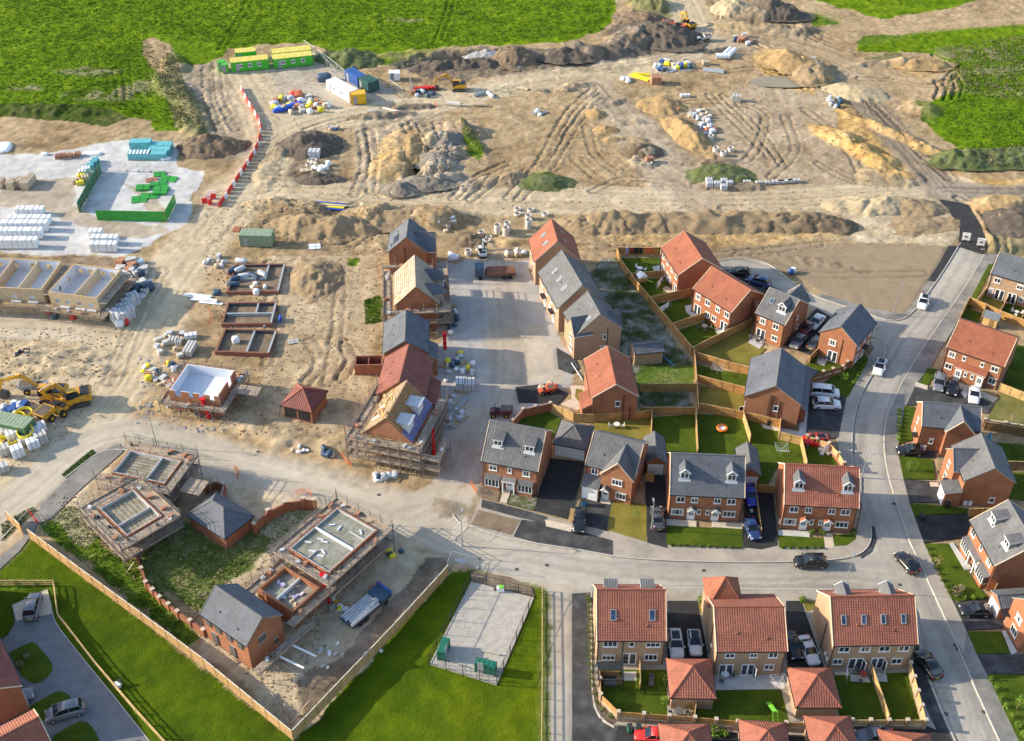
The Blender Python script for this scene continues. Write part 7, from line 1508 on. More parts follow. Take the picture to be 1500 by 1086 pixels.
# crushed stone sheet edge and other clutter makers
def pack(u, v, l, w_, h, a, m, label, name='block_pack', cat='pallet', group=None, layers=4, strap='black_plastic', z=0, pallet=True):
 p = at(u, v); t = thing(name, label, cat, (p.x, p.y, z), R(a), group)
 def mk():
  mb = MB(); n = layers
  for i in range(n): j = random.uniform(-.02,.02); mb.box(-l/2+j, l/2+j, -w_/2, w_/2,.14+(h-.14)*i/n, .14+(h-.14)*(i+1)/n-.03, m)
  return mb.mesh('load')
 link('load', shared(('pk', l, w_, h, m, layers), mk), t)
 if pallet:
  def mp():
   mb = MB()
   for j in range(3): mb.box(-l/2, l/2,-w_/2+j*(w_-.1)/2,-w_/2+.1+j*(w_-.1)/2,0,.1, 'new_timber')
   mb.box(-l/2, l/2,-w_/2, w_/2,.1,.13, 'new_timber'); return mb.mesh('pallet_base')
  link('pallet_base', shared(('pp', l, w_), mp), t)
 for sx in (-.2,.2) if strap else (): link('strap', shared(('st', w_, h, strap), lambda: MB().box(-.025,.025,-w_/2-.01, w_/2+.01,.1, h+.01, strap).mesh('strap')), t, (l*sx, 0,0))
 return t
def lump(u, v, l, w_, h, m, label, name, cat, a=0, group=None, z=0):
 """bagged or sheeted load: a rounded, slightly sagging box"""
 p = at(u, v); r_ = random.Random(int(u*13+v*7)); mb = MB(); rings = []
 for k, (f, zz) in enumerate([(.92,0),(1,.3),(.98,.7),(.86,.95),(.5,1.02)]):
  n = 12; rings.append([(math.copysign(abs(math.cos(2*math.pi*j/n))**.55, math.cos(2*math.pi*j/n))*l/2*f*r_.uniform(.93,1.05), math.copysign(abs(math.sin(2*math.pi*j/n))**.55, math.sin(2*math.pi*j/n))*w_/2*f*r_.uniform(.93,1.05), h*zz*r_.uniform(.95,1.05)) for j in range(n)])
 mb.loft(rings, m); o = mb.link(name, None, True); o.location = (p.x, p.y, z); o.rotation_euler.z = R(a); return tag(o, label, cat, group)
G1 = 'white block packs in long rows by the left edge'
for r_, (v0, n, u0) in enumerate([(362,4,3),(348,4,10),(337,4,18),(327,3,25),(314,2,12)]):
 for k in range(n):
  u = u0+44-k*21-(3 if r_ == 3 else 0)
  pack(u, v0,2.7,1.5,2.0 if r_ < 3 else 1.6,0, 'wrap_white', ['front', 'second', 'middle', 'fourth', 'rear'][r_]+' row of white wrapped block packs at the left edge, '+['right end', 'next to the right end', 'third from the right', 'at the frame edge'][k], group=G1)
for k, (u, v) in enumerate([(144,367),(163,367),(146,357),(165,357),(142,348)]): pack(u, v, 2.5,1.4,1.8,0, 'wrap_white', 'white block pack in the small stack left of the rubbish heap, '+['front left', 'front right', 'rear left', 'rear right', 'odd one at the back'][k], group='small stack of white block packs')
for k, (u, v) in enumerate([(40,275),(30,272),(19,275),(2,273),(-14,273),(46,268)]): pack(u, v, 1.5 if k < 5 else 1.4,2.2,1.7,-8, 'buff_pack', 'tan brick pack with white sheet in the left yard, '+['rightmost', 'second from right', 'third from right', 'fourth from right', 'cut by the frame edge', 'rear right'][k], 'brick_pack', group='tan brick packs in the left yard', layers=5)
for k, (u, v) in enumerate([(86,232),(93,231),(103,231),(114,229)]): pack(u, v, 1.2,1.2,.9,5, 'brick_pack', 'small brown brick pack on the white stone, '+['first', 'second', 'third', 'fourth'][k]+' from the left', 'brick_pack', layers=3, group='small brown brick packs')
for k, (u, v, l) in enumerate([(208,218,4.6),(206,232,4.8),(235,226,4.6),(238,219,4.6),(232,232,4.0)]):
 t = pack(u, v, l, 2.0,1.5 if k else 2.0,2, 'wrap_teal', 'teal wrapped roof truss pack on white stone, '+['tallest at the back', 'front left with white slats', 'front right', 'rear right', 'low one in the middle'][k], 'teal_pack', layers=2, strap=None, group='teal wrapped packs')
 if k == 1:
  for j in range(6): link('slat', MB().box(-.2,.2,-.9,.9,0,.06, 'wrap_white').mesh('slat'), t, (-1.9+j*.76,0,1.5))
for k, (u, v, m, hh) in enumerate([(120,262, 'bright_yellow', 1.2),(118,270, 'bright_yellow', .9),(128,255, 'wrap_white', 1.6),(122,258, 'wrap_white', 1.5),(133,248, 'wrap_teal', 1.2),(138,243, 'wrap_teal', 1.2),(126,266, 'buff_pack', 1.4),(141,238, 'wrap_teal', 1.0),(112,268, 'buff_pack', .9)]):
 pack(u, v, 1.5,1.3, hh, 20, m, {'bright_yellow': 'yellow banded', 'wrap_white': 'white topped', 'wrap_teal': 'teal wrapped', 'buff_pack': 'cream'}[m]+' pallet behind the dark green hoarding, '+['front', 'frontmost', 'middle', 'centre left', 'near the back', 'second from the back', 'right of the yellow ones', 'rearmost', 'leftmost'][k], 'material_pallet', layers=3)
lump(4,218,4,5,.6, 'wrap_white', 'white sheeted pile at the far left edge', 'sheeted_pile', 'pile', 10); lump(66,227,1.6,1,.5, 'wrap_white', 'small white bag on the stone edge', 'sheeted_pile', 'pile'); lump(136,226,4,1.6,.4, 'wrap_white', 'low white sheeting heap above the compound', 'sheeted_pile', 'pile')
lump(243,234,2.2,1.0,.5, 'wrap_white', 'pale blue sheeting scrap beside the teal packs', 'sheeted_pile', 'pile', 20)
def flatpanel(u, v, l, w_, a, m, label, z=.05, tilt=6, name='board_sheet', cat='board', th=.12):
 p = at(u, v); mb = MB(); mb.box(-l/2, l/2,-w_/2, w_/2,0, th, m); mb.box(-l/2, l/2,-.04,.04, th, th+.05, m); mb.box(-.04,.04,-w_/2, w_/2, th, th+.06, m)
 o = mb.link(name); o.location = (p.x, p.y, z); o.rotation_euler = (R(tilt), R(tilt*.4), R(a)); return tag(o, label, cat)
for k, (u, v, l, w_, a) in enumerate([(210,277,2.8,1.9,5),(204,293,3.0,2.4,12),(219,288,3.6,2.2,8),(235,282,2.8,2.4,3),(233,272,3.4,2.6,20),(247,263,3.4,2.2,-12),(234,256,2.4,1.8,10),(240,277,2.2,1.2,20)]):
 flatpanel(u, v, l, w_, a, 'hoard_green', 'bright green folded formwork panel lying in the stone compound, '+['left', 'lower left', 'lower middle', 'lower right', 'centre', 'upper right', 'topmost', 'small one at the centre'][k], name='formwork_panel', cat='panel', th=.5 if k in (0,3) else .16, tilt=4)
flatpanel(222,264,2.4,1.4,20, 'brick_pack', 'brown board lying beside the green panels', name='board_sheet'); flatpanel(352,337,2.8,1.6,-10, 'clay_pipe', 'pinkish board lying behind the grey-green container')
flatpanel(461,362,2.2,1.6,10, 'wrap_white', 'small white board below the oval tan heap'); flatpanel(430,501,1.8,1.0,20, 'slab_grey', 'small grey board on bare soil right of the foundations')
def container(x, y, a, l, w_, h, m, roofm, label, name='site_cabin', cat='cabin', doors='F', windows=0, bars='steel_grey', group=None, z=0):
 t = thing(name, label, cat, (x, y, z), R(a), group)
 def mk():
  mb = MB(); mb.box(0, l, 0, w_, .12, h-.08, m); n = int(l/.45)
  for i in range(n): c = l*(i+.5)/n; mb.box(c-.1, c+.1,-.04,0,.2, h-.15, m); mb.box(c-.1, c+.1, w_, w_+.04,.2, h-.15, m)
  for i in range(5): c = w_*(i+.5)/5; mb.box(-.04,0, c-.12, c+.12,.2, h-.15, m); mb.box(l, l+.04, c-.12, c+.12,.2, h-.15, m)
  return mb.mesh('body')
 link('body', shared(('cn', l, w_, h, m), mk), t)
 def rf():
  mb = MB(); mb.box(-.05, l+.05,-.05, w_+.05, h-.08, h, roofm); n = int(l/.6)
  for i in range(n): c = l*(i+.5)/n; mb.box(c-.12, c+.12,.1, w_-.1, h, h+.03, roofm)
  return mb.mesh('roof')
 link('roof', shared(('cr', l, w_, h, roofm), rf), t)
 for cx_ in (0, l):
  for cy_ in (0, w_): link('corner_post', shared(('cp', h, m), lambda: MB().box(-.07,.07,-.07,.07,0, h+.03, m).mesh('corner_post')), t, (cx_, cy_, 0))
 for k in range(windows): o = link('window', shared(('cw',), lambda: win_mesh(.9,.8,2)), t, (l*(k+1)/(windows+1),-.05,1.1)); link('pane', shared(('cwp',), lambda: pane_mesh(.9,.8)), o)
 link('door', MB().box(-.42,.42,-.07,0,.15,2.1, bars).mesh('door'), t, (l*.12+.4,0,0)); return t
container(-58.6,270.2,15,9.6,2.9,2.6, 'cabin_green', 'cabin_roof', 'green site cabin with yellow roof, right front unit', windows=3); container(-59.3,273.6,15,9.6,2.9,2.6, 'cabin_green', 'cabin_roof', 'green site cabin with yellow roof, right rear unit', windows=2)
container(-68.6,268.2,14,9.0,2.9,2.6, 'cabin_green', 'cabin_roof', 'green site cabin with yellow roof, left front unit with white sign', windows=3); container(-68.6,274.2,14,5.0,2.6,2.5, 'cabin_green', 'cabin_roof', 'small green cabin with yellow roof behind the left front unit')
container(-72.0,269.0,10,1.6,1.6,2.3, 'cabin_green', 'cabin_green', 'green portable toilet left of the cabins, rear of two', 'portable_toilet', 'toilet'); container(-70.8,267.6,10,1.4,1.6,2.2, 'cabin_green', 'cabin_green', 'green portable toilet left of the cabins, front of two', 'portable_toilet', 'toilet')
container(-44.0,258.0,-48,9.0,2.6,2.7, 'cabin_white', 'cabin_white', 'long white cabin behind the yellow container end', windows=2); container(-37.2,250.2,10,3.2,2.4,2.6, 'yellow_paint', 'yellow_paint', 'small yellow container at the end of the white cabin', 'container', 'container')
container(-40.3,264.0,-52,5.6,2.4,2.6, 'container_blue', 'container_blue', 'blue shipping container beside the green one', 'container', 'container'); container(-36.6,259.6,-50,4.0,3.0,2.6, 'container_dark_green', 'container_dark_green', 'dark green shipping container beside the blue one', 'container', 'container')
container(-29.6,263.2,4,2.5,2.0,2.0, 'cabin_white', 'cabin_white', 'small white cube generator right of the dark green container', 'generator', 'generator')
container(-52.0,189.0,-3,6.1,2.5,2.6, 'container_grey_green', 'olive_roof', 'pale grey-green container beside the haul road', 'container', 'container')
container(-81.4,135.2,-16,7.0,2.6,2.7, 'container_olive', 'olive_roof', 'olive green container beside the yellow excavators', 'container', 'container')
container(-8.5,91.8,76,2.3,.9,1.8, 'cabinet_green', 'cabinet_green', 'left dark green electrical cabinet in the fenced compound', 'electrical_cabinet', 'cabinet'); container(-4.6,90.2,-15,2.5,.9,1.8, 'cabinet_green', 'cabinet_green', 'lower right dark green electrical cabinet in the fenced compound', 'electrical_cabinet', 'cabinet')
lump(475,118,3.6,2.6,1.6, 'skip_blue', 'dark blue-grey skip on the cabin yard', 'waste_skip', 'skip', 0)
def ring(u, v, n, label, r_=.66, hh=.55, m='concrete_ring', group='concrete rings'):
 p = at(u, v); t = thing('concrete_ring', label, 'concrete ring', (p.x, p.y, height_at(p.x, p.y)*.3), random.uniform(0,3), group)
 for k in range(n): link('ring', shared(('rg', r_, hh, m), lambda: MB().ring((0,0), r_, r_-.14,0, hh, m, 16).mesh('ring')), t, (random.uniform(-.03,.03), random.uniform(-.03,.03), k*hh))
 return t
for k, (u, v, n, lb) in enumerate([(729,341,3, 'tall stack of rings, left of the trio'),(741,345,3, 'tall stack of rings, front of the trio'),(743,338,3, 'tall stack of rings, rear of the trio'),(774,334,3, 'tall stack of rings at the house corner, front'),(774,321,2, 'stack of rings above the house corner, middle'),(777,309,1, 'single upright ring, top of the column'),(758,308,1, 'flat ring with dark centre, upper of the pair'),(758,315,1, 'flat ring with dark centre, lower of the pair'),(799,316,1, 'flat ring above the salmon roof'),
(691,357,1, 'ring beside the gritty heap'),(705,345,2, 'double ring behind the white mini digger'),(716,350,1, 'yellowish ring right of the mini digger mast'),(714,355,1, 'ring just above the mini digger'),(703,357,1, 'ring left of the mini digger mast'),(686,373,2, 'white double ring at the street head'),(668,378,1, 'ring beside the pale sheeting'),(702,366,1, 'ring touching the mini digger'),
(788,263,1, 'left ring on the grass-topped mound'),(800,268,1, 'right ring on the grass-topped mound'),(1041,204,2, 'pale ring stack below the orange tools'),(1048,222,2, 'ring stack beside the golden bank, rear left'),(1059,228,2, 'ring stack beside the golden bank, front'),(1070,222,2, 'ring stack beside the golden bank, right'),(460,240,2, 'ring stack beside the dark heap'),(452,243,1, 'ring left of the ring stack'),(455,237,1, 'ring behind the ring stack'),(951,242,1, 'ring on the middle haul track')]):
 ring(u, v, n, 'concrete '+lb if not lb.startswith('concrete') else lb, hh=.62 if n > 2 else .5)
for k, (u, v) in enumerate([(1039,274),(1050,274),(1060,278),(1068,273),(1038,269),(1060,270)]): pack(u, v, 1.3,1.2,1.2,0, 'block_pack', 'grey block cube below the grass-topped mound, '+['front left', 'second', 'frontmost', 'front right', 'rear left', 'rear right'][k], group='grey block cubes', pallet=False, layers=3)
for k, (u, v, l) in enumerate([(1094,269,1.6),(1112,270,1.4),(1125,270,1.4),(1138,269,3.0),(1150,268,3.2),(1162,267,2.6)]): pack(u, v, l, .9,.7,3, 'slab_grey', 'grey kerb bundle in the row along the haul road, number '+['one', 'two', 'three', 'four', 'five', 'six'][k]+' from the left', 'kerb_bundle', 'bundle', pallet=False, layers=2, group='kerb bundles in a row')
for (u, v, l, w_, h, m, lb) in [(951,238,1.6,1.2,1.3, 'brick_pack', 'brown and white pallet on the middle haul track'),(1078,148,2.0,1.4,1.5, 'slab_grey', 'lone grey crate casting a long shadow'),(461,230,2.4,1.8,1.7, 'block_pack', 'grey block pallet beside the dark heap'),(1003,142,2.2,.9,.7, 'wrap_white', 'small white bundle on the track above the crate'),(449,252,2.6,1.4,.6, 'buff_pack', 'cream pallet below the ring stack'),(960,122,2.4,2.2,1.9, 'brick_pack', 'open timber crate beside the yellow beams'),(1034,95,1.8,1.2,1, 'buff_pack', 'cream pallet in the scattered materials')]:
 pack(u, v, l, w_, h, random.uniform(-15,15), m, lb, 'material_pallet')
def beams(u, v, l, n, a, mats, label, name='beam_bundle', gap=.35, z=.1, r_=.14):
 p = at(u, v); t = thing(name, label, 'beams', (p.x, p.y, z), R(a))
 for k in range(n): m = mats[k % len(mats)]; link('beam', shared(('bm', l, m, r_), lambda: MB().box(-l/2, l/2,-r_, r_, 0, r_*2, m).mesh('beam')), t, (random.uniform(-.2,.2), k*gap-n*gap/2,(k % 2)*.1),(0,0, R(random.uniform(-2,2))))
 return t
beams(484,303,6.2,6,-8,['bright_blue', 'bright_yellow', 'bright_yellow', 'slab_grey', 'bright_yellow', 'bright_blue'], 'bundle of yellow and blue beams above the oval tan heap', gap=.4)
beams(938,114,5.2,5,-38,['bright_yellow'], 'yellow beams lying askew beside the open crate'); beams(942,110,4.6,2,-12,['bright_yellow'], 'two yellow beams crossing the askew ones')
def pipes(u, v, l, n, a, m, label, r_=.3, rows=1):
 p = at(u, v); t = thing('pipe_stack', label, 'pipes', (p.x, p.y, 0), R(a)); k = 0
 for rr in range(rows):
  for i in range(n-rr): link('pipe', shared(('pi', l, m, r_), lambda: MB().tube((-l/2,0,0),(l/2,0,0), r_, m, 10).tube((-l/2-.01,0,0),(-l/2+.02,0,0), r_*.75, 'black_plastic', 10).mesh('pipe')), t, (random.uniform(-.1,.1),(i-(n-rr)/2+.5)*r_*2.05, r_+rr*r_*1.75))
 return t
pipes(1068,80,4.5,2,60, 'wrap_white', 'short white pipes lying across the dark pit', .6); pipes(1058,86,3.5,1,0, 'wrap_white', 'single fat white pipe beside the dark pit', .7)
pipes(664,155,3.4,1,-12, 'concrete_ring', 'single grey pipe beside the trench', .55); pipes(702,140,2.6,1,40, 'grey_pipe', 'grey pipe right of the excavator', .4); pipes(718,141,2.6,1,-60, 'wrap_white', 'white pipe right of the excavator', .4); pipes(701,156,2.6,1,0, 'buff_pack', 'pale pipe on the tracks', .4); pipes(765,132,3,1,-25, 'buff_pack', 'pale pipe length at the haul road edge', .4)
pipes(555,167,5.2,3,-25, 'grey_pipe', 'grey pipes and panels on the dark bank', .3); pipes(575,163,5.0,1,-25, 'barrier_white', 'single long white beam on the dark bank', .25)
pipes(1045,105,5,4,-15, 'grey_pipe', 'grey pipes fanned out at the right of the scattered materials', .25)
for k in range(9): p = at(610+k*3,134-k*.4); o = MB().tube((-1.4,0,.3),(1.4,0,.3),.32, 'barrier_red', 8).link('red_pipe'); o.location = (p.x, p.y, (k % 2)*.35); o.rotation_euler.z = random.uniform(-.3,.3); tag(o, 'red plastic duct in the heap beside the mesh-fenced pit', 'duct', 'red ducts heaped beside the pit')
p = at(537,895); t = thing('pipe_trailer', 'flat trailer loaded with long grey gutters on the lower plot', 'trailer', (p.x, p.y, 0), R(50))
link('bed', MB().box(-3.6,3.4,-1.3,1.3,.7,.9, 'skip_blue').mesh('bed'), t); link('headboard', MB().box(3.3,3.5,-1.3,1.3,.9,1.9, 'container_blue').box(1.6,3.3,-1.25,1.25,.9,1.5, 'skip_blue').mesh('headboard'), t)
for k in range(6): link('gutter_pipe', shared(('gp2',), lambda: MB().tube((-3.4,0,0),(1.5,0,0),.2, 'galvanised', 8).mesh('gutter_pipe')), t, (random.uniform(-.2,.2),-1.05+k*.42,1.12))
for sx in (-2.2,-1.2,2.4):
 for sy in (-1.2,1.2): link('wheel', shared(('tw',), lambda: MB().tube((0,-.14,0),(0,.14,0),.42, 'rubber', 12).mesh('wheel')), t, (sx, sy, .42))
PAL = ['wrap_white', 'block_pack', 'buff_pack', 'brick_pack', 'new_timber', 'slab_grey', 'skip_blue', 'bright_yellow', 'wrap_clear', 'barrier_orange', 'container_blue', 'grey_pipe']
NMS = {'wrap_white': ('white plastic-wrapped bag', 'bag'), 'block_pack': ('grey block pallet', 'pallet'), 'buff_pack': ('cream sack pile', 'sacks'), 'brick_pack': ('red brick pallet', 'pallet'), 'new_timber': ('small timber bundle', 'timber'), 'slab_grey': ('pale slab stack', 'slabs'), 'skip_blue': ('dark tub', 'tub'), 'bright_yellow': ('yellow container', 'tub'), 'wrap_clear': ('clear-wrapped bundle', 'bundle'), 'barrier_orange': ('orange fencing roll', 'roll'), 'container_blue': ('blue drum', 'drum'), 'grey_pipe': ('grey pipe bundle', 'pipes')}
ORD = ['nearest', 'leftmost', 'rightmost', 'rear', 'front', 'middle', 'upper', 'lower', 'outer', 'inner', 'small', 'large', 'odd', 'tilted', 'far', 'central', 'half-buried', 'lone', 'squat', 'end']
def clutter(u, v, ru, rv, n, where, mats=None, seed=1, big=1.0):
 r_ = random.Random(seed*31+int(u)); mats = mats or PAL; cnt = {}
 for k in range(n):
  m = mats[(k*5+r_.randrange(3)) % len(mats)]; an = r_.uniform(0,6.28); rr = math.sqrt(r_.random()); x, y = u+ru*rr*math.cos(an), v+rv*rr*math.sin(an); nm, ct = NMS[m]; l, w_, h = r_.uniform(.7,1.5)*big, r_.uniform(.5,1.0)*big, r_.uniform(.35,.95)*big
  cnt[m] = cnt.get(m, 0)+1; lb = nm+' '+where; grp = nm+' '+where
  if m in ('wrap_white', 'buff_pack', 'wrap_clear', 'skip_blue', 'bright_yellow', 'barrier_orange'): lump(x, y, l, w_*1.2, h, m, lb, nm.replace(' ', '_').replace('-', '_'), ct, r_.uniform(0,180), grp, height_at(*at(x, y).xy)*.4)
  elif m in ('new_timber', 'grey_pipe'):
   p = at(x, y); mb = MB()
   for j in range(4):
    if m == 'new_timber': mb.obox((r_.uniform(-.1,.1), j*.16-.3), r_.uniform(-.08,.08), l*.9,.06,.05*(j % 2),.05*(j % 2)+.08, m)
    else: mb.tube((-l, j*.2-.3,.12),(l, j*.2-.3,.12),.09, m, 6)
   o = mb.link(nm.replace(' ', '_')); o.location = (p.x, p.y, .05); o.rotation_euler.z = r_.uniform(0,3); tag(o, lb, ct, grp)
  else: t = pack(x, y, l, w_, h, r_.uniform(0,90), m, lb, nm.replace(' ', '_').replace('-', '_'), ct, grp, 3, None, pallet=m != 'container_blue')
clutter(192,398,26,14,34, 'in the crowded store right of the terrace', ['wrap_white', 'block_pack', 'buff_pack', 'slab_grey', 'wrap_clear', 'brick_pack', 'skip_blue', 'slab_grey'],3,1.5)
clutter(205,425,18,12,16, 'behind the big wrapped block stack', ['wrap_clear', 'grey_pipe', 'skip_blue', 'slab_grey'],4,1.6)
for k, (u, v) in enumerate([(172,470),(182,463),(190,455),(197,447),(181,474),(190,466)]): pack(u, v, 1.9,1.5,2.5,40, 'block_pack' if k else 'wrap_white', 'tall pale block cube in the big wrapped stack by the road, '+['white front one', 'second', 'third', 'rearmost', 'right front', 'right rear'][k], group='big wrapped block stack', layers=3)
lump(176,478,1.5,1.2,1.4, 'wrap_white', 'small white bag in front of the big block stack', 'white_bag', 'bag'); lump(186,475,.9,.9,1.3, 'barrier_red', 'red and black machine beside the big block stack', 'small_machine', 'machine')
clutter(255,505,26,22,20, 'around the slab stack beside the haul road', ['buff_pack', 'slab_grey', 'block_pack', 'new_timber', 'wrap_white'],5,.9)
pack(279,515,1.5,3.2,1.2,-8, 'slab_grey', 'long grey slab stack with white board and red box'); pack(254,502,1.4,1.3,1.0,0, 'slab_grey', 'grey slab cube left of the long slab stack'); pack(262,504,1.0,1.2,.9,0, 'slab_grey', 'smaller grey slab cube beside the long slab stack')
pack(280,495,2.0,1.0,.9,15, 'wrap_white', 'white board pile behind the long slab stack')
clutter(235,550,30,20,26, 'in the scatter left of the white-lined shell', ['wrap_white', 'buff_pack', 'slab_grey', 'skip_blue', 'bright_yellow', 'brick_pack', 'block_pack'],6,.9)
for k in range(7):
 p = at(285+k*4,436+k*1.5-(k % 3)*2); o = MB().obox((0,0),0,2.2,.28,0,.12, 'wrap_white').link('white_sheet'); o.location = (p.x, p.y, .1+.1*(k % 3)); o.rotation_euler = (0, R(random.uniform(-4,4)), R(random.uniform(-40,5))); tag(o, 'long white board in the fanned heap beside the haul road', 'board', 'fanned white boards beside the haul road')
lump(318,431,1.6,1.4,.8, 'skip_blue', 'black box behind the fanned white boards', 'black_box', 'box')
clutter(315,385,16,8,10, 'left of the top foundation', ['buff_pack', 'slab_grey', 'wrap_clear'],7,.9)
for k, (u, v, l) in enumerate([(340,400,2.4),(352,398,2.4),(345,412,2.2),(358,408,2.6),(342,420,2.4),(354,386,2.4),(372,408,3.0),(385,405,2.6)]): lump(u, v, l, .9,.8, 'wrap_clear' if k % 2 else 'skip_blue', 'black and grey sheeting roll over the top foundation', 'sheeting_roll', 'roll', 60-k*15, 'sheeting rolls over the top foundation', .2)
clutter(380,420,14,6,8, 'inside the top foundation', ['buff_pack', 'wrap_white', 'brick_pack'],8,.8); lump(376,431,1.2,1.0,1.1, 'wrap_white', 'small white cube in front of the top foundation', 'white_cube', 'box'); lump(346,502,1.3,1.2,1.2, 'wrap_white', 'white box inside the lowest foundation', 'white_box', 'box', 20)
lump(411,470,.5,1.4,.9, 'bright_blue', 'small bright blue barrel right of the middle foundation', 'blue_barrel', 'barrel'); lump(388,478,.8,.6,.5, 'wrap_white', 'white sack at the corner of the middle foundation', 'white_sack', 'sack')
clutter(440,155,42,14,44, 'in the crowded material store below the cabins', ['bright_yellow', 'wrap_white', 'slab_grey', 'container_blue', 'barrier_orange', 'buff_pack', 'brick_pack', 'wrap_clear', 'skip_blue', 'new_timber'],9,1.3)
for k in range(5): lump(408+k*7,164-k*2.2,2.6,1.3,.9, 'bright_blue', 'bright blue sheeted roll along the front of the material store', 'blue_roll', 'roll', 18, 'blue sheeted rolls')
for k in range(4): lump(430+(k % 2)*7,143-(k//2)*4,2.0,1.4,1.0, 'barrier_orange' if k else 'barrier_red', 'pinkish red barrier pile in the material store', 'red_pile', 'barriers', 10*k, 'pinkish red piles')
clutter(985,98,28,9,34, 'in the long scatter beside the upper haul road', ['wrap_white', 'skip_blue', 'slab_grey', 'buff_pack', 'bright_yellow', 'grey_pipe', 'container_blue'],10,1.2)
clutter(1090,60,16,8,12, 'right of the white pipes at the top', ['slab_grey', 'skip_blue', 'wrap_white', 'brick_pack'],11,1.2)
clutter(1180,70+30,26,14,26, 'along the grey stone spill by the pool', ['slab_grey', 'wrap_clear', 'block_pack', 'wrap_white'],12,1.1)
clutter(1220,150,12,10,12, 'left of the pale sand heap', ['slab_grey', 'wrap_clear', 'skip_blue'],13,1.1)
clutter(1025,172,18,12,22, 'among the white stone blocks', ['slab_grey', 'buff_pack', 'wrap_white'],14,1.0); clutter(1038,192,10,6,12, 'beside the ring with orange tools', ['wrap_clear', 'barrier_orange', 'container_blue', 'wrap_white'],15,1.0)
clutter(985,160,10,6,7, 'at the foot of the golden heap', ['skip_blue', 'brick_pack', 'wrap_white'],16,1.0); clutter(915,118,9,5,7, 'left of the yellow beams', ['wrap_white', 'slab_grey', 'brick_pack'],17,1.0)
clutter(788,166,10,4,7, 'on the small green patch of the site', ['slab_grey', 'wrap_white', 'grey_pipe'],18,1.0)
clutter(470,245,12,8,10, 'beside the rings near the dark heap', ['wrap_white', 'buff_pack'],19,1.1); clutter(490,188,10,4,6, 'on the grassy patch by the haul road', ['buff_pack', 'container_blue', 'slab_grey'],20,.8)
clutter(625,138,22,5,8, 'around the mesh-fenced pit', ['skip_blue', 'wrap_clear', 'brick_pack'],21,1.1); clutter(750,372,20,5,16, 'along the top of the site street', ['buff_pack', 'wrap_white', 'new_timber', 'brick_pack', 'slab_grey'],22,.9)
clutter(655,330,14,10,10, 'above the topmost unfinished house', ['buff_pack', 'slab_grey', 'wrap_white'],23,.9); clutter(660,378,10,4,4, 'beside the topmost unfinished house', ['wrap_white'],24,1.2)
clutter(655,470,14,30,22, 'beside the felted roof scaffold', ['wrap_white', 'new_timber', 'skip_blue', 'brick_pack', 'slab_grey'],25,.9); clutter(672,545,22,30,28, 'on the street beside the red-roofed terrace', ['wrap_white', 'new_timber', 'skip_blue', 'bright_yellow', 'slab_grey', 'wrap_clear'],26,.85)
clutter(668,600,14,26,20, 'on the street beside the timber roof', ['new_timber', 'slab_grey', 'wrap_clear', 'grey_pipe'],27,.8); clutter(60,440,10,4,3, 'in front of the terrace', ['new_timber'],28,1.6)
pack(675,568,1.6,2.0,1.6,2, 'wrap_clear', 'pale blue-grey pallet on the street, left of two'); pack(688,569,1.6,2.0,1.6,2, 'slab_grey', 'plain pale blue cube on the street, right of two', layers=1)
clutter(400,690+200,26,18,20, 'on the ground below the low brick shell', ['new_timber', 'wrap_white', 'slab_grey', 'barrier_orange'],29,.8); clutter(500,885,24,12,16, 'below the big scaffold', ['new_timber', 'slab_grey', 'wrap_white', 'bright_yellow'],30,.7)
clutter(580,812,12,6,6, 'at the right foot of the big scaffold', ['skip_blue', 'bright_yellow'],31,.8); clutter(575,700,30,6,9, 'below the timber roof scaffold', ['skip_blue', 'wrap_white', 'new_timber', 'wrap_clear'],32,1.1)
clutter(482,665,10,5,5, 'beside the road below the small garage', ['skip_blue', 'buff_pack'],33,1.1); clutter(440,660,12,4,5, 'on the bank beside the site road', ['wrap_white', 'buff_pack'],34,.6)
clutter(500,960,60,25,12, 'along the foot of the timber hoarding', ['wrap_white', 'slab_grey'],35,.5); clutter(800,570,14,6,10, 'on the unfinished turning head', ['barrier_orange', 'buff_pack', 'new_timber'],36,.9)
clutter(20,600,20,10,16, 'beside the olive container', ['slab_grey', 'wrap_white', 'wrap_clear', 'container_blue'],37,1.2); clutter(1100,750,2,2,1, 'behind the blue car', ['slab_grey'],38,.7)
clutter(1210,662,14,5,9, 'behind the pillars beside the red car', ['slab_grey', 'brick_pack', 'wrap_white'],39,.7)
for k, (u, v) in enumerate([(30,632),(44,626),(20,645),(36,650),(54,640),(12,640),(60,630),(8,665),(28,668),(5,690),(50,655),(62,648)]): pack(u, v, 1.7,1.4,1.3+(k % 3)*.3,35, 'slab_grey' if k % 2 else 'wrap_white', 'pale wrapped pallet in the store of yellow coils at the left edge', group='pale pallets among the yellow coils')
def coil(u, v, r_, n, z, label, tilt=0):
 p = at(u, v); t = thing('pipe_coil', label, 'coil', (p.x, p.y, z),0, 'yellow pipe coils')
 for k in range(n): o = link('coil_turn', shared(('co', r_), lambda: MB().torus((0,0,0), r_, .07,(0,0,1), 'bright_yellow', 22,6).mesh('coil_turn')), t, (random.uniform(-.05,.05), random.uniform(-.05,.05),.1+k*.13),(R(tilt),0,0),(1-.03*(k % 3),1-.03*(k % 3),1))
for k, (u, v, r_, z, tl) in enumerate([(39,618,1.3,1.4,0),(41,645,1.2,1.4,15),(20,626,1.5,.8,0),(8,628,1.4,.8,20),(6,640,1.5,.6,0),(16,650,1.4,.5,0),(2,652,1.4,.3,10),(28,618,1.2,.5,0)]): coil(u, v, r_, 5, z, 'yellow pipe coil at the left edge, '+['on top of the rear pallets', 'leaning on the front pallets', 'behind the heap', 'at the frame edge', 'low in the heap', 'front of the heap', 'cut by the frame edge', 'rear of the heap'][k], tl)
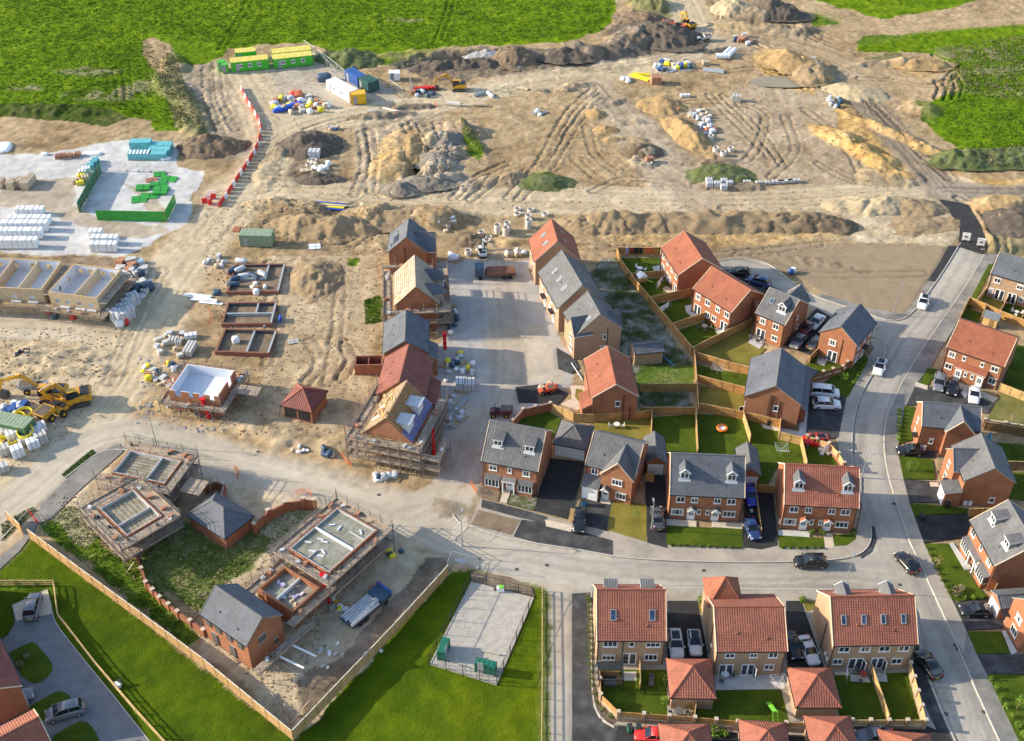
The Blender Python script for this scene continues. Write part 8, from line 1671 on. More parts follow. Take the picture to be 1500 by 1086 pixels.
# machines
def track_mesh(l=3.2, w_=.5, r_=.38):
 mb = MB(); prof = [(-l/2+r_, 0),(l/2-r_, 0),(l/2-r_*.3, r_*.4),(l/2, r_),(l/2-r_*.3, r_*1.7),(l/2-r_, 2*r_),(-l/2+r_, 2*r_),(-l/2+r_*.3, r_*1.7),(-l/2, r_),(-l/2+r_*.3, r_*.4)]
 mb.prism(prof[::-1], 'y', -w_/2, w_/2, 'track_steel')
 for i in range(12): x = -l/2+r_+(l-2*r_)*i/11; mb.box(x-.06, x+.06,-w_/2-.02, w_/2+.02,2*r_, 2*r_+.05, 'track_steel')
 return mb.mesh('track')
def excavator(u, v, a, label, m='plant_yellow', s=1.0, reach=1.0, swing=0.0, fold=0):
 p = at(u, v); t = thing('excavator', label, 'excavator', (p.x, p.y, 0), R(a)); t.scale = (s, s, s)
 for sy in (-1,1): link('track', shared(('trk',), track_mesh), t, (0, sy*1.05,0))
 mb = MB(); mb.box(-.6,.6,-.9,.9,.35,.8, 'track_steel'); mb.tube((0,0,.75),(0,0,.95),.6, 'track_steel', 12); mb.link('undercarriage', t)
 mb = MB(); mb.prism([(-1.9,.95),(1.3,.95),(1.3,1.35),(.2,1.9),(-1.7,2.0),(-2.1,1.7)], 'y', -1.25,1.25, m); mb.box(-1.75,-.5,-1.0,1.0,2.0,2.12, 'black_plastic'); mb.tube((-1.0,-.6,2.1),(-1.0,-.6,2.5),.07, 'track_steel'); hb = mb.link('body', t)
 mb = MB(); mb.prism([(-.35,1.35),(1.35,1.35),(1.45,2.1),(1.1,2.95),(-.3,2.95)], 'y', .3,1.22, 'car_glass'); mb.link('cab', t); MB().box(-.35,1.15,.26,1.26,2.95,3.05, m).link('cab_roof', t)
 k = reach; P0, P1, P2, P3 = Vector((1.2,-.2,1.5)), Vector((3.0*k, -.2,4.0)), Vector((5.4*k, -.2,3.1)), Vector((6.0*k, -.2,1.0))
 if fold: P1, P2, P3 = Vector((2.4,-.2,3.9)), Vector((4.4,-.2,3.2)), Vector((3.4,-.2,1.2))
 def beam(nm, A, B, w0, h0, h1):
  d = (B-A).normalized(); up_ = Vector((0,1,0)).cross(d).normalized(); mb = MB(); mb.loft([[q+Vector((0, s_*w0,0))+up_*z_*h for s_, z_ in ((-1,-1),(1,-1),(1,1),(-1,1))] for q, h in ((A, h0),(B, h1))], m); return mb.link(nm, t)
 beam('boom', P0, P1,.2,.28,.3); beam('boom', P1, P2,.2,.3,.18); beam('stick', P2-(P3-P2)*.12, P3,.15,.26,.14)
 mb = MB(); mb.tube(P0+Vector((.1,.25,0)), P0.lerp(P1,.7)+Vector((.2,.25,-.1)),.07, 'steel_grey'); mb.tube(P1.lerp(P2,.3)+Vector((0,0,.4)), P2+Vector((0,0,.3)),.07, 'steel_grey'); mb.link('ram', t)
 mb = MB(); mb.prism([(P3.x-.1, P3.z+.1),(P3.x-1.0, P3.z-.1),(P3.x-1.15, P3.z-.75),(P3.x-.5, P3.z-1.0),(P3.x+.1, P3.z-.6)][::-1], 'y', -.75,.35, 'track_steel'); mb.link('bucket', t); return t
excavator(79,585,178, 'orange excavator with long boom reaching left over the bare ground', s=1.15, reach=1.25); excavator(116,590,200, 'yellow excavator with black engine bay behind the long-boomed one', s=1.12, fold=1); excavator(672,132,180, 'yellow tracked excavator working beside the dark soil bank', s=.95, reach=1.0)
excavator(1009,42,120, 'yellow excavator beside the orange dumper', s=.9, fold=1); excavator(707,375,92, 'white mini excavator with upright boom among the concrete rings', 'cabin_white', .62, fold=1)
excavator(30,523,20, 'small dark machine on the pale ground at the left', 'car_grey', .4, fold=1)
def dumper(u, v, a, label, m, s=1.0):
 p = at(u, v); t = thing('site_dumper', label, 'dumper', (p.x, p.y, 0), R(a)); t.scale = (s, s, s)
 mb = MB(); mb.prism([(.2,.9),(2.2,1.0),(2.7,1.9),(.1,1.9)], 'y', -1.0,1.0, m); mb.link('skip', t); MB().box(.35,2.45,-.85,.85,1.85,1.93, 'dark_soil').link('load', t)
 MB().box(-2.2,.1,-.75,.75,.6,1.4, m).link('chassis', t); mb = MB(); mb.box(-1.1,-.2,-.6,.6,1.4,1.6, 'rubber'); mb.tube((-1.2,-.6,1.4),(-1.2,-.6,2.6),.04, 'black_plastic'); mb.tube((-1.2,.6,1.4),(-1.2,.6,2.6),.04, 'black_plastic'); mb.box(-1.25,-1.1,-.65,.65,2.55,2.65, 'black_plastic'); mb.link('seat_frame', t)
 for sx in (-1.5,1.3):
  for sy in (-1,1): link('wheel', shared(('dwh',), lambda: MB().tube((0,-.22,0),(0,.22,0),.6, 'rubber', 14).tube((0,-.24,0),(0,.24,0),.25, 'yellow_paint', 8).mesh('wheel')), t, (sx, sy, .6))
 return t
dumper(78,607,245, 'orange articulated dumper beside the olive container', 'plant_yellow', 1.1); dumper(988,45,170, 'bright orange-red dumper on the dark heap', 'dumper_orange', 1.25); dumper(733,608,0, 'small dark red dumper above the grey corner roof', 'car_maroon', .75)
dumper(98,600,60, 'yellow telehandler-like loader between the two excavators', 'plant_yellow', 1.0); dumper(53,572,190, 'small grey loader under the raised boom', 'steel_grey', .9); dumper(800,575,20, 'small orange roller on the unfinished turning head', 'dumper_orange', .55); dumper(1030,60,10, 'pale machine beside the haul road at the top', 'slab_grey', .8)
p = at(728,405); t = thing('flatbed_lorry', 'flatbed lorry with brick-coloured load parked across the street head', 'lorry', (p.x, p.y, 0), R(182))
MB().box(-3.4,2.2,-1.15,1.15,.85,1.0, 'track_steel').link('flatbed', t); MB().box(2.4,4.0,-1.1,1.1,.6,2.4, 'skip_blue').link('cab', t); MB().box(3.5,4.05,-1.0,1.0,1.5,2.25, 'car_glass').link('windscreen', t)
for k in range(6): link('load_bundle', shared(('lbd',), lambda: MB().box(-2.6,2.6,-.15,.15,0,.5, 'rust_steel').mesh('load_bundle')), t, (-.7,-.95+k*.38,1.0))
for sx in (-2.4,-1.3,3.1):
 for sy in (-1.0,1.0): link('wheel', _cache[('tw',)], t, (sx, sy, .42))
for k, (u, v, m, lb) in enumerate([(80,466, 'skip_blue', 'blue round tub of mortar in front of the terrace'),(108,466, 'barrier_red', 'red round tub in front of the terrace, with a long shadow'),(74,458, 'barrier_red', 'red drum leaning near the blue tub'),(138,457, 'barrier_red', 'red drum under the right end of the scaffold')]):
 p = at(u, v); o = MB().ring((0,0),.65,.58,0,.9, m, 14).tube((0,0,.0),(0,0,.78),.58, 'slab_grey', 14).link('mortar_tub'); tag(o, lb, 'tub'); o.location = (p.x, p.y, 0)
# cars
def car_meshes(kind, m):
 """returns part meshes of a car, nose towards +x"""
 Lc, Wc, H = {'hatch': (4.0,1.76,1.47), 'saloon': (4.5,1.8,1.44), 'suv': (4.5,1.86,1.66), 'estate': (4.7,1.82,1.5), 'mpv': (4.6,1.84,1.68), 'van': (4.8,1.9,1.9)}[kind]
 hw = Wc/2; hood = {'hatch': .95, 'saloon': .95, 'suv': 1.08, 'estate': .97, 'mpv': 1.1, 'van': 1.2}[kind]; a = Lc/2
 prof = [(-a, .55,.86),(-a+.06,.8,.95),(-a+.3,.98,.99),(-a+.9, hood+.05,1.0),(0, hood+.02,1.0),(a-1.35, hood, 1.0),(a-.7, hood-.1,.97),(a-.2, hood-.22,.9),(a-.04,.62,.8),(a, .5,.72)]
 rings = [[(x, -hw*f*.96,.24),(x, -hw*f, .42),(x, -hw*f, zt*.72),(x, -hw*f*.93, zt-.03),(x, -hw*f*.55, zt+.015),(x, hw*f*.55, zt+.015),(x, hw*f*.93, zt-.03),(x, hw*f, zt*.72),(x, hw*f, .42),(x, hw*f*.96,.24)] for x, zt, f in prof]
 body = MB(); body.loft(rings, m)
 rear = {'hatch': -a+.25, 'saloon': -a+.75, 'suv': -a+.25, 'estate': -a+.2, 'mpv': -a+.2, 'van': -a+.1}[kind]; rt = {'hatch': .55, 'saloon': .8, 'suv': .4, 'estate': .5, 'mpv': .35, 'van': .1}[kind]; ws = {'van': a-.95, 'mpv': a-1.0}.get(kind, a-1.2); wt = {'van': .55, 'mpv': .75}.get(kind, .8)
 r0, r1 = rear+rt, ws-wt; tw, bw = hw*.76, hw*.9
 body.loft([[(r0-.03,-tw, H-.06),(r0-.03, tw, H-.06),(r0-.03, tw*.9, H-.02),(r0-.03,-tw*.9, H-.02)],[((r0+r1)/2,-tw, H-.03),((r0+r1)/2, tw, H-.03),((r0+r1)/2, tw*.85, H+.03),((r0+r1)/2,-tw*.85, H+.03)],[(r1+.03,-tw, H-.07),(r1+.03, tw, H-.07),(r1+.03, tw*.9, H-.03),(r1+.03,-tw*.9, H-.03)]], m)
 for s_ in (-1,1):
  for (xb, xt) in ((rear, r0),(ws, r1),((rear+ws)/2-.1,(r0+r1)/2-.05)): body.tube((xb, s_*bw, hood),(xt, s_*tw, H-.03),.045, m, 4)
  body.box(ws-.15, ws+.05, s_*hw if s_ > 0 else -hw-.14, hw+.14 if s_ > 0 else -hw, hood, hood+.13, m)
 gl = MB(); z0, z1 = hood-.02, H-.055
 B = [(rear+.02,-bw),(ws-.02,-bw),(ws-.02, bw),(rear+.02, bw)]; T = [(r0,-tw+.01),(r1,-tw+.01),(r1, tw-.01),(r0, tw-.01)]
 gl.loft([[(x, y, z0) for x, y in B],[(x, y, z1) for x, y in T]], 'car_glass')
 return [('body', body.mesh('body', True), None),('windows', gl.mesh('windows'), None),
   ('headlight', shared(('hl',), lambda: MB().box(-.06,.05,-.17,.17,-.07,.07, 'lamp_glass').mesh('headlight')),[(a-.1,.62*hw/.9,.66),(a-.1,-.62*hw/.9,.66)]),
   ('tail_light', shared(('tl',), lambda: MB().box(-.03,.06,-.14,.14,-.1,.1, 'tail_red').mesh('tail_light')),[(-a+.02,.68*hw/.9,.82),(-a+.02,-.68*hw/.9,.82)]),
   ('number_plate', shared(('np',), lambda: MB().box(-.01,.02,-.26,.26,-.05,.05, 'bright_yellow').mesh('number_plate')),[(-a-.01,0,.55)]),
   ('wheel', shared(('whl',), lambda: MB().tube((0,-.11,0),(0,.11,0),.33, 'rubber', 14).tube((0,-.125,0),(0,.125,0),.2, 'steel_grey', 10).mesh('wheel')),[(a-.82, hw-.1,.33),(a-.82,-hw+.1,.33),(-a+.8, hw-.1,.33),(-a+.8,-hw+.1,.33)])]
def car(u, v, a, kind, m, label, u2=None, roofglass=False, rails=False, group=None):
 p = at(u, v); key = ('car', kind, m)
 t = thing('parked_car', label, 'car', (p.x, p.y, .01 if v < 830 and u > 1260 else .12), R(a), group)
 for nm, me, locs in shared(key, lambda: car_meshes(kind, m)):
  for l in (locs or [None]): link(nm, me, t, l)
 if roofglass: link('sunroof', shared(('sr',), lambda: MB().box(-.9,.35,-.5,.5,0,.05, 'car_glass').mesh('sunroof')), t, (-.25,0,1.46 if kind in ('hatch', 'saloon') else 1.66))
 return t
car(849,768,-98, 'suv', 'car_black', 'black car on the drive below the white garage doors'); car(963,764,90, 'saloon', 'car_grey', 'dark grey car in the narrow black drive'); car(1101,780,-82, 'hatch', 'car_blue', 'dark blue car nose down on the shared drive'); car(1098,730,-88, 'saloon', 'car_royal', 'deep royal blue car tucked beside the grey-roofed pair')
car(1186,828,180, 'suv', 'car_black', 'black car driving left along the estate road', ); car(1327,828,112, 'hatch', 'car_black', 'black car at the junction heading up the road'); car(1357,978,108, 'suv', 'car_black', 'dark blue-black car parked beside the bottom buff pair')
car(1427,899,180, 'hatch', 'car_black', 'black hatchback on the drive at the right edge'); car(989,948,-90, 'suv', 'car_white', 'white car with dark glass roof, left of two on the drive', roofglass=True); car(1017,946,-91, 'hatch', 'car_white', 'white car with dark glass roof, right of two on the drive', roofglass=True)
car(1183,957,-80, 'saloon', 'car_white', 'white saloon alone on the black drive beside the buff pair'); car(1160,950,-84, 'saloon', 'car_black', 'black car half hidden by the detached buff house'); car(1279,1083,180, 'saloon', 'car_silver', 'pale silver car at the bottom edge between two red garages'); car(1003-50,1082,175, 'hatch', 'car_bright_red', 'small red car peeping out at the bottom edge')
car(1352,446,-115, 'saloon', 'car_white', 'white car with sunroof parked on the straight road', roofglass=True); car(1288,541,-115, 'saloon', 'car_white', 'white car parked at the bend by the corner house', roofglass=True)
car(1207,580,-8, 'van', 'car_white', 'white roof-racked car, rear of two on the drive'); car(1210,597,-3, 'suv', 'car_white', 'white car, front of two on the drive'); car(1195,651,175, 'suv', 'car_bright_red', 'bright red car with black roof behind the pillars', roofglass=True)
car(1375,564,-112, 'estate', 'car_silver', 'silver car in front of the red-roofed semis'); car(1394,572,-112, 'hatch', 'car_black', 'black hatchback beside the silver car'); car(1426,583,-110, 'hatch', 'car_white', 'white hatchback alone below the white door')
car(1332,664,180, 'hatch', 'car_black', 'black car on the short drive by the brick wing'); car(1110,417,150, 'suv', 'car_blue', 'dark blue people carrier behind the lower red roof'); car(1083,403,170, 'hatch', 'car_black', 'black car behind the upper red roof')
car(1195,476,-125, 'saloon', 'car_white', 'white car on the drive between the corner houses'); car(1180,487,-125, 'hatch', 'car_maroon', 'dark red car behind the white one'); car(1168,505,-125, 'hatch', 'car_silver', 'pale car at the inner end of the drive'); car(1193,507,55, 'hatch', 'car_grey', 'dark grey car beside the corner house wall')
car(50,893,98, 'suv', 'car_silver', 'silver grey car in the brownish paved bay'); car(22,1029,25, 'estate', 'car_silver', 'long silver estate car beside the rounded lawn'); car(97,1047,200, 'mpv', 'car_silver', 'pale silver people carrier on the paved court')
# street lamps, bins, garden things
def lamp(u, v, h, a, label):
 p = at(u, v); t = thing('street_lamp', label, 'street lamp', (p.x, p.y, .05), R(a)); mb = MB(); mb.tube((0,0,0),(0,0,1.2),.11, 'steel_grey', 8); mb.tube((0,0,1.2),(0,0, h),.07, 'steel_grey', 8,.045); mb.link('pole', t)
 MB().tube((0,0, h),(.7,0, h+.08),.035, 'steel_grey', 6).link('arm', t); mb = MB(); mb.box(.5,1.1,-.13,.13, h+.03, h+.13, 'steel_grey'); mb.box(.55,1.05,-.1,.1, h, h+.03, 'lamp_glass'); mb.link('lantern', t)
lamp(1308,462,6,45, 'street lamp on the bare corner plot'); lamp(1237,864,6,60, 'street lamp above the bottom buff pair'); lamp(230,655,6,200, 'street lamp on the site road bend'); lamp(677,800,6,80, 'street lamp post at the verge corner'); lamp(954,776,5,90, 'thin lamp post on the olive lawn') ; lamp(1262,700,5,-30, 'lamp post beside the red pantile roof')
def bin_(u, v, a, m, label):
 p = at(u, v); mb = MB(); mb.loft([[(-.24,-.28,.05),(.24,-.28,.05),(.24,.28,.05),(-.24,.28,.05)],[(-.29,-.35,1.0),(.29,-.35,1.0),(.29,.35,1.0),(-.29,.35,1.0)]], m); t = thing('wheelie_bin', label, 'bin', (p.x, p.y, .12), R(a)); mb.link('body', t); MB().box(-.31,.31,-.38,.36,1.0,1.07, 'bin_black').link('lid', t); MB().tube((-.3,.32,.12),(.3,.32,.12),.12, 'rubber', 8).link('wheels', t)
for u, v, a, m, lb in [(1386,744,5, 'bin_black', 'black bin beside the small flat garage'),(1350,763,5, 'bin_black', 'black bin standing on the narrow lawn edge'),(1390,733,0, 'bin_black', 'black bin at the corner of the detached house'),(1492,947,0, 'bin_black', 'black bin at the right edge by the cut-off house'),(858,724,0, 'bin_black', 'dark bin left of the small white garage door'),(1125,623,0, 'bin_black', 'black bin in the alley behind the fence'),(876,1008+60,0, 'hoard_dark_green', 'x')][:6]: bin_(u, v, a, m, lb)
bin_(935,1072,0, 'hoard_dark_green', 'green bin outside the curved garden wall'); bin_(922,1072,10, 'hoard_dark_green', 'second green bin beside the parked red car'); bin_(855,741,0, 'play_blue', 'blue bin by the gravel bed')
bin_(1488,432,0, 'play_blue', 'blue bin beside the patio doors, top right')
def table_set(u, v, r_, n, m, label, chair='garden_furniture'):
 p = at(u, v); t = thing('garden_table', label, 'garden furniture', (p.x, p.y, .11), random.uniform(0,3)); mb = MB(); mb.tube((0,0,.68),(0,0,.73), r_, m, 16); mb.tube((0,0,0),(0,0,.68),.06, m, 6); mb.link('table', t)
 for k in range(n):
  a = 2*math.pi*k/n; c = thing('garden_chair', chair.replace('_', ' ').replace('garden furniture', 'dark grey')+' garden chair beside the '+label[:60].split(' with')[0], 'chair', (p.x+math.cos(a)*(r_+.45), p.y+math.sin(a)*(r_+.45),.11), a+math.pi/2, 'chairs round the '+label.split(' with')[0])
  MB().box(-.24,.24,-.24,.24,.4,.46, chair).link('seat', c); MB().box(-.24,.24,-.28,-.22,.46,.9, chair).link('backrest', c)
  for x in (-.2,.2):
   for y in (-.2,.2): link('leg', shared(('cl', chair), lambda: MB().box(-.02,.02,-.02,.02,0,.4, chair).mesh('leg')), c, (x, y, 0))
table_set(1031,483,.55,4, 'garden_furniture', 'round dark table on the fenced lawn'); table_set(994,1047,.6,4, 'garden_furniture', 'round patio table by the buff garage'); table_set(937,398,.5,3, 'white_upvc', 'white table in the top garden', 'white_upvc'); table_set(903,627,.5,2, 'white_upvc', 'white table in the olive garden', 'white_upvc'); table_set(1088+20,498,.6,4, 'garden_furniture', 'table on the crowded patio'); table_set(1061,993,.5,3, 'white_upvc', 'white table on the long patio', 'garden_furniture')
table_set(1207,527,.35,2, 'garden_furniture', 'small table on the corner patio'); table_set(1263,993,.45,3, 'red_door', 'red-topped table on the small patio'); table_set(1488,462,.35,3, 'white_upvc', 'white table on the dark green garden', 'white_upvc')
p = at(893,1000); t = thing('pergola', 'black garden pergola with curtains at the house corner', 'pergola', (p.x, p.y, .1),0)
for x in (-1.4,1.4):
 for y in (-1.2,1.2): link('post', shared(('pgp',), lambda: MB().box(-.06,.06,-.06,.06,0,2.2, 'bin_black').mesh('post')), t, (x, y, 0))
link('canopy', MB().box(-1.6,1.6,.1,1.4,2.2,2.3, 'bin_black').box(-1.6,1.6,-1.4,-1.2,2.2,2.3, 'bin_black').box(-1.6,-1.4,-1.2,.1,2.2,2.3, 'bin_black').box(1.4,1.6,-1.2,.1,2.2,2.3, 'bin_black').mesh('canopy'), t)
o = MB().box(-.8,.8,-.5,.5,.0,.42, 'garden_furniture').box(-.8,.8,.35,.5,.42,.8, 'bin_black').link('garden_sofa'); tag(o, 'grey garden sofa under the black pergola', 'sofa'); o.location = (p.x, p.y-.2,.12)
p = at(954,999); o = MB().box(-.3,.3,-.9,.5,.3,.38, 'garden_furniture').box(-.3,.3,.5,.56,.3,.8, 'garden_furniture').box(-.3,-.24,-.9,-.84,0,.3, 'garden_furniture').box(.24,.3,-.9,-.84,0,.3, 'garden_furniture').link('sun_lounger'); tag(o, 'dark sun lounger on the pergola garden lawn', 'sun lounger'); o.location = (p.x, p.y, .12); o.rotation_euler.z = -.15
p = at(1057,631); o = MB().torus((0,0,.45),.7,.22,(0,0,1), 'play_orange', 14,6).tube((0,0,.2),(0,0,.45),.6, 'wrap_white', 12).link('toy_pool'); tag(o, 'round orange inflatable toy on the lawn', 'toy'); o.location = (p.x, p.y, .1)
def dryer(u, v, label, s=1.0):
 p = at(u, v); t = thing('rotary_dryer', label, 'clothes dryer', (p.x, p.y, .1), random.uniform(0,1)); MB().tube((0,0,0),(0,0,1.7),.03, 'galvanised', 6).link('pole', t)
 for k in range(4):
  a = k*math.pi/2; link('arm', MB().tube((0,0,1.0),(1.4*s, 0,1.75),.025, 'galvanised', 5).mesh('arm'), t, None, (0,0, a)); mb = MB()
  for r_ in (.5,.9,1.3): mb.tube((r_*s, 0,1+.75*r_/1.4),(0, r_*s, 1+.75*r_/1.4),.012, 'white_cloth', 4, caps=False)
  link('line', mb.mesh('line'), t, None, (0,0, a))
 return t
dryer(1050,550, 'open rotary dryer in the narrow garden'); dryer(1139,1010, 'rotary dryer hung with white washing beside the right garage'); dryer(1143,668, 'rotary dryer behind the small garage')
def washing(u, v, items, a, label, h=1.7):
 p = at(u, v); t = thing('washing_line', label, 'washing', (p.x, p.y, .1), R(a)); L2 = sum(w_ for w_, *_ in items)/2+.5
 for x in (-L2, L2): MB().tube((x, 0,0),(x, 0, h),.03, 'galvanised', 6).link('line_post', t)
 x = -L2+.4
 for w_, hh, m in items:
  mb = MB(); n = 6; mb.v = []; 
  mb.loft([[(x+w_*i/n*.94,.05*math.sin(i*2.1)*(1-f), h-hh*(1-f)) for i in range(n+1)]+[(x+w_*i/n*.94,.05*math.sin(i*2.1)*(1-f)+.02, h-hh*(1-f)) for i in range(n, -1,-1)] for f in (0,.5,1)], m); mb.link('cloth', t); x += w_
washing(967,420,[(1.4,1.4, 'white_cloth'),(.8,.9, 'purple_cloth')],60, 'lilac and white sheets beside the play tower'); washing(973,458,[(1.6,1.3, 'white_cloth'),(1.2,1.1, 'white_cloth')],45, 'white sheets on a line in the washing line garden')
washing(1238,992,[(.9,1.1, 'white_cloth'),(.7,.9, 'purple_cloth')],80, 'pale sheets beside the patio of the left walled garden'); washing(1210,664,[(1.0,1.2, 'white_cloth')],30, 'white sheet behind the red car pillars')
q = at(935,374,1.2)
for k, (dx, w_, m, lb) in enumerate([(-2.2,.5, 'purple_cloth', 'purple shirt'),(-1.4,.6, 'red_door', 'dark red towel'),(-.5,.9, 'bin_black', 'black trousers'),(.4,.6, 'bin_black', 'black shirt'),(1.9,1.6, 'barrier_orange', 'orange towel')]):
 o = MB().box(-w_/2, w_/2,-.03,.03,.5,1.75, m).box(-w_/2, w_/2,-.03,.1,1.75,1.8, m).link('washing'); tag(o, lb+' hung over the top garden fence', 'washing'); p = at(935,375); o.location = (p.x+dx, p.y-.12,.1)
p = at(939,418); t = thing('play_tower', 'wooden play tower with pale pitched roof and green slide', 'play tower', (p.x, p.y, .1),.3)
for x in (-.6,.6):
 for y in (-.6,.6): link('post', shared(('ptp',), lambda: MB().box(-.05,.05,-.05,.05,0,2.0, 'post_wood').mesh('post')), t, (x, y, 0))
MB().box(-.7,.7,-.7,.7,1.0,1.1, 'fence_wood').box(-.7,.7,-.72,-.66,1.1,1.6, 'fence_wood').link('platform', t); MB().prism([(-.85,2.0),(.85,2.0),(0,2.6)], 'y', -.8,.8, 'wrap_white').link('tower_roof', t); mb = MB(); mb.loft([[(.6,-.25,1.1),(.6,.25,1.1),(.6,.25,1.15),(.6,-.25,1.15)],[(2.3,-.25,.1),(2.3,.25,.1),(2.3,.25,.15),(2.3,-.25,.15)]], 'play_green'); mb.link('slide', t)
p = at(1133,1053); t = thing('climbing_frame', 'lime green climbing slide on the wide garden lawn', 'play equipment', (p.x, p.y, .1),1.7)
mb = MB(); mb.loft([[(0,-.28,1.3),(0,.28,1.3),(0,.28,1.38),(0,-.28,1.38)],[(2.2,-.28,.1),(2.2,.28,.1),(2.2,.28,.18),(2.2,-.28,.18)]], 'play_green'); mb.link('slide', t)
for y in (-.3,.3): MB().tube((-.9, y, 0),(0, y, 1.4),.04, 'play_green', 6).link('ladder_rail', t)
for k in range(4): MB().tube((-.75+k*.22,-.3,.25+k*.33),(-.75+k*.22,.3,.25+k*.33),.03, 'play_green', 5).link('rung', t)
for k, (u, v, m) in enumerate([(1184,547, 'play_blue'),(1188,545, 'play_green'),(1192,546, 'play_green'),(1181,549, 'play_blue'),(1187,551, 'bright_yellow'),(1191,550, 'play_blue')]): lump(u, v, .8,.6,.6, m, {'play_blue': 'blue', 'play_green': 'lime green', 'bright_yellow': 'yellow'}[m]+' plastic toy in the corner garden', 'plastic_toy', 'toy', k*30, {'play_blue': 'blue', 'play_green': 'lime green', 'bright_yellow': 'yellow'}[m]+' toys in the corner garden', .1)
p = at(1449,476); t = thing('garden_shed', 'yellow timber shed with grey lean roof in the top right gardens', 'shed', (p.x, p.y, .05), R(-30))
mb = MB()
for i in range(12): mb.box(-1.2+i*.2,-1.2+(i+1)*.2-.01,-.9,-.87,0,1.8, 'fence_wood_pale')
mb.box(-1.2,1.2,-.87,.9,0,1.8, 'fence_wood'); mb.link('wall', t); mb = MB(); mb.prism([(-1.05,1.8),(1.05,1.8),(1.05,2.1),(-1.05,1.88)], 'x', -1.35,1.35, 'grey_lead'); mb.link('roof', t); MB().box(-.1,.6,-.95,-.9,.05,1.7, 'fence_wood_dark').link('door', t)
p = at(1446,650); t = thing('parasol', 'closed blue garden parasol right of the grey roofs', 'parasol', (p.x, p.y, .1)); MB().tube((0,0,0),(0,0,2.3),.03, 'white_upvc', 6).link('pole', t); MB().tube((0,0,.9),(0,0,2.3),.4, 'play_blue', 8,.05).link('canopy', t)
for k, (u, v) in enumerate([(968,520),(951,530)][:1]): o = MB().tube((-2.4,0,.1),(2.4,0,.1),.08, 'play_blue', 6).link('pale_pipe'); p = at(u, v); tag(o, 'pale blue pipe lying beside the small buff garage', 'pipe'); o.location = (p.x+.6, p.y-1,0); o.rotation_euler.z = R(-58)
p = at(845,545); o = MB().tube((-2.4,0,.1),(2.4,0,.1),.07, 'wrap_white', 6).link('pale_pipe'); tag(o, 'white drain pipe lying below the buff gable house', 'pipe'); o.location = (p.x, p.y, .05); o.rotation_euler.z = R(-70)
for k, (u, v, m, lb) in enumerate([(1162,399, 'wrap_white', 'white bulk bag on the verge of the bare plot'),(1158,401, 'container_blue', 'blue bulk bag on the verge of the bare plot'),(863,727, 'wrap_white', 'x')][:2]): lump(u, v, 1.0,.9,1.0, m, lb, 'bulk_bag', 'bag')
p = at(173,1005); o = MB().box(-.4,.4,-.3,.3,0,.5, 'wrap_white').box(.1,.5,.1,.5,.5,.8, 'black_plastic').link('survey_kit'); tag(o, 'small black and white object under the rail fence', 'equipment'); o.location = (p.x, p.y, 0)
p = at(733,866); o = MB().box(-.5,.5,-.3,.3,.1,.7, 'wrap_white').box(-.2,.4,-.25,.25,.7,.9, 'play_green').box(-.9,-.5,-.05,.05,0,.6, 'garden_furniture').link('pump'); tag(o, 'small pale pump at the top of the fenced compound', 'pump'); o.location = (p.x, p.y, .06)
for (x0_, y0_, l, a) in ((719,958,2.4,-15),): p = at(x0_, y0_); o = MB().box(-l/2, l/2,-.08,.08,0,.35, 'kerb_stone').link('low_kerb'); tag(o, 'short low kerb on the compound floor beside the cabinet', 'kerb'); o.location = (p.x, p.y, .06); o.rotation_euler.z = R(a)
for k, (u, v, l, a) in enumerate([(415,1040,3.6,-50),(440,1045,3.8,62),(405,1030,3.4,-58),(420,1048,3.0,-70)]):
 p = at(u, v); o = MB().box(-l/2, l/2,-.1,.1,0,.06, 'scaffold_board').link('scaffold_board'); tag(o, 'loose scaffold board lying in the hoarding corner', 'board', 'loose boards in the hoarding corner'); o.location = (p.x, p.y, .2+.05*k); o.rotation_euler = (0,0, R(a))
o = None
# plants
def leafmesh(n, rx, ry, rz, s, m, seed, stems=True, squash=.5):
 r_ = random.Random(seed); mb = MB()
 for i in range(n):
  while True:
   x, y, z = r_.uniform(-1,1), r_.uniform(-1,1), r_.uniform(0,1); 
   if x*x+y*y+(z*1.5-.6)**2 < 1: break
  c = Vector((x*rx, y*ry, z*rz)); d = Vector((r_.uniform(-1,1), r_.uniform(-1,1), r_.uniform(.1,1))).normalized(); e = d.orthogonal().normalized(); f = d.cross(e); q = s*r_.uniform(.6,1.3)
  mb.face([c-e*q*.5, c+f*q*.45, c+e*q*.5+d*q*.15, c-f*q*.45], m)
 if stems:
  for k in range(4): mb.tube((0,0,0),(r_.uniform(-.5,.5)*rx, r_.uniform(-.5,.5)*ry, rz*.7),.03, 'post_wood', 4,.01)
 return mb.mesh('foliage')
def bush(u, v, rx, rz, label, m='shrub_leaf', n=150, ry=None, z=.1, group=None):
 p = at(u, v); k = int(rx*10)*10+int(rz*10); me = shared(('bush', k, m, n, int(u) % 3), lambda: leafmesh(n, rx, ry or rx, rz, .16+rx*.07, m, int(u) % 3)); o = link('shrub', me, None, (p.x, p.y, z),(0,0, u % 6)); return tag(o, label, 'shrub', group)
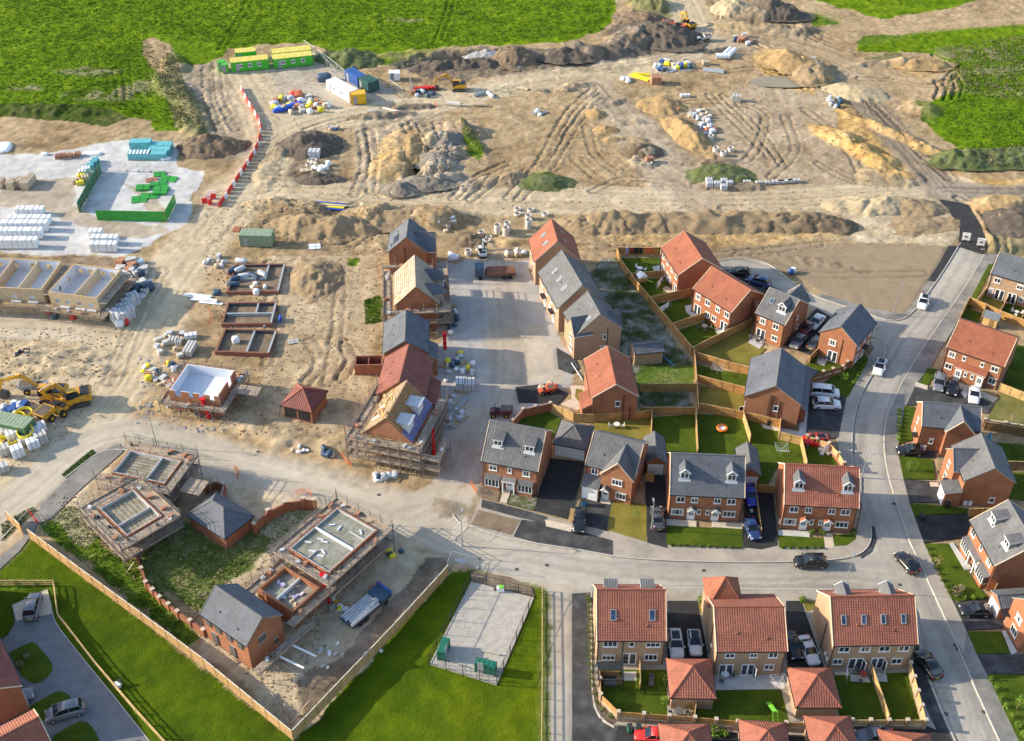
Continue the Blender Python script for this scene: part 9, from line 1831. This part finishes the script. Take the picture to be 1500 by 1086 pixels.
for u, v, rx, rz, lb, m in [(1401,871,.8,1.0, 'silvery round shrub at the corner of the dormered house lawn', 'dry_leaf'),(1408,864,.5,.7, 'small pale shrub beside the silvery round one', 'dry_leaf'),(1395,862,.5,.6, 'small green shrub beside the silvery round one', 'shrub_leaf'),(1495,640,1.6,2.6, 'big leafy shrub at the right edge', 'shrub_leaf'),(1490,665,1.3,1.8, 'lower leafy shrub at the right edge', 'shrub_leaf'),(862,880,.5,.8, 'shrub at the top of the planted strip', 'shrub_leaf'),(1175,881,.5,.8, 'yellow-green shrub behind the black drive', 'weed_leaf'),(1027,882,.6,1.0, 'yellow-green shrub beside the hipped tower', 'weed_leaf'),(975,1000,.5,1.0, 'climbing shrub on the fence of the pergola garden', 'shrub_leaf'),(973,1030,.6,1.0, 'round shrub beside the buff garage', 'weed_leaf'),(950,1052,.5,.8, 'shrub along the garden wall below the lawn', 'shrub_leaf'),(1046,1075,.9,.8, 'low bush outside the wall, left of two', 'weed_leaf'),(1060,1076,.6,.6, 'low yellow bush outside the wall, right of two', 'weed_leaf'),(1009,1037,.5,1.3, 'tall plant beside the buff garage', 'shrub_leaf'),(29,975,.5,.5, 'pale flowering tuft on the rounded dark lawn', 'dry_leaf'),(40,963,.5,.5, 'second pale tuft on the rounded dark lawn', 'dry_leaf'),(1204,783,.6,.7, 'flowering shrub left of the two white doors', 'shrub_leaf'),(1189,782,.5,.6, 'dark shrub between the windows of the red-roofed pair', 'shrub_leaf'),(1250,781,.6,.6, 'shrub at the right corner of the red-roofed pair', 'shrub_leaf'),(1236,556,.8,1.2, 'leafy shrub outside the corner garden wall', 'weed_leaf'),(930,1068,.5,.9, 'x', 'shrub_leaf')][:-1]: bush(u, v, rx, rz, lb, m)
def sapling(u, v, h, label, m='weed_leaf'):
 p = at(u, v); t = thing('sapling', label, 'tree', (p.x, p.y, .1)); MB().tube((0,0,0),(0,0, h*.8),.04, 'post_wood', 6,.015).link('trunk', t); MB().tube((.25,0,0),(.25,0,1.1),.03, 'fence_wood_dark', 5).link('stake', t)
 for k in range(5): MB().tube((0,0, h*(.35+.09*k)),(math.cos(k*2.4)*.4, math.sin(k*2.4)*.4, h*(.55+.09*k)),.015, 'post_wood', 4,.005).link('branch', t)
 link('crown', leafmesh(90,.55,.55, h*.65,.17, m, int(u), False), t, (0,0, h*.35))
sapling(932,763,2.6, 'young sapling on the olive front lawn'); sapling(1330,690,2.0, 'thin sapling on the front lawn below the dark car'); sapling(1372,830,2.0, 'bare young sapling on the dormered house lawn', 'dry_leaf'); sapling(1488,1040,3.0, 'leafy sapling in the lower right corner'); sapling(1480,620,2.0, 'young tree on the parched lawn', 'dry_leaf'); sapling(1341,768-78,1.6, 'second thin sapling beside the footway')
def hedge(px, w_, h, label, m='weed_leaf', dens=90):
 q = pts(px); t = thing('hedge', label, 'hedge', (q[0].x, q[0].y, .1)); o = q[0]
 for a, b in zip(q[:-1], q[1:]):
  d = b-a; n = max(1, int(d.length/1.0))
  for i in range(n): c = a+d*((i+.5)/n)-o; link('hedge_plant', shared(('hg', w_, h, m, i % 3), lambda: leafmesh(dens, w_, w_, h, .16, m, i % 3+7)), t, (c.x, c.y, 0),(0,0, random.uniform(0,6)))
hedge([(1446,990),(1462,1018),(1485,1058),(1502,1086)],.4,.8, 'yellow-green hedge along the lower right lawn'); hedge([(1406,879),(1444,876)],.35,.6, 'low hedge above the black hatchback'); hedge([(1317,600),(1316,648)],.35,.6, 'yellow-green hedge beside the right footway'); hedge([(979,800),(1086,804)],.25,.35, 'low clipped hedge edging the green front lawn', 'shrub_leaf'); hedge([(1141,804),(1208,804)],.25,.35, 'low clipped hedge edging the left small lawn', 'shrub_leaf')
hedge([(863,885),(866,1000),(876,1036),(900,1056)],.4,.6, 'scruffy hedge outside the curved garden wall', 'shrub_leaf', 60); hedge([(1357,800),(1372,838),(1392,874)],.3,.45, 'thin hedge along the edge of the dormered house lawn', 'shrub_leaf', 50); hedge([(1232,582),(1252,560),(1270,532)],.3,.5, 'thin hedge along the curved footway', 'weed_leaf', 50); hedge([(3,853),(76,855)],.4,.5, 'low green hedge along the rail fence at the left edge')
def scatter(name, polys, n, size, m, seed, kind='blade', label=''):
 r_ = np.random.RandomState(seed); V, Fc = [],[]
 for px, share in polys:
  q = [(p.x, p.y) for p in pts(px)]; x0, x1 = min(a for a, _ in q), max(a for a, _ in q); y0, y1 = min(b for _, b in q), max(b for _, b in q); k = int(n*share)
  X_ = r_.uniform(x0, x1, k*3); Y_ = r_.uniform(y0, y1, k*3); ok = inpoly(X_, Y_, q); X_, Y_ = X_[ok][:k], Y_[ok][:k]
  for x, y in zip(X_, Y_):
   z = height_at(x, y); s = size*r_.uniform(.5,1.5); a = r_.uniform(0,6.28); i = len(V)
   if kind == 'blade':
    c, d = math.cos(a)*s*.5, math.sin(a)*s*.5; lx, ly = r_.uniform(-.4,.4,2)*s; V += [(x-c, y-d, z-.05),(x+c, y+d, z-.05),(x+lx, y+ly, z+s),(x+d, y-c, z-.05),(x-d, y+c, z-.05),(x-lx, y+ly, z+s*.8)]; Fc += [(i, i+1, i+2),(i+3, i+4, i+5)]
   else:
    P8 = [(-1,-1,-.6),(1,-1,-.6),(1,1,-.6),(-1,1,-.6),(-.6,-.7,.6),(.7,-.5,.5),(.5,.7,.7),(-.7,.5,.5)]; ca, sa = math.cos(a), math.sin(a); k_ = r_.uniform(.7,1.3,3)*s
    V += [(x+(ca*u*k_[0]-sa*v*k_[1]), y+(sa*u*k_[0]+ca*v*k_[1]), z+w*k_[2]*.7) for u, v, w in P8]; Fc += [tuple(i+j for j in f) for f in ((4,5,6,7),(0,1,5,4),(1,2,6,5),(2,3,7,6),(3,0,4,7))]
 me = bpy.data.meshes.new(name); me.from_pydata(V, [], Fc); me.materials.append(M[m]); o = stuff(link(name, me)); tag(o, label, name.replace('_', ' ')); return o
scatter('rough_grass', [([(55,772),(92,738),(120,745),(165,812),(205,818),(290,935),(272,946)],.35),([(205,815),(268,765),(320,800),(380,765),(430,742),(468,745),(400,800),(330,860),(295,900),(240,860)],.25),([(90,695),(135,658),(140,664),(95,700)],.06),([(0,768),(48,742),(54,748),(6,792)],.05),([(533,440),(556,432),(558,472),(535,476)],.08),([(880,378),(915,380),(1010,530),(935,605),(900,505)],.12),([(672,178),(706,225),(684,230)],.05)],26000,.13, 'weed_leaf', 5, label='rank green grass and weeds on the rough plots')
scatter('field_grass', [([(0,0),(900,0),(880,45),(640,75),(455,60),(330,68),(215,50),(240,110),(285,195),(262,190),(190,170),(0,150)],.8),([(1400,80),(1500,60),(1500,225),(1425,225),(1370,180)],.2)],16000,.3, 'weed_leaf', 6, label='long meadow grass of the fields')
scatter('dry_tufts', [([(1380,70),(1500,50),(1500,150),(1420,140)],.4),([(1420,225),(1500,212),(1500,250),(1430,248)],.2),([(240,66),(262,98),(300,195),(262,190),(235,130)],.4)],2500,.35, 'dry_leaf', 7, label='dry pale tufts and bank growth at the field edges')
scatter('loose_stones', [([(300,300),(560,300),(560,640),(300,640)],.2),([(380,100),(1350,100),(1350,360),(380,360)],.5),([(0,480),(200,480),(100,640),(0,700)],.06),([(60,720),(560,780),(430,1040),(250,900)],.12),([(850,300),(1240,300),(1240,370),(850,370)],.06)],14000,.13, 'heap_tan', 8, 'stone', 'loose stones and clods on the bare ground')
scatter('rubble', [([(1175,85),(1225,110),(1235,125),(1205,110)],.3),([(640,200),(670,200),(680,280),(620,285)],.2),([(1010,160),(1040,160),(1050,200),(1020,190)],.2),([(340,540),(200,520),(200,620),(330,640)],.2)],2200,.16, 'heap_grey', 9, 'stone', 'pale broken stone lying about the site')
finish_terrain()
ORDW = ['leftmost', 'second', 'third', 'fourth', 'fifth', 'sixth', 'seventh', 'eighth', 'ninth', 'tenth', 'eleventh', 'twelfth']
grp = {}
for o in COL.objects:
 if o.parent is None and 'group' in o and 'label' in o: grp.setdefault((o['group'], o['label']),[]).append(o)
def across(o):
 zc = o.location.y*math.cos(PITCH)+CAM_H*math.sin(PITCH); return o.location.x/zc
for (g_, l_), os_ in grp.items():
 n = len(os_)
 if n < 2 or n > 12: continue
 for k, o in enumerate(sorted(os_, key=across)):
  sfx = 'leftmost' if k == 0 else 'rightmost' if k == n-1 else 'middle one' if n == 3 else ORDW[k]+' from left'
  if len((l_+' '+sfx).split()) <= 16: o['label'] = l_+', '+sfx
for o in COL.objects:
 if 'label' in o and len(o['label'].split()) > 16: o['label'] = ' '.join(o['label'].split()[:16])
